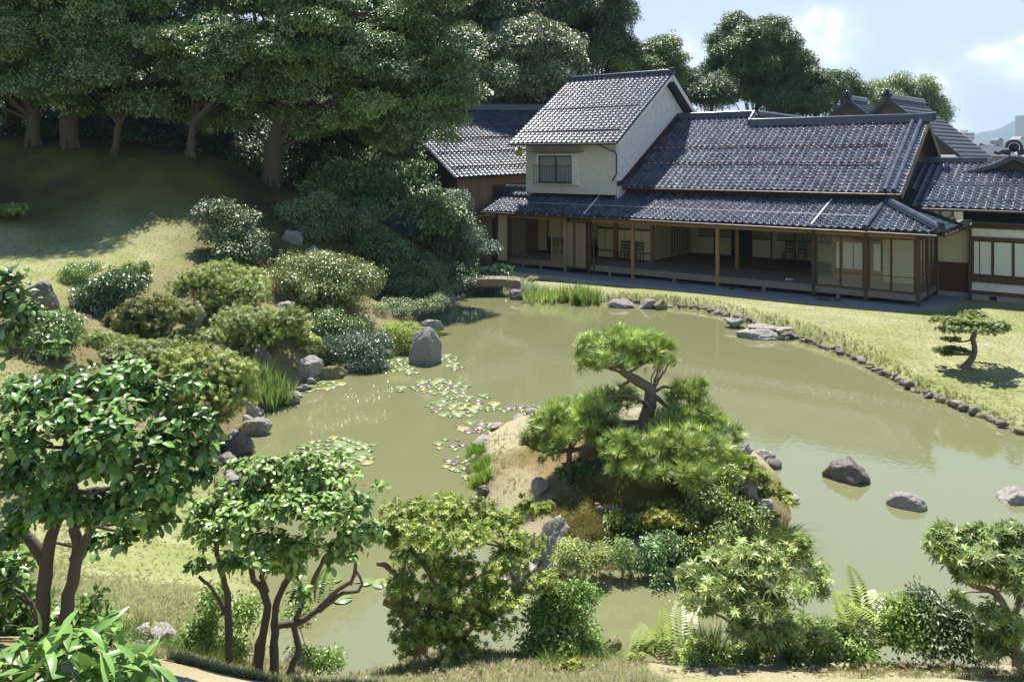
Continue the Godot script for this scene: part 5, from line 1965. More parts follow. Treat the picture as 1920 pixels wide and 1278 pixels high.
func tufts(called: String, label: String, category: String, spots: Array, m: Mesh, n: int, sc: float, col: Color, vary := 0.25) -> void:  # a clump of blades: spots are [centre, radius]
	var base: Vector3 = spots[0][0]
	base = on(base)
	var o := thing(called, label, category, base)
	var xs: Array = []
	var cs: Array = []
	for s in spots:
		for k in int(n / spots.size()):
			var a := rng.randf() * TAU
			var q: float = sqrt(rng.randf()) * s[1]
			var p: Vector3 = s[0] + Vector3(cos(a) * q, 0, sin(a) * q)
			p.y = maxf(ht(p.x, p.z), WL) - 0.02
			xs.append(Transform3D(rand_basis(Vector3(rng.randfn() * 0.12, 1, rng.randfn() * 0.12), sc * rng.randf_range(0.7, 1.2)), p - base))
			var g := 1.0 + rng.randfn() * vary
			cs.append(Color(col.r * g * rng.randf_range(0.85, 1.2), col.g * g, col.b * g))
	many(o, "blades", m, M["blade"], xs, cs)


func lawn_grass() -> void:
	var o := thing("lawn_grass", "short sunlit grass of the lawns round the pond", "grass", Vector3.ZERO)
	o.set_meta("kind", "stuff")
	var xs: Array = []
	var cs: Array = []
	var tries := 0
	while xs.size() < 60000 and tries < 400000:
		tries += 1
		var z := -5.2 - pow(rng.randf(), 1.6) * 26.0
		var x := rng.randf_range(-0.72, 0.85) * -z
		var p := Vector2(x, z)
		var zone := 0
		if x < 1.0 and z > -27.0:
			if x > -1.6 and z > -8.0 and rng.randf() < 0.6:
				continue
			zone = 1
		elif z < -9.0 and x > 0.0:
			zone = 2
		if zone == 0 or (zone == 1 and z < -13.5 and x > -6.5 - (z + 13.5) * -0.1 and x > -9.0 and rng.randf() < 0.93):
			continue
		var ds := sdist(shore, p)
		if ds < 0.12:
			continue
		var l := house_point(0, 0, 0)
		var rel := Basis(Vector3.UP, -TURN) * (Vector3(x, 0, z) - HOUSE)
		if rel.z < 1.55 and rel.x < 1.0:
			continue
		var h := ht(x, z)
		var n1 := fn.get_noise_2d(x * 8.0, z * 8.0)
		if zone == 1 and rng.randf() > 0.65 + n1:
			continue
		var near := clampf(1.0 - (-z - 5.0) / 14.0, 0.0, 1.0)
		var sc := (0.035 + 0.05 * near * clampf(0.5 + n1 * 2.0, 0.1, 1.2)) * rng.randf_range(0.7, 1.3)
		if z < -16.0:
			sc *= 1.0
		xs.append(Transform3D(rand_basis(Vector3(rng.randfn() * 0.2, 1, rng.randfn() * 0.2), sc).scaled_local(Vector3(1.0 + (1.0 - near) * 1.2, 0.8, 1.0 + (1.0 - near) * 1.2)), Vector3(x, h - 0.005, z)))
		var dry := clampf(0.45 + n1 * 0.9 + rng.randfn() * 0.25, 0.0, 1.0)
		cs.append(Color(0.26, 0.30, 0.09).lerp(Color(0.48, 0.45, 0.26), dry))
	for i in shore.size():
		var a := shore[i]
		var b := shore[(i + 1) % shore.size()]
		if a.x < 0.5 or a.y > -9.0:
			continue
		var nrm := (b - a).orthogonal().normalized()
		if Geometry2D.is_point_in_polygon((a + b) * 0.5 + nrm * 0.2, shore):
			nrm = -nrm
		for k in int(a.distance_to(b) / 0.035):
			var p := a.lerp(b, rng.randf()) + nrm * rng.randf_range(0.06, 0.42)
			xs.append(Transform3D(rand_basis(Vector3(-nrm.x * 0.5, 1, -nrm.y * 0.5) + Vector3(rng.randfn(), 0, rng.randfn()) * 0.3, rng.randf_range(0.06, 0.13)), Vector3(p.x, ht(p.x, p.y) - 0.01, p.y)))
			cs.append(Color(0.22, 0.28, 0.06).lerp(Color(0.40, 0.36, 0.16), clampf(0.4 + rng.randfn() * 0.35, 0.0, 1.0)))
	var fl := thing("fallen_leaves", "dry brown leaves scattered over the hill and the near bank", "leaves", Vector3.ZERO)
	fl.set_meta("kind", "stuff")
	var lx: Array = []
	var lc: Array = []
	for i in 6500:
		var z := -rng.randf_range(5.6, 33.0) if i % 3 else -rng.randf_range(5.6, 8.2)
		var x := rng.randf_range(-0.66, 0.05) * -z if i % 3 else rng.randf_range(-0.4, 0.66) * -z
		if sdist(shore, Vector2(x, z)) < 0.05:
			continue
		lx.append(Transform3D(rand_basis(Vector3(rng.randfn() * 0.3, 1, rng.randfn() * 0.3), rng.randf_range(0.6, 1.3)), Vector3(x, ht(x, z) + 0.012, z)))
		lc.append([Color(0.26, 0.19, 0.10), Color(0.38, 0.32, 0.2), Color(0.18, 0.12, 0.06), Color(0.45, 0.41, 0.28)][rng.randi() % 4])
	many(fl, "leaf_litter", spray(72, 3, 0.07, 0.05, 0.025, 0.3, 0.02), M["blade"], lx, lc)
	many(o, "blades", tuft(71, 9, 1.0, 0.09, 0.9, 0.35), M["blade"], xs, cs)


func px(x: float, y: float, d: float) -> Vector3:  # where a spot of the survey photograph lies at a distance in metres
	return Vector3((x - 960.0) / 1540.0 * d, EYE.y - (y - 302.0) / 1540.0 * d, -d)


func hit(x: float, y: float, d0: float) -> float:  # how far away the surveyed sight line meets the ground
	var d := d0 * 0.72
	while d < d0 * 1.25:
		var p := px(x, y, d)
		if p.y < maxf(ht(p.x, p.z), WL) + 0.02:
			return d
		d += 0.15
	return d0


func pp(list: Array, d: float) -> Array:  # pads surveyed as [x, y, half width, half height, nearer by]
	var a: Array = []
	var s := d / 1540.0
	for q in list:
		var dd: float = d - (q[4] if q.size() > 4 else 0.0)
		a.append([px(q[0], q[1], dd), Vector3(q[2] * s, q[3] * s, q[2] * s * 0.9)])
	return a


func pts(list: Array, d: float) -> Array:
	var a: Array = []
	for q in list:
		a.append(px(q[0], q[1], d - (q[2] if q.size() > 2 else 0.0)))
	return a


func island_plants() -> void:
	# the pine
	var d := 12.6
	var base := px(1207, 800, d)
	var o := thing("pine_tree", "gnarled pruned pine with bright green needle pads on the island mound", "pine tree", base)
	var mb := MB.new()
	var tr := [[[[1205, 812], [1212, 785], [1222, 755], [1222, 730], [1205, 716], [1185, 708], [1172, 700], [1165, 684], [1170, 668]], 0.15, 0.04], [[[1222, 738], [1240, 752], [1252, 765]], 0.05, 0.03], [[[1208, 790], [1180, 806, 0.2], [1140, 822, 0.35], [1100, 838, 0.4], [1066, 846, 0.45]], 0.06, 0.03], [[[1218, 770], [1204, 752, 0.2], [1180, 742, 0.25], [1150, 742, 0.2], [1138, 755, 0.2]], 0.035, 0.015], [[[1210, 785], [1222, 768, 0.2], [1208, 750, 0.25]], 0.04, 0.025], [[[1225, 735], [1245, 725], [1275, 728], [1300, 722]], 0.03, 0.012], [[[1190, 708], [1165, 725, 0.15], [1155, 748, 0.2]], 0.03, 0.015], [[[1215, 790], [1250, 800, 0.3], [1290, 805, 0.35], [1330, 810, 0.4]], 0.05, 0.02], [[[1212, 800], [1225, 830, 0.5], [1230, 850, 0.7]], 0.045, 0.02], [[[1172, 700], [1140, 690], [1105, 684]], 0.028, 0.01], [[[1178, 700], [1210, 680], [1240, 668]], 0.025, 0.01], [[[1060, 846, 0.45], [1035, 850, 0.5], [1015, 842, 0.5]], 0.025, 0.01]]
	for t in tr:
		var a: Array = []
		for q in pts(t[0], d):
			a.append(q - base)
		limb(mb, a, t[1], t[2], 10, t[1] * 0.13)
	part(o, "trunk", mb.mesh(), M["pine_bark"])
	var pads := pp([[1170, 660, 88, 30], [1110, 655, 30, 26], [1235, 655, 36, 24], [1175, 640, 60, 20], [1105, 680, 28, 14], [1245, 680, 22, 12],
		[1295, 738, 26, 26], [1268, 745, 22, 18], [1316, 725, 10, 16],
		[1150, 752, 52, 26, -0.3], [1090, 780, 62, 34, 0.2], [1040, 800, 44, 34, 0.3], [1020, 835, 38, 26, 0.5], [1075, 815, 46, 26, 0.5], [1120, 800, 44, 26, 0.4],
		[1295, 790, 60, 32, 0.2], [1340, 815, 44, 40, 0.3], [1270, 800, 40, 24, 0.4], [1345, 860, 40, 32, 0.8], [1300, 850, 54, 36, 1.1], [1235, 845, 64, 36, 1.2], [1180, 850, 46, 30, 1.2], [1270, 885, 60, 28, 1.4], [1205, 880, 50, 26, 1.4], [1320, 890, 36, 24, 1.2]], d)
	var rel: Array = []
	var tw := MB.new()
	var jt := pts([[1222, 735], [1172, 690], [1066, 846, 0.45], [1140, 822, 0.35], [1290, 805, 0.35], [1230, 850, 0.7], [1155, 748, 0.2], [1290, 726], [1330, 812, 0.4], [1015, 842, 0.5]], d)
	for p in pads:
		rel.append([p[0] - base, p[1]])
		var c: Vector3 = p[0] - base
		var bd := 1e9
		var from := Vector3.ZERO
		for j in jt:
			if (j - base).distance_to(c) < bd:
				bd = (j - base).distance_to(c)
				from = j - base
		for k in 8:
			var dir := Vector3(rng.randfn(), rng.randf() * 0.5 - 0.15, rng.randfn()).normalized()
			var e: Vector3 = c + dir * p[1] * 0.8
			limb(tw, [from, from.lerp(c, 0.6) - Vector3(0, p[1].y * 0.3, 0) + Vector3(rng.randfn(), 0, rng.randfn()) * 0.04, c.lerp(e, 0.5) - Vector3(0, p[1].y * 0.3, 0), e], 0.014, 0.005, 5, 0.008)
	part(o, "branches", tw.mesh(), M["pine_bark"])
	var f := fill(rel, 2700, 1.0, Color(0.165, 0.215, 0.05), 0.4, 0.7, 0.3, 14, 0.5)
	many(o, "needles", tuft(81, 34, 0.16, 0.0075, 1.6, 0.05), M["needle"], f[0], f[1])
	var prop := thing("wooden_prop", "dark wooden post propping up the pine's long left bough", "post", px(1067, 925, 11.9))
	var pm := MB.new()
	pm.tube(PackedVector3Array([Vector3(0, -0.15, 0), Vector3(0.005, 0.3, 0), Vector3(0, 0.62, 0)]), PackedFloat32Array([0.045, 0.042, 0.04]), 9)
	part(prop, "post", pm.mesh(), M["bark"])
	var pc := MB.new()
	pc.bar(Vector3(-0.12, 0.62, 0), Vector3(0.12, 0.64, 0), 0.05, 0.05)
	part(prop, "crosspiece", pc.mesh(), M["bark"])
	# stump ring of stakes
	var st := thing("tree_stump", "weathered grey stump with split upright wood at the foot of the pine", "stump", on(px(1143, 945, 11.2), -0.16))
	for k in 11:
		var a := PI * k / 10.0
		var sm := MB.new()
		sm.box(Vector3(cos(a) * 0.17, 0.10, sin(a) * 0.12 - 0.05), Vector3(0.05, 0.26 + 0.05 * sin(k * 2.7), 0.04), Basis(Vector3.UP, -a))
		part(st, "stake", sm.mesh(), M[["weathered_wood", "board_wood", "weathered_wood"][k % 3]])
	var tp := MB.new()
	tp.tube(PackedVector3Array([Vector3(0, -0.1, -0.05), Vector3(0, 0.18, -0.05)]), PackedFloat32Array([0.165, 0.15]), 12)
	part(st, "core", tp.mesh(), M["bark"])
	# shrubs on the mound
	var az := whorl(91, 7, 0.03, 0.013, 0.5, 2)
	var nd := spray(92, 14, 0.11, 0.05, 0.022, 0.5, 0.2)
	var fl := spray(93, 12, 0.10, 0.04, 0.02, 0.5, 0.2)
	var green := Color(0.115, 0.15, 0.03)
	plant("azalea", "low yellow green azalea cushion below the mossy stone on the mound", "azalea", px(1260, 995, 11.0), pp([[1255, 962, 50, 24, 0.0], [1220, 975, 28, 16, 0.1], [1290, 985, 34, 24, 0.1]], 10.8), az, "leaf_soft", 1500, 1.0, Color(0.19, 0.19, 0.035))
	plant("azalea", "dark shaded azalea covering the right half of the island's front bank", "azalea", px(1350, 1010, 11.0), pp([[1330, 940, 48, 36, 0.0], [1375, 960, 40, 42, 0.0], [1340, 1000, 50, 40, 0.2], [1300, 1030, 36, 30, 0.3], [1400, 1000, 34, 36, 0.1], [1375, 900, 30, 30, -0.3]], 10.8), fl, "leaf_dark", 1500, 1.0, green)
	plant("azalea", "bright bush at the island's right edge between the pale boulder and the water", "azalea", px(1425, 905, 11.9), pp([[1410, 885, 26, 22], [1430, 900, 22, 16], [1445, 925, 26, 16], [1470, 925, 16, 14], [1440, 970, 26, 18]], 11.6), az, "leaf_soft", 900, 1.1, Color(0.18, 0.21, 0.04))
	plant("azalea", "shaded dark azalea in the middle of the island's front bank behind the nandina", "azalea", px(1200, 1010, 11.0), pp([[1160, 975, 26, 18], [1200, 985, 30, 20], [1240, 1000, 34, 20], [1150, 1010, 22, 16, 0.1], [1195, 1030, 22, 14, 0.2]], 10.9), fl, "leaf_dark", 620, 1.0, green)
	plant("nandina", "white green nandina bush hanging over the water at the front of the island", "shrub", px(1245, 1045, 10.7), pp([[1240, 1022, 34, 20, -0.1], [1215, 1045, 18, 18], [1275, 1040, 30, 20, -0.1], [1236, 1070, 22, 12, 0.1], [1290, 1062, 18, 10]], 10.2), nd, "leaf_glossy", 300, 1.0, Color(0.10, 0.16, 0.06))
	plant("shrub", "pale leaved bush at the waterline below the moss, left part of the island's front", "shrub", px(1095, 1050, 10.7), pp([[1072, 1030, 26, 18], [1110, 1045, 28, 16, 0.1], [1060, 1055, 16, 12], [1132, 1032, 16, 14, -0.1], [1095, 1066, 18, 8, 0.1]], 10.2), nd, "leaf_soft", 360, 0.8, Color(0.19, 0.22, 0.07))
	plant("shrub", "little white green sprig by the dark upright stone at the island's waterline", "shrub", px(1165, 1055, 10.6), pp([[1158, 1046, 16, 12], [1180, 1055, 14, 12], [1172, 1020, 10, 8]], 10.2), nd, "leaf_soft", 90, 0.8, Color(0.16, 0.22, 0.08))
	plant("azalea", "small round azalea at the left foot of the mound by the sand", "azalea", px(1000, 975, 11.2), pp([[1000, 955, 30, 28], [985, 945, 18, 14]], 10.8), az, "leaf_soft", 500, 1.0, Color(0.15, 0.18, 0.03))
	plant("leopard_plant", "glossy dark round leaved plants at the foot of the wooden prop", "plant", px(1100, 905, 12.1), pp([[1085, 890, 26, 14], [1120, 880, 26, 20], [1150, 905, 26, 10], [1175, 918, 22, 9]], 12.1), spray(94, 8, 0.12, 0.11, 0.09, 0.5, 0.2), "leaf_glossy", 150, 1.0, Color(0.055, 0.10, 0.03))
	# moss cushions
	var ms := thing("moss", "yellow brown moss carpet on the sunny front of the island mound", "moss", px(1120, 990, 11.0))
	ms.set_meta("kind", "stuff")
	var f2 := fill([[px(1120, 985, 11.0) - ms.position, Vector3(0.5, 0.16, 0.35)], [px(1150, 1015, 10.7) - ms.position, Vector3(0.4, 0.16, 0.22)], [px(1080, 940, 11.5) - ms.position, Vector3(0.45, 0.1, 0.35)], [px(1060, 1010, 10.9) - ms.position, Vector3(0.25, 0.12, 0.2)]], 2600, 1.0, Color(0.105, 0.095, 0.026), 0.3, 0.9, 0.3, 8)
	for i in f2[0].size():
		var p: Vector3 = f2[0][i].origin + ms.position
		f2[0][i].origin.y = ht(p.x, p.z) - ms.position.y + 0.01
	many(ms, "moss", tuft(95, 9, 0.035, 0.006, 1.2, 0.2), M["blade"], f2[0], f2[1])
	tufts("dry_grass", "short dry grass over the sandy left part of the island", "grass", [[Vector3(0.00,-0.10,-14.11), 0.8], [Vector3(-0.26,-0.10,-13.38), 0.6], [Vector3(0.38,-0.10,-14.64), 0.8], [Vector3(0.17,-0.10,-12.93), 0.7]], tuft(99, 8, 0.05, 0.006, 1.1, 0.4), 900, 1.0, Color(0.30, 0.30, 0.11))
	tufts("dry_grass", "longer tawny grass behind the pine on the island's far side", "grass", [[Vector3(2.6, 0, -14.2), 0.9], [Vector3(1.6, 0, -14.8), 0.9], [Vector3(3.4, 0, -13.3), 0.7], [Vector3(2.4, 0, -15.4), 0.7]], tuft(89, 9, 0.11, 0.006, 0.9, 0.4), 700, 1.0, Color(0.22, 0.25, 0.08))
	var bl := tuft(96, 14, 0.32, 0.011, 0.5, 0.5)
	tufts("grass_strip", "bright green grass strip along the island's left shore", "grass", [[Vector3(-0.63,-0.20,-14.39), 0.16], [Vector3(-0.56,-0.20,-13.64), 0.18], [Vector3(-0.49,-0.20,-13.08), 0.16]], bl, 130, 0.75, Color(0.22, 0.34, 0.05))
	tufts("sedge", "long arching sedge at the island's right waterline", "grass", [[px(1462, 995, 10.9), 0.2], [px(1450, 1020, 10.7), 0.15], [px(1475, 970, 11.1), 0.1]], tuft(97, 16, 0.42, 0.009, 0.8, 0.8), 70, 1.0, Color(0.13, 0.19, 0.045))


func niwaki() -> void:
	var base := Vector3(10.64,0.00,-19.33)
	var d := -base.z
	var lf := whorl(98, 7, 0.045, 0.022, 0.35, 2)
	var o := plant("garden_tree", "small clipped umbrella shaped tree with a bent trunk on the right lawn", "tree", base,
		pp([[1828, 604, 44, 24], [1792, 613, 34, 16], [1864, 612, 32, 17], [1828, 612, 56, 18, 0.35], [1828, 610, 54, 18, -0.35], [1790, 636, 18, 5, 0.0], [1792, 657, 30, 8, 0.1], [1770, 657, 20, 8]], d), lf, "leaf_soft", 2600, 1.0, Color(0.145, 0.17, 0.05),
		{"trunks": [[pts([[1804, 700], [1812, 684], [1826, 668], [1829, 655], [1825, 645], [1829, 625], [1828, 612]], d), 0.085, 0.05], [pts([[1826, 664], [1806, 664, 0.05], [1776, 664, 0.1]], d), 0.04, 0.02], [pts([[1826, 634], [1812, 640], [1790, 640]], d), 0.025, 0.012]], "bark": "pine_bark", "joints": pts([[1828, 622], [1800, 664], [1800, 640]], d), "stem": 0.018, "twigs": 6, "up": 0.75, "shell": 0.7, "sub": 14, "split": 2, "jit": 0.25})


func left_shrubs() -> void:
	var az := whorl(101, 7, 0.06, 0.020, 0.35, 2)
	var gl := spray(102, 14, 0.16, 0.075, 0.036, 0.6, 0.25)
	var gs := spray(103, 16, 0.14, 0.05, 0.024, 0.6, 0.3)
	var olive := Color(0.145, 0.175, 0.05)
	var yel := Color(0.175, 0.205, 0.052)
	var dark := Color(0.05, 0.075, 0.025)
	var list := [
		["olive azalea on the slope with its dome rising to the lawn's shaded edge", [[405, 520, 48, 22], [450, 530, 40, 26], [360, 540, 36, 28], [425, 560, 60, 30], [395, 590, 30, 18]], 21.3, az, "leaf_soft", 2300, 1.0, olive],
		["second olive azalea just below the domed one, nearer to the water", [[450, 605, 48, 26], [500, 610, 46, 26], [545, 600, 30, 20], [420, 640, 30, 20], [480, 640, 44, 18]], 20.2, az, "leaf_soft", 2100, 1.0, olive],
		["glossy blue green shrub at the upper left of the slope", [[190, 550, 34, 22], [225, 535, 36, 20], [170, 575, 26, 22], [215, 575, 34, 22]], 20.3, gl, "leaf_glossy", 520, 1.0, Color(0.06, 0.095, 0.04)],
		["brownish thin azalea left of a bare patch on the slope", [[285, 585, 44, 26], [325, 595, 30, 22], [240, 610, 34, 28], [290, 620, 30, 20]], 19.6, az, "leaf_soft", 1300, 1.0, Color(0.12, 0.13, 0.035)],
		["big bright glossy shrub, palest on the slope, under the dark trees", [[560, 500, 42, 22], [610, 500, 48, 22], [660, 515, 38, 22], [575, 535, 50, 26], [630, 545, 52, 26], [685, 535, 22, 16], [600, 572, 40, 20]], 23.0, gl, "leaf_glossy", 1500, 1.0, Color(0.14, 0.16, 0.055)],
		["glossy shrub below the big bright one, close to the shore", [[625, 605, 34, 20], [650, 615, 30, 16], [610, 630, 24, 18]], 22.3, gl, "leaf_glossy", 420, 0.9, Color(0.09, 0.13, 0.04)],
		["bluish grey topped shrub at the water near the domed boulder", [[655, 645, 36, 20], [690, 650, 28, 20], [640, 670, 24, 16], [680, 680, 32, 18]], 21.6, gs, "leaf_glossy", 620, 1.0, Color(0.07, 0.10, 0.06)],
		["large yellow olive azalea at the shore in front of the iris clump", [[370, 680, 54, 26], [425, 695, 44, 28], [350, 725, 50, 34], [410, 745, 54, 36], [380, 775, 46, 22], [340, 690, 30, 20]], 17.2, az, "leaf_soft", 3000, 0.95, yel],
		["low spreading azalea behind the first camellia's crown", [[220, 655, 40, 20], [265, 660, 40, 18], [310, 655, 26, 14], [180, 640, 30, 20]], 17.5, az, "leaf_soft", 900, 1.0, olive],
		["little tufted azalea alone on the lawn near the slope's crest", [[260, 500, 22, 10], [250, 512, 18, 10]], 22.0, az, "leaf_soft", 260, 1.0, olive],
		["little spreading shrub on the lawn left of the tufted azalea", [[160, 505, 24, 10], [130, 512, 16, 8], [140, 525, 16, 8]], 20.5, gs, "leaf_glossy", 200, 1.0, Color(0.10, 0.14, 0.04)],
		["mossy bright green cushion shrub behind the domed boulder", [[745, 622, 32, 12], [720, 635, 24, 14], [768, 632, 22, 16], [745, 650, 26, 14]], 22.6, gs, "leaf_soft", 700, 0.9, Color(0.20, 0.24, 0.05)],
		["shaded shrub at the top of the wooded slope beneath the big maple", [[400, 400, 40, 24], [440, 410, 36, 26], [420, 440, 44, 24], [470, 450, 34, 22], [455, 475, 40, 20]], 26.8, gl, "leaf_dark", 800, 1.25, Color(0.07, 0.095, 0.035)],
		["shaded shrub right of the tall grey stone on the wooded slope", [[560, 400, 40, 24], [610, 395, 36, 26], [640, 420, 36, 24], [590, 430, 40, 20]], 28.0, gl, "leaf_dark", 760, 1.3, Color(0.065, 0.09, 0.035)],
		["dark fern green shrub spilling over the shaded bank", [[735, 510, 50, 26], [790, 510, 46, 24], [760, 540, 52, 26], [705, 540, 34, 26], [815, 540, 30, 24]], 25.6, spray(104, 16, 0.2, 0.10, 0.03, 0.6, 0.2), "leaf_dark", 1300, 1.1, Color(0.055, 0.095, 0.03)],
		["tall dark evergreen at the end of the board fence, reaching over the bridge", [[850, 400, 34, 26], [880, 440, 30, 20], [905, 465, 28, 10], [835, 450, 30, 24], [870, 490, 26, 16], [815, 480, 34, 22], [852, 372, 24, 16], [925, 462, 14, 8]], 30.0, gl, "leaf_dark", 1100, 1.2, Color(0.07, 0.10, 0.055)],
		["dark shrub with pale flecks between the shaded bank and the bridge", [[845, 510, 36, 22], [875, 525, 28, 14], [900, 530, 24, 10], [850, 535, 34, 14]], 29.0, gl, "leaf_dark", 620, 1.1, Color(0.06, 0.095, 0.04)],
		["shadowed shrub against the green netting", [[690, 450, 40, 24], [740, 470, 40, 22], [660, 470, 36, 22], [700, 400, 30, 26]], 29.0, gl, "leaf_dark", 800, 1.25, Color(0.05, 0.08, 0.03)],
		["small white speckled tree by the bridge on the far lawn", [[978, 490, 26, 10], [962, 496, 16, 8], [996, 494, 16, 8], [980, 504, 18, 6]], 31.5, gs, "leaf_soft", 330, 1.15, Color(0.27, 0.29, 0.20)],
		["low white speckled bush drooping to the water under the small speckled tree", [[962, 528, 22, 8], [985, 538, 28, 10], [1000, 545, 18, 10], [972, 545, 20, 8]], 31.2, gs, "leaf_soft", 300, 1.1, Color(0.24, 0.27, 0.16)],
		["dark broad leaved plant at the left end of the bridge", [[918, 515, 26, 8], [935, 510, 18, 6], [905, 522, 18, 7]], 32.0, spray(105, 9, 0.2, 0.2, 0.12, 0.6, 0.2), "leaf_dark", 160, 1.0, Color(0.05, 0.09, 0.04)],
		["thin olive azalea low on the slope between the brownish one and the second olive one", [[350, 640, 34, 18], [385, 635, 26, 16], [330, 660, 26, 14]], 19.0, az, "leaf_soft", 700, 1.0, olive],
		["light azalea at the slope's foot right of the second olive one", [[530, 630, 30, 16], [555, 615, 26, 14], [575, 640, 20, 12]], 20.6, az, "leaf_soft", 560, 1.0, yel],
		["small pale bush over the red soil above the pointed pale rock", [[590, 660, 22, 12], [610, 655, 18, 10]], 20.6, gs, "leaf_soft", 240, 0.9, Color(0.17, 0.2, 0.06)],
		["glossy shrub at the slope's far left below the dark boulder", [[60, 620, 40, 22], [110, 610, 36, 20], [90, 650, 40, 20]], 14.5, gl, "leaf_glossy", 420, 0.9, Color(0.10, 0.15, 0.05)],
		["dim fern green bush at the waterline beneath the shaded bank", [[770, 575, 34, 12], [815, 570, 26, 12], [735, 580, 26, 12]], 27.0, gs, "leaf_dark", 420, 1.0, Color(0.10, 0.14, 0.045)],
		["left edge shrub low on the lawn, half out of the frame", [[30, 395, 26, 16], [-10, 400, 30, 18]], 24.0, az, "leaf_soft", 300, 1.1, olive],
	]
	for q in list:
		var bx0 := 0.0
		var by := 0.0
		for e in q[1]:
			bx0 += e[0] / q[1].size()
			by = maxf(by, e[1] + e[3] * 0.8)
		var dd := hit(bx0, by, q[2])
		var grow: float = 1.3 if q[2] < 24.0 else 1.0
		var pl: Array = []
		for e in q[1]:
			pl.append([e[0], e[1], e[2] * grow, e[3] * grow, (by - e[1]) * dd / 1540.0 * -0.35])
		var pads := pp(pl, dd)
		var c := Vector3.ZERO
		for p in pads:
			c += p[0]
		c /= pads.size()
		var b := on(Vector3(c.x, 0, c.z), -0.05)
		if b.y < WL:
			b.y = WL
		plant("shrub", q[0], "shrub", b, pads, q[3], q[4], int(q[5] * 1.75), q[6], q[7], {"stem": 0.022, "twigs": 3, "fork": Vector3(0, 0.08, 0), "sub": 16, "shell": 0.4, "jit": 0.42, "split": 3, "core": 1.0})
	var bl := tuft(106, 14, 0.7, 0.02, 0.35, 0.35)
	tufts("iris", "upright iris clump at the left shore", "iris", [[Vector3(-5.14,0.00,-17.50), 0.5], [Vector3(-4.93,-0.10,-17.45), 0.35], [Vector3(-5.22,0.00,-17.10), 0.3]], bl, 70, 0.9, Color(0.16, 0.24, 0.06))
	tufts("reeds", "pale green reeds at the far shore below the speckled tree", "reeds", [[Vector3(0.97,-0.10,-29.96), 0.6], [Vector3(1.38,-0.10,-30.44), 0.6], [Vector3(1.67,-0.20,-30.33), 0.5]], bl, 54, 1.0, Color(0.24, 0.32, 0.08))
	tufts("reeds", "taller darker reeds at the far shore beside the flat layered stone", "reeds", [[Vector3(2.24,-0.15,-30.03), 0.5], [Vector3(2.72,-0.20,-29.87), 0.5]], bl, 46, 1.15, Color(0.19, 0.28, 0.06))
	tufts("sedge", "arching pale grass on the shore above the domed boulder", "grass", [[px(755, 640, 22.4), 0.5]], tuft(107, 14, 0.5, 0.014, 0.8, 0.7), 46, 1.0, Color(0.28, 0.30, 0.08))
	tufts("grass_tuft", "small bright tuft beside the sunlit slab behind the domed boulder", "grass", [[Vector3(-2.42,-0.15,-24.17), 0.3]], tuft(108, 14, 0.4, 0.014, 0.6, 0.5), 34, 0.8, Color(0.20, 0.30, 0.05))


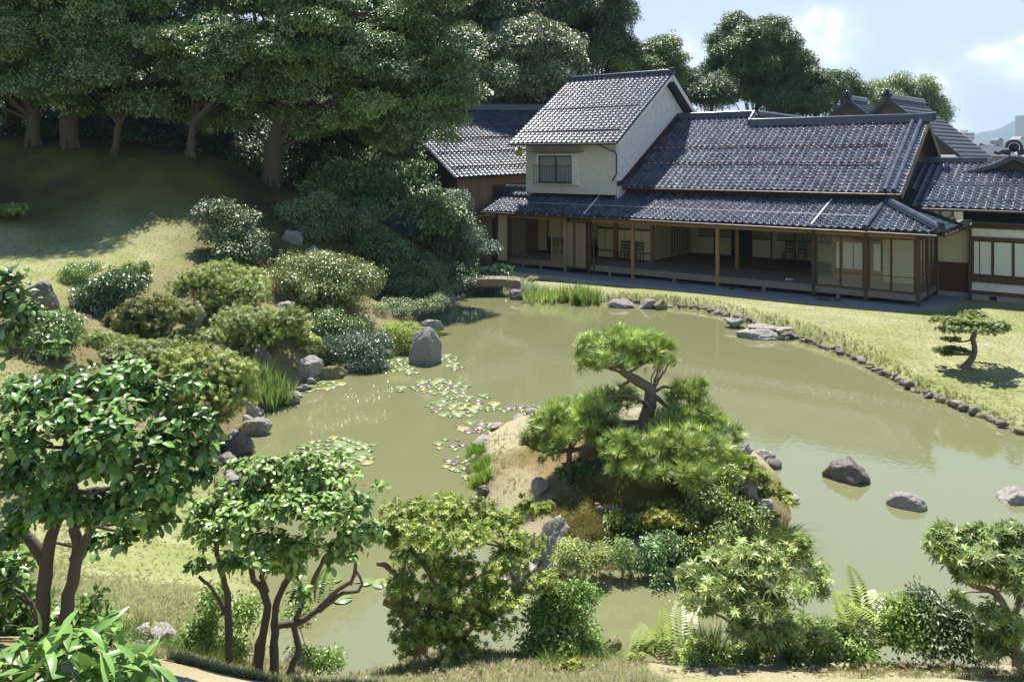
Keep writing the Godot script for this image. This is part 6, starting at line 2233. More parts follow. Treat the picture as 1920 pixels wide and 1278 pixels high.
func camellias() -> void:
	var lf := big_leaf(0.062, 0.034, 0.25)
	var glossy := Color(0.075, 0.135, 0.032)
	var d := 4.6
	plant("camellia", "large camellia with broad glossy leaves and two stout trunks at the near left", "camellia", px(95, 1222, d),
		pp([[60, 745, 62, 46], [140, 725, 66, 46], [225, 715, 60, 46], [290, 750, 56, 46], [340, 800, 50, 46], [370, 850, 40, 35], [300, 840, 56, 40, 0.2], [215, 800, 60, 49, 0.3], [120, 800, 60, 49, 0.3], [40, 820, 56, 46, 0.2], [30, 890, 44, 40, 0.1], [110, 880, 50, 40, 0.3], [200, 880, 54, 38, 0.3], [285, 905, 50, 32, 0.2], [240, 960, 50, 32, 0.2], [290, 985, 30, 27], [130, 960, 40, 30, 0.3], [40, 960, 44, 32, 0.2], [75, 940, 44, 34, 0.3], [185, 955, 46, 34, 0.2], [320, 930, 40, 30, 0.1], [245, 1005, 34, 26, 0.1], [10, 1010, 36, 30, 0.2], [385, 890, 26, 26], [165, 1020, 22, 32, -0.2], [20, 1090, 26, 54, 0.0], [185, 1180, 26, 22, 0.1]], d), lf, "leaf_glossy", 6600, 1.0, glossy,
		{"trunks": [[pts([[85, 1240], [78, 1160], [84, 1080], [88, 1040], [112, 960], [128, 890], [140, 830]], d), 0.046, 0.022], [pts([[112, 1240], [122, 1140], [140, 1060], [142, 980], [135, 900], [120, 820]], d), 0.046, 0.02], [pts([[86, 1060], [60, 1020], [40, 990], [0, 1000]], d), 0.04, 0.025], [pts([[140, 1050], [160, 1010], [175, 985]], d), 0.035, 0.02], [pts([[135, 925], [200, 915], [240, 912]], d), 0.02, 0.012], [pts([[135, 900], [190, 880], [260, 860], [310, 850]], d), 0.025, 0.01]], "bark": "camellia_bark", "joints": pts([[128, 890], [135, 840], [40, 990], [240, 912], [310, 850], [140, 980], [60, 1020], [175, 985]], d), "stem": 0.014, "twigs": 6, "single": 300, "split": 3, "core": 1.0, "jit": 0.34, "shell": 0.15, "up": 0.6, "vary": 0.3, "sub": 9})
	d = 5.6
	plant("camellia", "second camellia with many thin forking trunks before the water", "camellia", px(500, 1296, d),
		pp([[440, 920, 52, 35], [500, 890, 56, 32], [570, 885, 56, 32], [630, 905, 50, 35], [665, 950, 40, 35], [690, 1000, 34, 32], [610, 970, 56, 38, 0.3], [530, 950, 56, 38, 0.3], [450, 975, 50, 35, 0.3], [395, 960, 36, 30], [400, 1010, 36, 32, 0.2], [480, 1020, 50, 32, 0.3], [560, 1030, 44, 30, 0.3], [640, 1035, 40, 30, 0.2], [530, 1060, 34, 19, 0.2], [440, 1055, 36, 22, 0.1], [370, 1062, 22, 19], [560, 1120, 22, 19, 0.1], [365, 990, 26, 27]], d), big_leaf(0.054, 0.030, 0.25), "leaf_glossy", 6500, 1.0, Color(0.105, 0.165, 0.040),
		{"trunks": [[pts([[478, 1300], [490, 1200], [500, 1140], [492, 1105], [474, 1085], [470, 1050]], d), 0.040, 0.02], [pts([[512, 1300], [515, 1180], [520, 1120], [548, 1070], [575, 1010], [590, 960]], d), 0.036, 0.016], [pts([[430, 1300], [428, 1180], [422, 1090], [408, 1040], [400, 990]], d), 0.034, 0.016], [pts([[518, 1172], [560, 1168], [598, 1140], [630, 1108], [662, 1090], [668, 1050]], d), 0.028, 0.012], [pts([[598, 1145], [640, 1112], [672, 1108], [680, 1092], [668, 1070]], d), 0.02, 0.008], [pts([[525, 1290], [560, 1220], [550, 1170], [580, 1110], [605, 1050], [640, 1000]], d), 0.026, 0.014], [pts([[500, 1110], [490, 1080], [500, 1060], [486, 1040]], d), 0.022, 0.012], [pts([[425, 1150], [395, 1100], [372, 1080]], d), 0.018, 0.01]], "bark": "camellia_bark", "joints": pts([[470, 1050], [590, 970], [400, 1000], [668, 1050], [640, 1000], [548, 1070], [486, 1040]], d), "stem": 0.012, "twigs": 7, "single": 300, "split": 3, "core": 1.0, "jit": 0.34, "shell": 0.15, "up": 0.6, "vary": 0.28, "sub": 9})
	d = 6.4
	plant("camellia", "camellia leaning in from the picture's left side above the first one", "camellia", on(Vector3(-4.9, 0, -6.5)),
		pp([[20, 520, 40, 27], [0, 560, 50, 40], [50, 580, 40, 35], [30, 620, 46, 40], [70, 650, 36, 27], [-40, 600, 60, 68], [100, 640, 20, 19]], d), big_leaf(0.078, 0.042, 0.22), "leaf_glossy", 900, 1.0, Color(0.07, 0.12, 0.035),
		{"trunks": [[[on(Vector3(-4.9, 0, -6.5), -0.2), px(-90, 800, d), px(-60, 680, d), px(-20, 600, d)], 0.06, 0.025]], "bark": "camellia_bark", "joints": pts([[-60, 680], [-20, 600]], d), "stem": 0.013, "twigs": 6, "single": 260, "jit": 0.34, "shell": 0.15, "up": 0.6, "vary": 0.28, "sub": 9})
	# long leaved shrub in the lower left corner
	d = 3.4
	plant("rhododendron", "long leathery leaves of a rhododendron filling the lower left corner", "rhododendron", px(90, 1420, d),
		pp([[30, 1230, 50, 22], [110, 1215, 50, 20, 0.1], [180, 1225, 44, 20], [250, 1245, 40, 18], [70, 1265, 60, 22, 0.1], [160, 1265, 60, 20, 0.1], [260, 1275, 40, 14]], d), big_leaf(0.15, 0.036, 0.35, 0.15), "leaf_glossy", 190, 1.0, Color(0.085, 0.155, 0.035),
		{"stem": 0.016, "twigs": 2, "single": 190, "up": 0.6, "vary": 0.35, "sub": 3})


func near_bank_plants() -> void:
	var az := whorl(111, 8, 0.030, 0.012, 0.55, 2)
	var rh := whorl(112, 8, 0.062, 0.017, 0.35, 2)
	var lt := spray(113, 12, 0.10, 0.042, 0.019, 0.6, 0.3)
	var d := 7.0
	plant("azalea", "big spreading azalea with twisted grey branches in the middle of the near bank", "azalea", px(840, 1240, 6.9),
		pp([[760, 965, 52, 26], [820, 955, 50, 24], [880, 965, 52, 26], [940, 985, 44, 24], [985, 1020, 36, 22], [730, 1005, 34, 22], [800, 1005, 52, 24, 0.3], [870, 1010, 50, 22, 0.3], [950, 1050, 44, 18, 0.2], [780, 1050, 46, 20, 0.3], [860, 1060, 46, 18, 0.3], [1010, 1090, 36, 18, 0.3], [760, 1095, 40, 18, 0.3], [840, 1100, 52, 22, 0.4], [900, 1115, 44, 22, 0.4], [960, 1120, 34, 18, 0.4], [790, 1150, 48, 26, 0.4], [860, 1160, 52, 26, 0.5], [920, 1170, 44, 22, 0.5], [770, 1190, 36, 18, 0.4], [850, 1205, 52, 14, 0.5]], d), az, "leaf_fresh", 3600, 1.1, Color(0.165, 0.20, 0.045),
		{"trunks": [[pts([[790, 1235, 0.1], [780, 1190, 0.1], [760, 1150, 0.1], [735, 1130], [720, 1120]], d), 0.075, 0.055], [pts([[860, 1235, 0.1], [850, 1180, 0.1], [830, 1120], [800, 1070], [780, 1020]], d), 0.05, 0.02], [pts([[860, 1200, 0.1], [910, 1150], [960, 1110], [1000, 1070], [1020, 1050]], d), 0.04, 0.015], [pts([[770, 1160], [765, 1100], [755, 1075], [760, 1040]], d), 0.045, 0.02], [pts([[765, 1095], [725, 1060], [705, 1055]], d), 0.035, 0.02], [pts([[835, 1125], [880, 1090], [930, 1060], [960, 1020]], d), 0.03, 0.012]], "joints": pts([[780, 1020], [830, 1100], [1010, 1065], [765, 1060], [910, 1130], [950, 1030], [800, 1180], [880, 1180]], d), "stem": 0.012, "twigs": 8, "vary": 0.3, "sub": 14, "shell": 0.25, "jit": 0.4, "split": 2, "core": 1.1})
	plant("shrub", "light green leafy shrub just right of the big spreading azalea", "shrub", px(1040, 1245, 6.7), pp([[1040, 1120, 30, 18], [1070, 1110, 24, 14], [1020, 1150, 36, 22], [1060, 1160, 36, 22], [1100, 1112, 18, 7], [1040, 1200, 40, 24, 0.1], [1010, 1215, 30, 16, 0.1], [1095, 1205, 30, 14]], 6.7), lt, "leaf_fresh", 700, 0.9, Color(0.10, 0.17, 0.035), {"stem": 0.01, "twigs": 4, "sub": 8})
	d = 6.4
	plant("rhododendron", "airy rhododendron with narrow pale leaves right of centre on the near bank", "rhododendron", px(1420, 1262, d),
		pp([[1360, 1045, 40, 16], [1420, 1035, 44, 18], [1480, 1045, 40, 18], [1500, 1020, 16, 14], [1530, 1075, 30, 18], [1305, 1075, 34, 16], [1340, 1090, 44, 20, 0.2], [1410, 1080, 50, 22, 0.2], [1480, 1090, 46, 20, 0.2], [1290, 1095, 20, 12], [1320, 1130, 40, 20, 0.2], [1390, 1125, 44, 20, 0.3], [1450, 1130, 44, 18, 0.2], [1540, 1105, 20, 12], [1400, 1175, 50, 24, 0.1], [1460, 1180, 50, 24, 0.1], [1520, 1180, 40, 22], [1380, 1225, 40, 24], [1440, 1225, 50, 24], [1500, 1225, 50, 22], [1560, 1200, 34, 20]], d), rh, "leaf_fresh", 760, 1.0, Color(0.165, 0.205, 0.065),
		{"trunks": [[pts([[1418, 1265], [1415, 1220], [1412, 1180], [1395, 1140], [1370, 1120], [1340, 1105]], d), 0.035, 0.015], [pts([[1424, 1265], [1430, 1200], [1428, 1150], [1440, 1110], [1470, 1090]], d), 0.035, 0.014], [pts([[1412, 1180], [1380, 1170], [1345, 1150]], d), 0.025, 0.012]], "joints": pts([[1340, 1105], [1400, 1145], [1440, 1110], [1470, 1090], [1345, 1150], [1430, 1200]], d), "stem": 0.009, "twigs": 7, "sub": 9, "vary": 0.3, "shell": 0.2, "jit": 0.4, "split": 2, "core": 1.05})
	d = 6.2
	plant("rhododendron", "similar rhododendron cut by the picture's right side", "rhododendron", px(1900, 1250, d),
		pp([[1790, 1005, 44, 16], [1850, 1000, 44, 18], [1905, 1005, 44, 20], [1755, 1020, 20, 14], [1800, 1035, 46, 18, 0.1], [1860, 1045, 44, 20, 0.2], [1920, 1050, 44, 24, 0.2], [1820, 1070, 36, 14, 0.1], [1890, 1090, 44, 18, 0.1], [1940, 1110, 44, 26], [1860, 1150, 36, 20, 0.2], [1905, 1180, 40, 26, 0.2], [1880, 1220, 40, 22, 0.2], [1790, 1120, 14, 10]], d), rh, "leaf_fresh", 640, 1.0, Color(0.14, 0.18, 0.055),
		{"trunks": [[pts([[1910, 1255], [1900, 1180], [1880, 1125], [1865, 1108], [1820, 1096], [1785, 1070]], d), 0.04, 0.015], [pts([[1895, 1160], [1925, 1100], [1940, 1050]], d), 0.025, 0.012]], "joints": pts([[1865, 1108], [1785, 1070], [1940, 1060], [1900, 1180]], d), "stem": 0.009, "twigs": 7, "sub": 9, "vary": 0.3, "shell": 0.2, "jit": 0.4, "split": 2, "core": 1.05})
	plant("shrub", "dark purplish green shrub on the near bank toward the right corner", "shrub", px(1775, 1225, 6.5), pp([[1740, 1140, 30, 18], [1780, 1155, 36, 22], [1820, 1175, 30, 22], [1760, 1190, 40, 24, 0.1], [1810, 1205, 36, 18, 0.1], [1730, 1120, 12, 12]], 6.5), lt, "leaf_dark", 620, 0.9, Color(0.05, 0.075, 0.025), {"stem": 0.01, "twigs": 4, "sub": 8})
	plant("shrub", "medium green bush in front of the dark purplish one", "shrub", px(1715, 1220, 6.5), pp([[1700, 1140, 28, 18], [1690, 1165, 30, 20], [1720, 1190, 36, 22, 0.1]], 6.5), lt, "leaf_fresh", 330, 0.9, Color(0.12, 0.18, 0.04), {"stem": 0.01, "twigs": 4, "sub": 8})
	plant("shrub", "low yellow box bush at the lower edge right of the azalea", "shrub", px(1100, 1290, 6.0), pp([[1080, 1250, 16, 12], [1110, 1266, 30, 12], [1150, 1272, 20, 9]], 6.0), az, "leaf_fresh", 260, 1.0, Color(0.15, 0.17, 0.03), {"stem": 0.007, "twigs": 3})
	plant("shrub", "fine leaved green bush low in front of the airy rhododendron's stems", "shrub", px(1340, 1262, 6.3), pp([[1310, 1225, 30, 16], [1350, 1240, 34, 16], [1290, 1245, 26, 12], [1395, 1250, 26, 12]], 6.3), lt, "leaf_fresh", 420, 0.8, Color(0.15, 0.2, 0.045), {"stem": 0.008, "twigs": 3, "sub": 8})
	plant("shrub", "leafy green bush joining the airy rhododendron and the bright ferns", "shrub", px(1555, 1245, 6.4), pp([[1540, 1195, 36, 18], [1580, 1205, 34, 16], [1510, 1215, 30, 14], [1600, 1220, 30, 12]], 6.4), lt, "leaf_fresh", 520, 0.8, Color(0.14, 0.2, 0.045), {"stem": 0.008, "twigs": 3, "sub": 8})
	plant("shrub", "mixed green bush behind the ragged grass at the second camellia's right foot", "shrub", px(600, 1262, 7.3), pp([[580, 1228, 22, 12], [560, 1150, 16, 18], [620, 1240, 20, 9]], 7.3), lt, "leaf_fresh", 180, 0.8, Color(0.13, 0.19, 0.045), {"stem": 0.008, "twigs": 3})
	plant("shrub", "weedy leafy shrub under the second camellia's left trunk", "shrub", px(390, 1260, 6.3), pp([[370, 1180, 26, 18], [400, 1130, 22, 22], [350, 1215, 30, 14], [430, 1215, 24, 16], [455, 1150, 20, 22]], 6.3), lt, "leaf_fresh", 420, 0.85, Color(0.14, 0.2, 0.05), {"stem": 0.008, "twigs": 3, "sub": 8})
	plant("shrub", "dark leafy bush around the feet of the first camellia's trunks", "shrub", px(90, 1250, 4.9), pp([[30, 1150, 34, 30], [160, 1150, 24, 26], [180, 1200, 30, 14], [50, 1200, 40, 18], [10, 1080, 26, 26]], 4.9), spray(115, 7, 0.11, 0.06, 0.034, 0.6, 0.3), "leaf_glossy", 230, 1.0, Color(0.075, 0.125, 0.03), {"stem": 0.008, "twigs": 3, "sub": 8})
	# ferns
	var fr := [frond(121, 0.34), frond(122, 0.30)]
	for q in [["yellow green ferns beside the pinkish stone on the bank's crest", [[1190, 1220], [1220, 1205], [1250, 1195], [1270, 1215], [1285, 1190], [1240, 1225]], 6.6, Color(0.26, 0.32, 0.06), 26], ["brightest yellow green fern clump over the water right of the airy rhododendron", [[1600, 1140], [1630, 1130], [1650, 1150], [1620, 1170], [1665, 1180], [1590, 1160], [1640, 1200]], 6.6, Color(0.26, 0.36, 0.06), 44], ["ferns in the shade between the second camellia's trunks", [[395, 1190], [380, 1220], [410, 1240], [560, 1100], [600, 1110]], 6.4, Color(0.15, 0.22, 0.045), 24]]:
		var c: Vector3 = px(q[1][0][0], q[1][0][1] + 40, q[2])
		var o := thing("fern", q[0], "fern", c)
		for k in int(q[4]):
			var s: Array = q[1][k % q[1].size()]
			var p: Vector3 = px(s[0] + rng.randfn() * 8.0, s[1] + 25 + rng.randfn() * 5.0, q[2] + rng.randfn() * 0.1)
			var g: float = [1.0, 0.8, 1.2][k % 3]
			var key := "fern_%d_%d_%d" % [int(q[3].r * 100), k % 3, k % 2]
			if not M.has(key):
				M[key] = tinted(fr[k % 2], Color(q[3].r * g, q[3].g * g, q[3].b * g))
			part(o, "frond", M[key], M["leaf_fresh"], Transform3D(Basis.from_euler(Vector3(-0.45 + rng.randfn() * 0.25, rng.randf() * TAU, 0)).scaled(Vector3.ONE * rng.randf_range(0.7, 1.15)), p - c))
	tufts("grass_tuft", "dark upright grass tuft between the ferns and the airy rhododendron", "grass", [[px(1310, 1235, 6.5), 0.12], [px(1330, 1245, 6.4), 0.1]], tuft(123, 16, 0.34, 0.008, 0.6, 0.35), 26, 1.0, Color(0.09, 0.13, 0.03))
	tufts("grass_tuft", "loose green grass at the foot of the light green shrub", "grass", [[px(1110, 1235, 6.6), 0.22], [px(1060, 1250, 6.4), 0.25]], tuft(124, 14, 0.16, 0.006, 0.8, 0.5), 70, 1.0, Color(0.17, 0.24, 0.05))
	tufts("grass_tuft", "weedy grass among the stones of the near left bank", "grass", [[px(380, 1225, 6.2), 0.3], [px(330, 1240, 6.0), 0.25], [px(430, 1265, 6.0), 0.25], [px(230, 1205, 6.5), 0.25]], tuft(125, 14, 0.2, 0.007, 0.8, 0.5), 190, 1.0, Color(0.16, 0.22, 0.05))
	tufts("grass_tuft", "ragged grass along the bank at the lower edge under the azalea", "grass", [[px(720, 1255, 6.9), 0.35], [px(820, 1262, 6.5), 0.4], [px(930, 1262, 6.4), 0.4], [px(660, 1270, 7.2), 0.3]], tuft(126, 12, 0.11, 0.006, 1.0, 0.5), 240, 1.0, Color(0.17, 0.19, 0.06))
	tufts("grass_tuft", "thin dry grass on the bare bank near the lower right corner", "grass", [[px(1650, 1262, 6.1), 0.5], [px(1780, 1258, 6.1), 0.5], [px(1850, 1250, 6.1), 0.4], [px(1560, 1266, 6.0), 0.4]], tuft(127, 10, 0.07, 0.005, 1.1, 0.5), 420, 1.0, Color(0.25, 0.26, 0.09))


func trees() -> void:
	var mp := spray(131, 26, 0.34, 0.125, 0.06, 0.5, 0.10)
	var bd := spray(132, 26, 0.42, 0.16, 0.08, 0.7, 0.25)
	var cf := spray(133, 30, 0.45, 0.22, 0.05, 0.8, 0.35)
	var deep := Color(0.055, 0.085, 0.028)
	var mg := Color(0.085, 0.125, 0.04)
	# the big spreading maple whose bough overhangs the storehouse roof
	var b := on(Vector3(-9.25,4.25,-31.50))
	var pads := crown_pads(Vector3(-6.77,9.30,-32.60), Vector3(5.1, 4.1, 3.4), 84, Vector3(0.95, 0.42, 0.9), 0.3)
	pads.append_array(pp([[830, 190, 52, 16], [870, 175, 40, 14], [850, 225, 34, 14], [800, 225, 46, 14], [840, 150, 56, 16], [860, 110, 44, 16], [780, 200, 60, 18], [760, 150, 60, 18], [740, 225, 50, 14], [640, 220, 60, 16], [560, 215, 60, 18], [838, 255, 20, 10], [690, 200, 60, 18], [600, 150, 66, 18], [520, 130, 60, 18], [470, 190, 50, 18], [450, 225, 40, 14]], 31.6))
	tree("maple_tree", "great layered maple with a thick leaning trunk, its bough over the storehouse roof", b, [Vector3(-9.16,5.17,-31.50), Vector3(-8.94,6.28,-31.30), Vector3(-8.45,7.17,-31.00), Vector3(-7.65,8.58,-31.00), Vector3(-6.84,9.99,-31.00)], 0.4, pads, mp, "leaf_dark", 13000, 1.0, mg)
	# the group at the left
	b = on(Vector3(-14.70,5.45,-30.30))
	tree("maple_tree", "slim pale trunked maple at the far left above the shaded lawn", b, [Vector3(-14.57,6.24,-30.40), Vector3(-14.41,7.15,-30.60), Vector3(-13.60,8.16,-30.80)], 0.15, crown_pads(Vector3(-14.38,9.01,-31.20), Vector3(4.2, 2.9, 2.4), 54, Vector3(0.95, 0.42, 0.85), 0.3), mp, "leaf_dark", 10500, 1.0, mg)
	b = on(Vector3(-11.98,5.45,-30.50))
	tree("maple_tree", "young maple leaning right beside the rusty hill fence", b, [Vector3(-11.84,6.25,-30.50), Vector3(-11.35,6.83,-30.40), Vector3(-10.62,7.52,-30.30)], 0.17, crown_pads(Vector3(-11.01,8.49,-32.00), Vector3(2.9, 2.3, 2.2), 34, Vector3(0.8, 0.38, 0.8), 0.3), mp, "leaf_dark", 4500, 1.0, mg)
	b = on(Vector3(-18.12,5.46,-31.00))
	tree("maple_tree", "dense maple whose crown fills the upper left corner", b, [Vector3(-18.02,6.37,-31.00), Vector3(-18.23,8.00,-31.20)], 0.3, crown_pads(Vector3(-18.41,9.26,-31.50), Vector3(4.3, 3.0, 2.4), 54, Vector3(1.0, 0.42, 0.9), 0.3), mp, "leaf_dark", 10500, 1.0, mg)
	for q in [[130, 275, 31.0, 0.36, "first massive cedar trunk in the deep shade at the left"], [195, 262, 33.0, 0.3, "second cedar trunk right behind the slim pale maple"], [245, 255, 35.0, 0.28, "third cedar trunk left of the rusty hill fence"], [300, 250, 36.5, 0.26, "cedar trunk rising behind the rusty hill fence"], [25, 280, 33.0, 0.3, "cedar trunk at the picture's left side behind the dense maple"]]:
		var bb := on(px(q[0], q[1], q[2]))
		var r: float = q[3]
		var c := bb + Vector3(0, 10.0, 0)
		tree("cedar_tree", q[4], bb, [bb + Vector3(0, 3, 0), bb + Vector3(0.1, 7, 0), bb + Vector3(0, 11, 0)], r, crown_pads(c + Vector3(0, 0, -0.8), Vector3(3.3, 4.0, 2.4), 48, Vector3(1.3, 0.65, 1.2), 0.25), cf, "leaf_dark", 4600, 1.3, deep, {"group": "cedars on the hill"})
	# understorey that closes the wood
	for q in [[560, 265, 37.0, 3.0, 2.2, "bushy evergreen in the gloom right of the big maple's trunk"], [680, 290, 37.0, 3.2, 2.4, "bushy evergreen in the gloom left of the storehouse"], [430, 245, 39.0, 3.0, 2.2, "bushy evergreen in the gloom behind the young maple"], [725, 345, 36.0, 1.5, 1.1, "bushy evergreen against the storehouse's dark side wall"], [640, 360, 33.0, 1.6, 1.0, "low evergreen on the wooded slope below the maple's boughs"], [795, 400, 33.5, 0.9, 0.9, "evergreen beside the storehouse planks"], [60, 215, 39.0, 3.6, 2.6, "bushy evergreen in the gloom behind the leftmost cedar trunk"], [190, 205, 40.0, 3.6, 2.6, "bushy evergreen in the gloom behind the second cedar trunk"], [320, 215, 41.0, 3.6, 2.6, "bushy evergreen in the gloom behind the third cedar trunk"]]:
		var c := px(q[0], q[1], q[2])
		var bb := on(c)
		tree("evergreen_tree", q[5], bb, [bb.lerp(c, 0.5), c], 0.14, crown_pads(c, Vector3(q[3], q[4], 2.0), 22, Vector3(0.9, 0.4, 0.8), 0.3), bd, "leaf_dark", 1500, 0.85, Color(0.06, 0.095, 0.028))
	var ug := thing("undergrowth", "dark undergrowth carpeting the hill between and behind the cedar trunks", "undergrowth", Vector3.ZERO)
	ug.set_meta("kind", "stuff")
	var ux: Array = []
	var uc: Array = []
	for i in 5200:
		var z := -rng.randf_range(32.0, 41.0)
		var x := rng.randf_range(-0.66, -0.10) * -z
		var lump := fn.get_noise_2d(x * 14.0, z * 14.0)
		if z > -33.5 and rng.randf() < 0.7:
			continue
		ux.append(Transform3D(rand_basis(Vector3(rng.randfn() * 0.4, 1, rng.randfn() * 0.4 + 0.3), rng.randf_range(0.7, 1.2)), Vector3(x, ht(x, z) + rng.randf() * (0.5 + 0.9 * smoothstep(-33.0, -37.0, z) + lump), z)))
		var g := rng.randf_range(0.7, 1.5)
		uc.append(Color(0.065 * g, 0.10 * g, 0.03 * g))
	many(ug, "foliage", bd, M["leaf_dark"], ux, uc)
	# forest behind
	for q in [[-150, 60, 46, 6.0, 8.0, "dark forest tree beyond the cedars, out toward the left"], [80, 60, 46, 6.0, 8.5, "dark forest tree behind the dense maple"], [300, 60, 47, 6.0, 8.5, "dark forest tree behind the slim maple"], [500, 40, 48, 6.0, 8.5, "dark forest tree behind the big maple's left side"], [700, 60, 50, 6.0, 8.5, "dark forest tree behind the big maple's right side"]]:
		var c := px(q[0], q[1], q[2])
		var bb := Vector3(c.x, 2.0, c.z)
		tree("forest_tree", q[5], bb, [bb + Vector3(0, 3, 0), c], 0.5, crown_pads(c - Vector3(0, 2, 0), Vector3(q[3], q[4], 3.0), 44, Vector3(1.7, 0.8, 1.5), 0.5), bd, "leaf_dark", 2400, 1.5, deep)
	for q in [
		[885, 60, 52, 3.0, 5.5, "tall evergreen rising over the storehouse ridge left of the steep roof", Color(0.06, 0.088, 0.03)],
		[960, 30, 55, 3.4, 6.5, "tall forest tree directly behind the steep roof's left half", Color(0.055, 0.082, 0.03)],
		[1045, 40, 56, 3.2, 6.2, "tall forest tree behind the steep roof's ridge", Color(0.075, 0.10, 0.04)],
		[1105, 60, 58, 2.8, 5.6, "tall forest tree at the edge of the wood, against the sky", Color(0.055, 0.082, 0.03)],
		[1000, 130, 50, 2.6, 3.0, "pale leaved tree low behind the steep roof", Color(0.12, 0.145, 0.07)],
		[900, 150, 49, 2.4, 3.0, "pale leaved tree over the storehouse's ridge", Color(0.11, 0.135, 0.065)]]:
		var c := px(q[0], q[1], q[2])
		var bb := Vector3(c.x, 0.5, c.z)
		tree("forest_tree", q[5], bb, [bb + Vector3(0, 4, 0), c], 0.4, crown_pads(c, Vector3(q[3], q[4], 2.6), 60, Vector3(1.2, 0.75, 1.1), 0.35), bd, "leaf_dark", 4500, 1.0, q[6])
	for q in [
		[1420, 112, 62, 3.6, 3.5, 6500, "big round crowned tree standing against the sky behind the main ridge", Color(0.06, 0.095, 0.03), 90],
		[1215, 125, 58, 2.5, 2.4, 1900, "light green tree right of the steep roof's gable", Color(0.10, 0.14, 0.035), 34],
		[1265, 165, 60, 1.6, 1.4, 1000, "dark tree between the gable and the big round one", Color(0.06, 0.09, 0.03), 24],
		[1335, 178, 58, 1.2, 0.9, 600, "low bush tree in the gap left of the big round one", Color(0.055, 0.085, 0.03), 18],
		[1530, 170, 60, 1.9, 1.9, 1200, "dark tree touching the big round one's right side", Color(0.06, 0.09, 0.032), 22],
		[1480, 185, 60, 2.2, 1.2, 900, "dark foliage below the big round one, just over the ridge", Color(0.05, 0.08, 0.028), 16],
		[1568, 165, 66, 1.1, 1.2, 600, "small rounded tree left of the smaller rear gable", Color(0.08, 0.11, 0.035), 14],
		[1605, 180, 66, 1.0, 1.0, 420, "spiky topped tree behind the smaller rear gable", Color(0.09, 0.12, 0.04), 12],
		[1688, 185, 68, 2.4, 1.5, 1500, "pale silvery tree behind the bigger rear gable", Color(0.16, 0.20, 0.09), 26],
		[1748, 215, 68, 1.5, 1.2, 500, "thin pale branches trailing right of the bigger rear gable", Color(0.16, 0.20, 0.09), 12]]:
		var c := px(q[0], q[1], q[2])
		var bb := Vector3(c.x, 0.0, c.z)
		tree("background_tree", q[6], bb, [bb + Vector3(0, 3, 0), c - Vector3(0, q[4] * 0.4, 0), c + Vector3(0, q[4] * 0.3, 0)], 0.3, crown_pads(c, Vector3(q[3], q[4], q[3] * 0.9), q[8], Vector3(0.95, 0.7, 0.9), 0.25), bd, "leaf_dark", int(q[5] * 1.75), 0.85, q[7], {"group": ""})


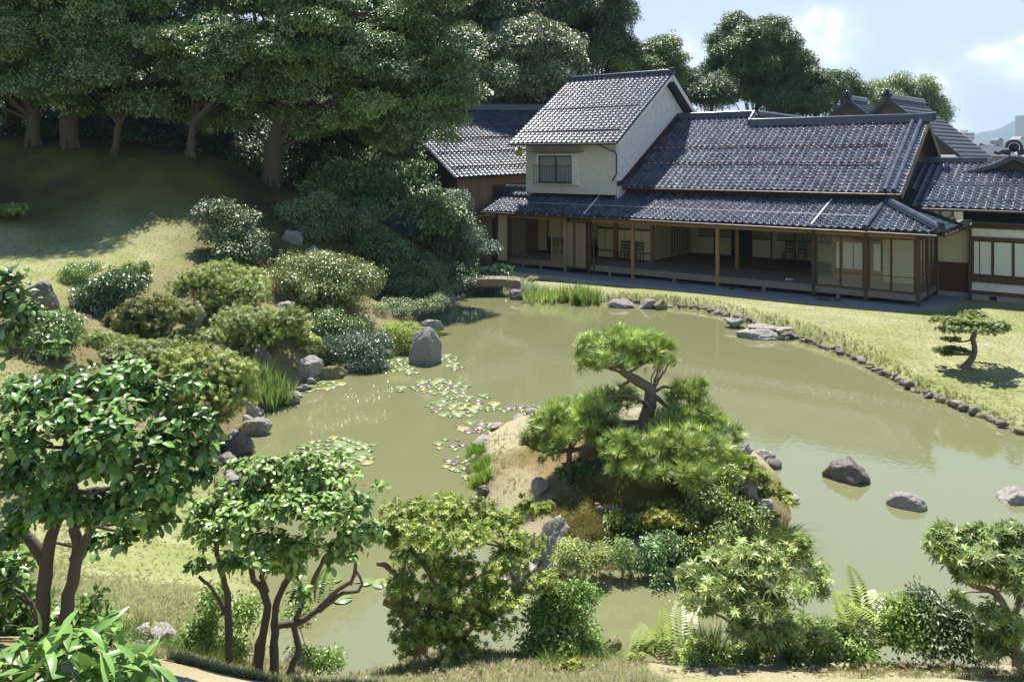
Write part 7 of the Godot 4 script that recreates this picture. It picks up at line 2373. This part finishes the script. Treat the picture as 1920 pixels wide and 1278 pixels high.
func _ready() -> void:
	rng.seed = 20240817
	fn.seed = 5
	fn.frequency = 0.02
	fn.fractal_octaves = 4
	# camera, sky, sun
	var cam := Camera3D.new()
	cam.name = "camera"
	add_child(cam)
	cam.position = EYE
	cam.projection = Camera3D.PROJECTION_FRUSTUM
	cam.keep_aspect = Camera3D.KEEP_HEIGHT
	cam.near = 0.1
	cam.far = 6000.0
	cam.size = 0.1 * 1278.0 / 1540.0
	cam.frustum_offset = Vector2(0.0, -0.1 * 337.0 / 1540.0)
	cam.current = true
	var env := Environment.new()
	env.background_mode = Environment.BG_SKY
	var sky := Sky.new()
	sky.sky_material = make_sky()
	env.sky = sky
	env.background_energy_multiplier = 1.0
	env.ambient_light_source = Environment.AMBIENT_SOURCE_SKY
	env.tonemap_mode = Environment.TONE_MAPPER_LINEAR
	env.tonemap_exposure = 2.1
	env.fog_enabled = true
	env.fog_density = 0.00022
	env.fog_light_color = Color(0.74, 0.85, 0.96)
	env.sdfgi_enabled = true
	env.ssao_enabled = true
	env.ssil_enabled = true
	var we := WorldEnvironment.new()
	we.name = "world"
	we.environment = env
	add_child(we)
	var sun := DirectionalLight3D.new()
	sun.name = "sun"
	sun.light_color = Color(1.0, 0.98, 0.945)
	sun.light_energy = 1.6
	sun.light_angular_distance = 0.5
	sun.shadow_enabled = true
	add_child(sun)
	sun.look_at_from_position(Vector3(-0.04, 0.905, -0.425) * 50.0, Vector3.ZERO)
	materials()
	for i in 4:
		tile_meshes.append(make_tile(60 + i))
	cap_mesh = half_tube(0.085, 0.285)
	# the lie of the land
	shore = smooth(PackedVector2Array([Vector2(9.99,-14.80), Vector2(9.85,-15.80), Vector2(9.53,-16.32), Vector2(9.32,-17.50), Vector2(9.04,-18.82), Vector2(9.03,-21.06), Vector2(8.79,-22.55), Vector2(8.38,-23.91), Vector2(7.97,-25.04), Vector2(7.58,-26.54), Vector2(7.18,-27.65), Vector2(6.39,-28.95), Vector2(5.36,-29.49), Vector2(4.31,-30.16), Vector2(3.04,-30.16), Vector2(1.79,-30.62), Vector2(0.61,-31.35), Vector2(0.00,-32.23), Vector2(-0.76,-33.31), Vector2(-1.48,-32.50), Vector2(-2.00,-30.86), Vector2(-2.49,-29.49), Vector2(-3.41,-27.65), Vector2(-4.16,-26.72), Vector2(-3.63,-25.44), Vector2(-2.67,-25.68), Vector2(-2.48,-24.65), Vector2(-2.71,-22.55), Vector2(-3.13,-21.93), Vector2(-3.56,-21.06), Vector2(-3.93,-20.16), Vector2(-4.23,-19.76), Vector2(-4.71,-19.32), Vector2(-4.70,-18.09), Vector2(-5.05,-17.27), Vector2(-5.21,-16.73), Vector2(-5.19,-15.83), Vector2(-5.17,-15.02), Vector2(-4.87,-14.02), Vector2(-4.28,-12.68), Vector2(-3.58,-11.25), Vector2(-3.02,-10.10), Vector2(-2.62,-9.07), Vector2(-2.25,-8.06), Vector2(-1.73,-7.82), Vector2(-1.14,-7.98), Vector2(-0.56,-7.90), Vector2(0.20,-7.70), Vector2(1.19,-7.63), Vector2(2.68,-7.63), Vector2(4.66,-7.63), Vector2(6.04,-7.82), Vector2(7.71,-8.87), Vector2(9.55,-11.41), Vector2(10.20,-13.54)]), 2)
	isle = smooth(PackedVector2Array([Vector2(0.66,-16.83), Vector2(0.11,-16.48), Vector2(-0.36,-15.89), Vector2(-0.64,-15.08), Vector2(-0.68,-14.02), Vector2(-0.62,-13.20), Vector2(-0.45,-12.48), Vector2(0.00,-11.66), Vector2(0.17,-10.64), Vector2(0.54,-10.39), Vector2(0.94,-10.34), Vector2(1.48,-10.34), Vector2(2.02,-10.37), Vector2(2.59,-10.50), Vector2(3.22,-10.79), Vector2(3.82,-11.33), Vector2(4.13,-12.01), Vector2(4.41,-13.31), Vector2(4.45,-14.27), Vector2(4.25,-15.22), Vector2(3.60,-16.32), Vector2(2.65,-17.01), Vector2(1.55,-17.09)]), 2)
	tps_setup([
		Vector3(20, 0, -20), Vector3(20, 0, -30), Vector3(10, 0, -28), Vector3(0, 0.05, -34), Vector3(-2.5, 0.15, -36), Vector3(10, 0, -19), Vector3(14, 0, -14), Vector3(6, 0, -23), Vector3(32, 0, -30), Vector3(32, 0, -15), Vector3(0, 0.1, -46), Vector3(20, 0, -46), Vector3(32, 0, -50), Vector3(-6, 0.5, -44), Vector3(3, 0, -29), Vector3(0.5, 0, -31.5),
		Vector3(-4.88,-0.24,-18.80), Vector3(-4.32,-0.32,-20.80), Vector3(-3.52,-0.19,-22.60), Vector3(-3.48,0.65,-25.50), Vector3(-2.53,0.19,-30.00), Vector3(-7.27,0.79,-20.00), Vector3(-9.86,1.96,-23.00), Vector3(-12.34,2.68,-25.00), Vector3(-16.21,3.27,-26.00), Vector3(-8.91,2.09,-24.50), Vector3(-11.88,4.96,-30.00), Vector3(-17.31,5.56,-31.00), Vector3(-9.45,4.23,-32.00), Vector3(-5.84,2.32,-29.00), Vector3(-3.45,1.70,-29.50), Vector3(-2.42,0.53,-31.00), Vector3(-5.57,3.25,-33.00), Vector3(-15.43,6.14,-36.00), Vector3(-8.88,4.97,-38.00), Vector3(-4, 1.0, -40), Vector3(-24.55,5.93,-30.00), Vector3(-16.36,2.35,-20.00), Vector3(-10.60,2.07,-17.00), Vector3(-8.94,1.82,-16.00), Vector3(-7.16,1.17,-14.50), Vector3(-6.51,0.99,-15.20), Vector3(-5.61,0.38,-18.00), Vector3(-5.58,0.79,-20.00),
		Vector3(-8.10,1.56,-13.00), Vector3(-6.55,1.32,-10.50), Vector3(-5.53,0.21,-11.20), Vector3(-4.97,0.14,-13.20), Vector3(-4.29,0.40,-9.30), Vector3(-3.18,0.99,-6.90), Vector3(-2.57,2.19,-4.60), Vector3(-1.67,1.31,-5.60), Vector3(-2.59,0.85,-7.40), Vector3(-6.03,1.29,-8.00), Vector3(-0.49,0.81,-6.80), Vector3(0.17,0.96,-6.40), Vector3(1.01,0.95,-6.50), Vector3(2.24,1.06,-6.40), Vector3(3.23,1.08,-6.30), Vector3(3.85,1.06,-6.30), Vector3(4.99,1.10,-6.20), Vector3(-1.28,0.31,-7.30), Vector3(-1.73,0.12,-7.40), Vector3(-0.94,0.51,-7.20), Vector3(-1.91,0.43,-7.00),
		Vector3(0, 2.6, -3), Vector3(-5, 3, -3), Vector3(5, 2.6, -3), Vector3(0, 3.3, 0), Vector3(10, 3.2, 0), Vector3(-10, 3.8, 0), Vector3(0, 3.4, 8), Vector3(-30, 5, 6), Vector3(30, 3.0, 6), Vector3(-32, 6.5, -25), Vector3(-32, 8, -50), Vector3(-12, 6.5, -46), Vector3(-20, 7.5, -60), Vector3(18, 0.8, -7)])
	make_ground()
	town()
	main_house()
	two_storey()
	wing()
	storehouse()
	rear_houses()
	fence_and_bridge()
	pond()
	island_plants()
	niwaki()
	left_shrubs()
	camellias()
	near_bank_plants()
	trees()
	lawn_grass()
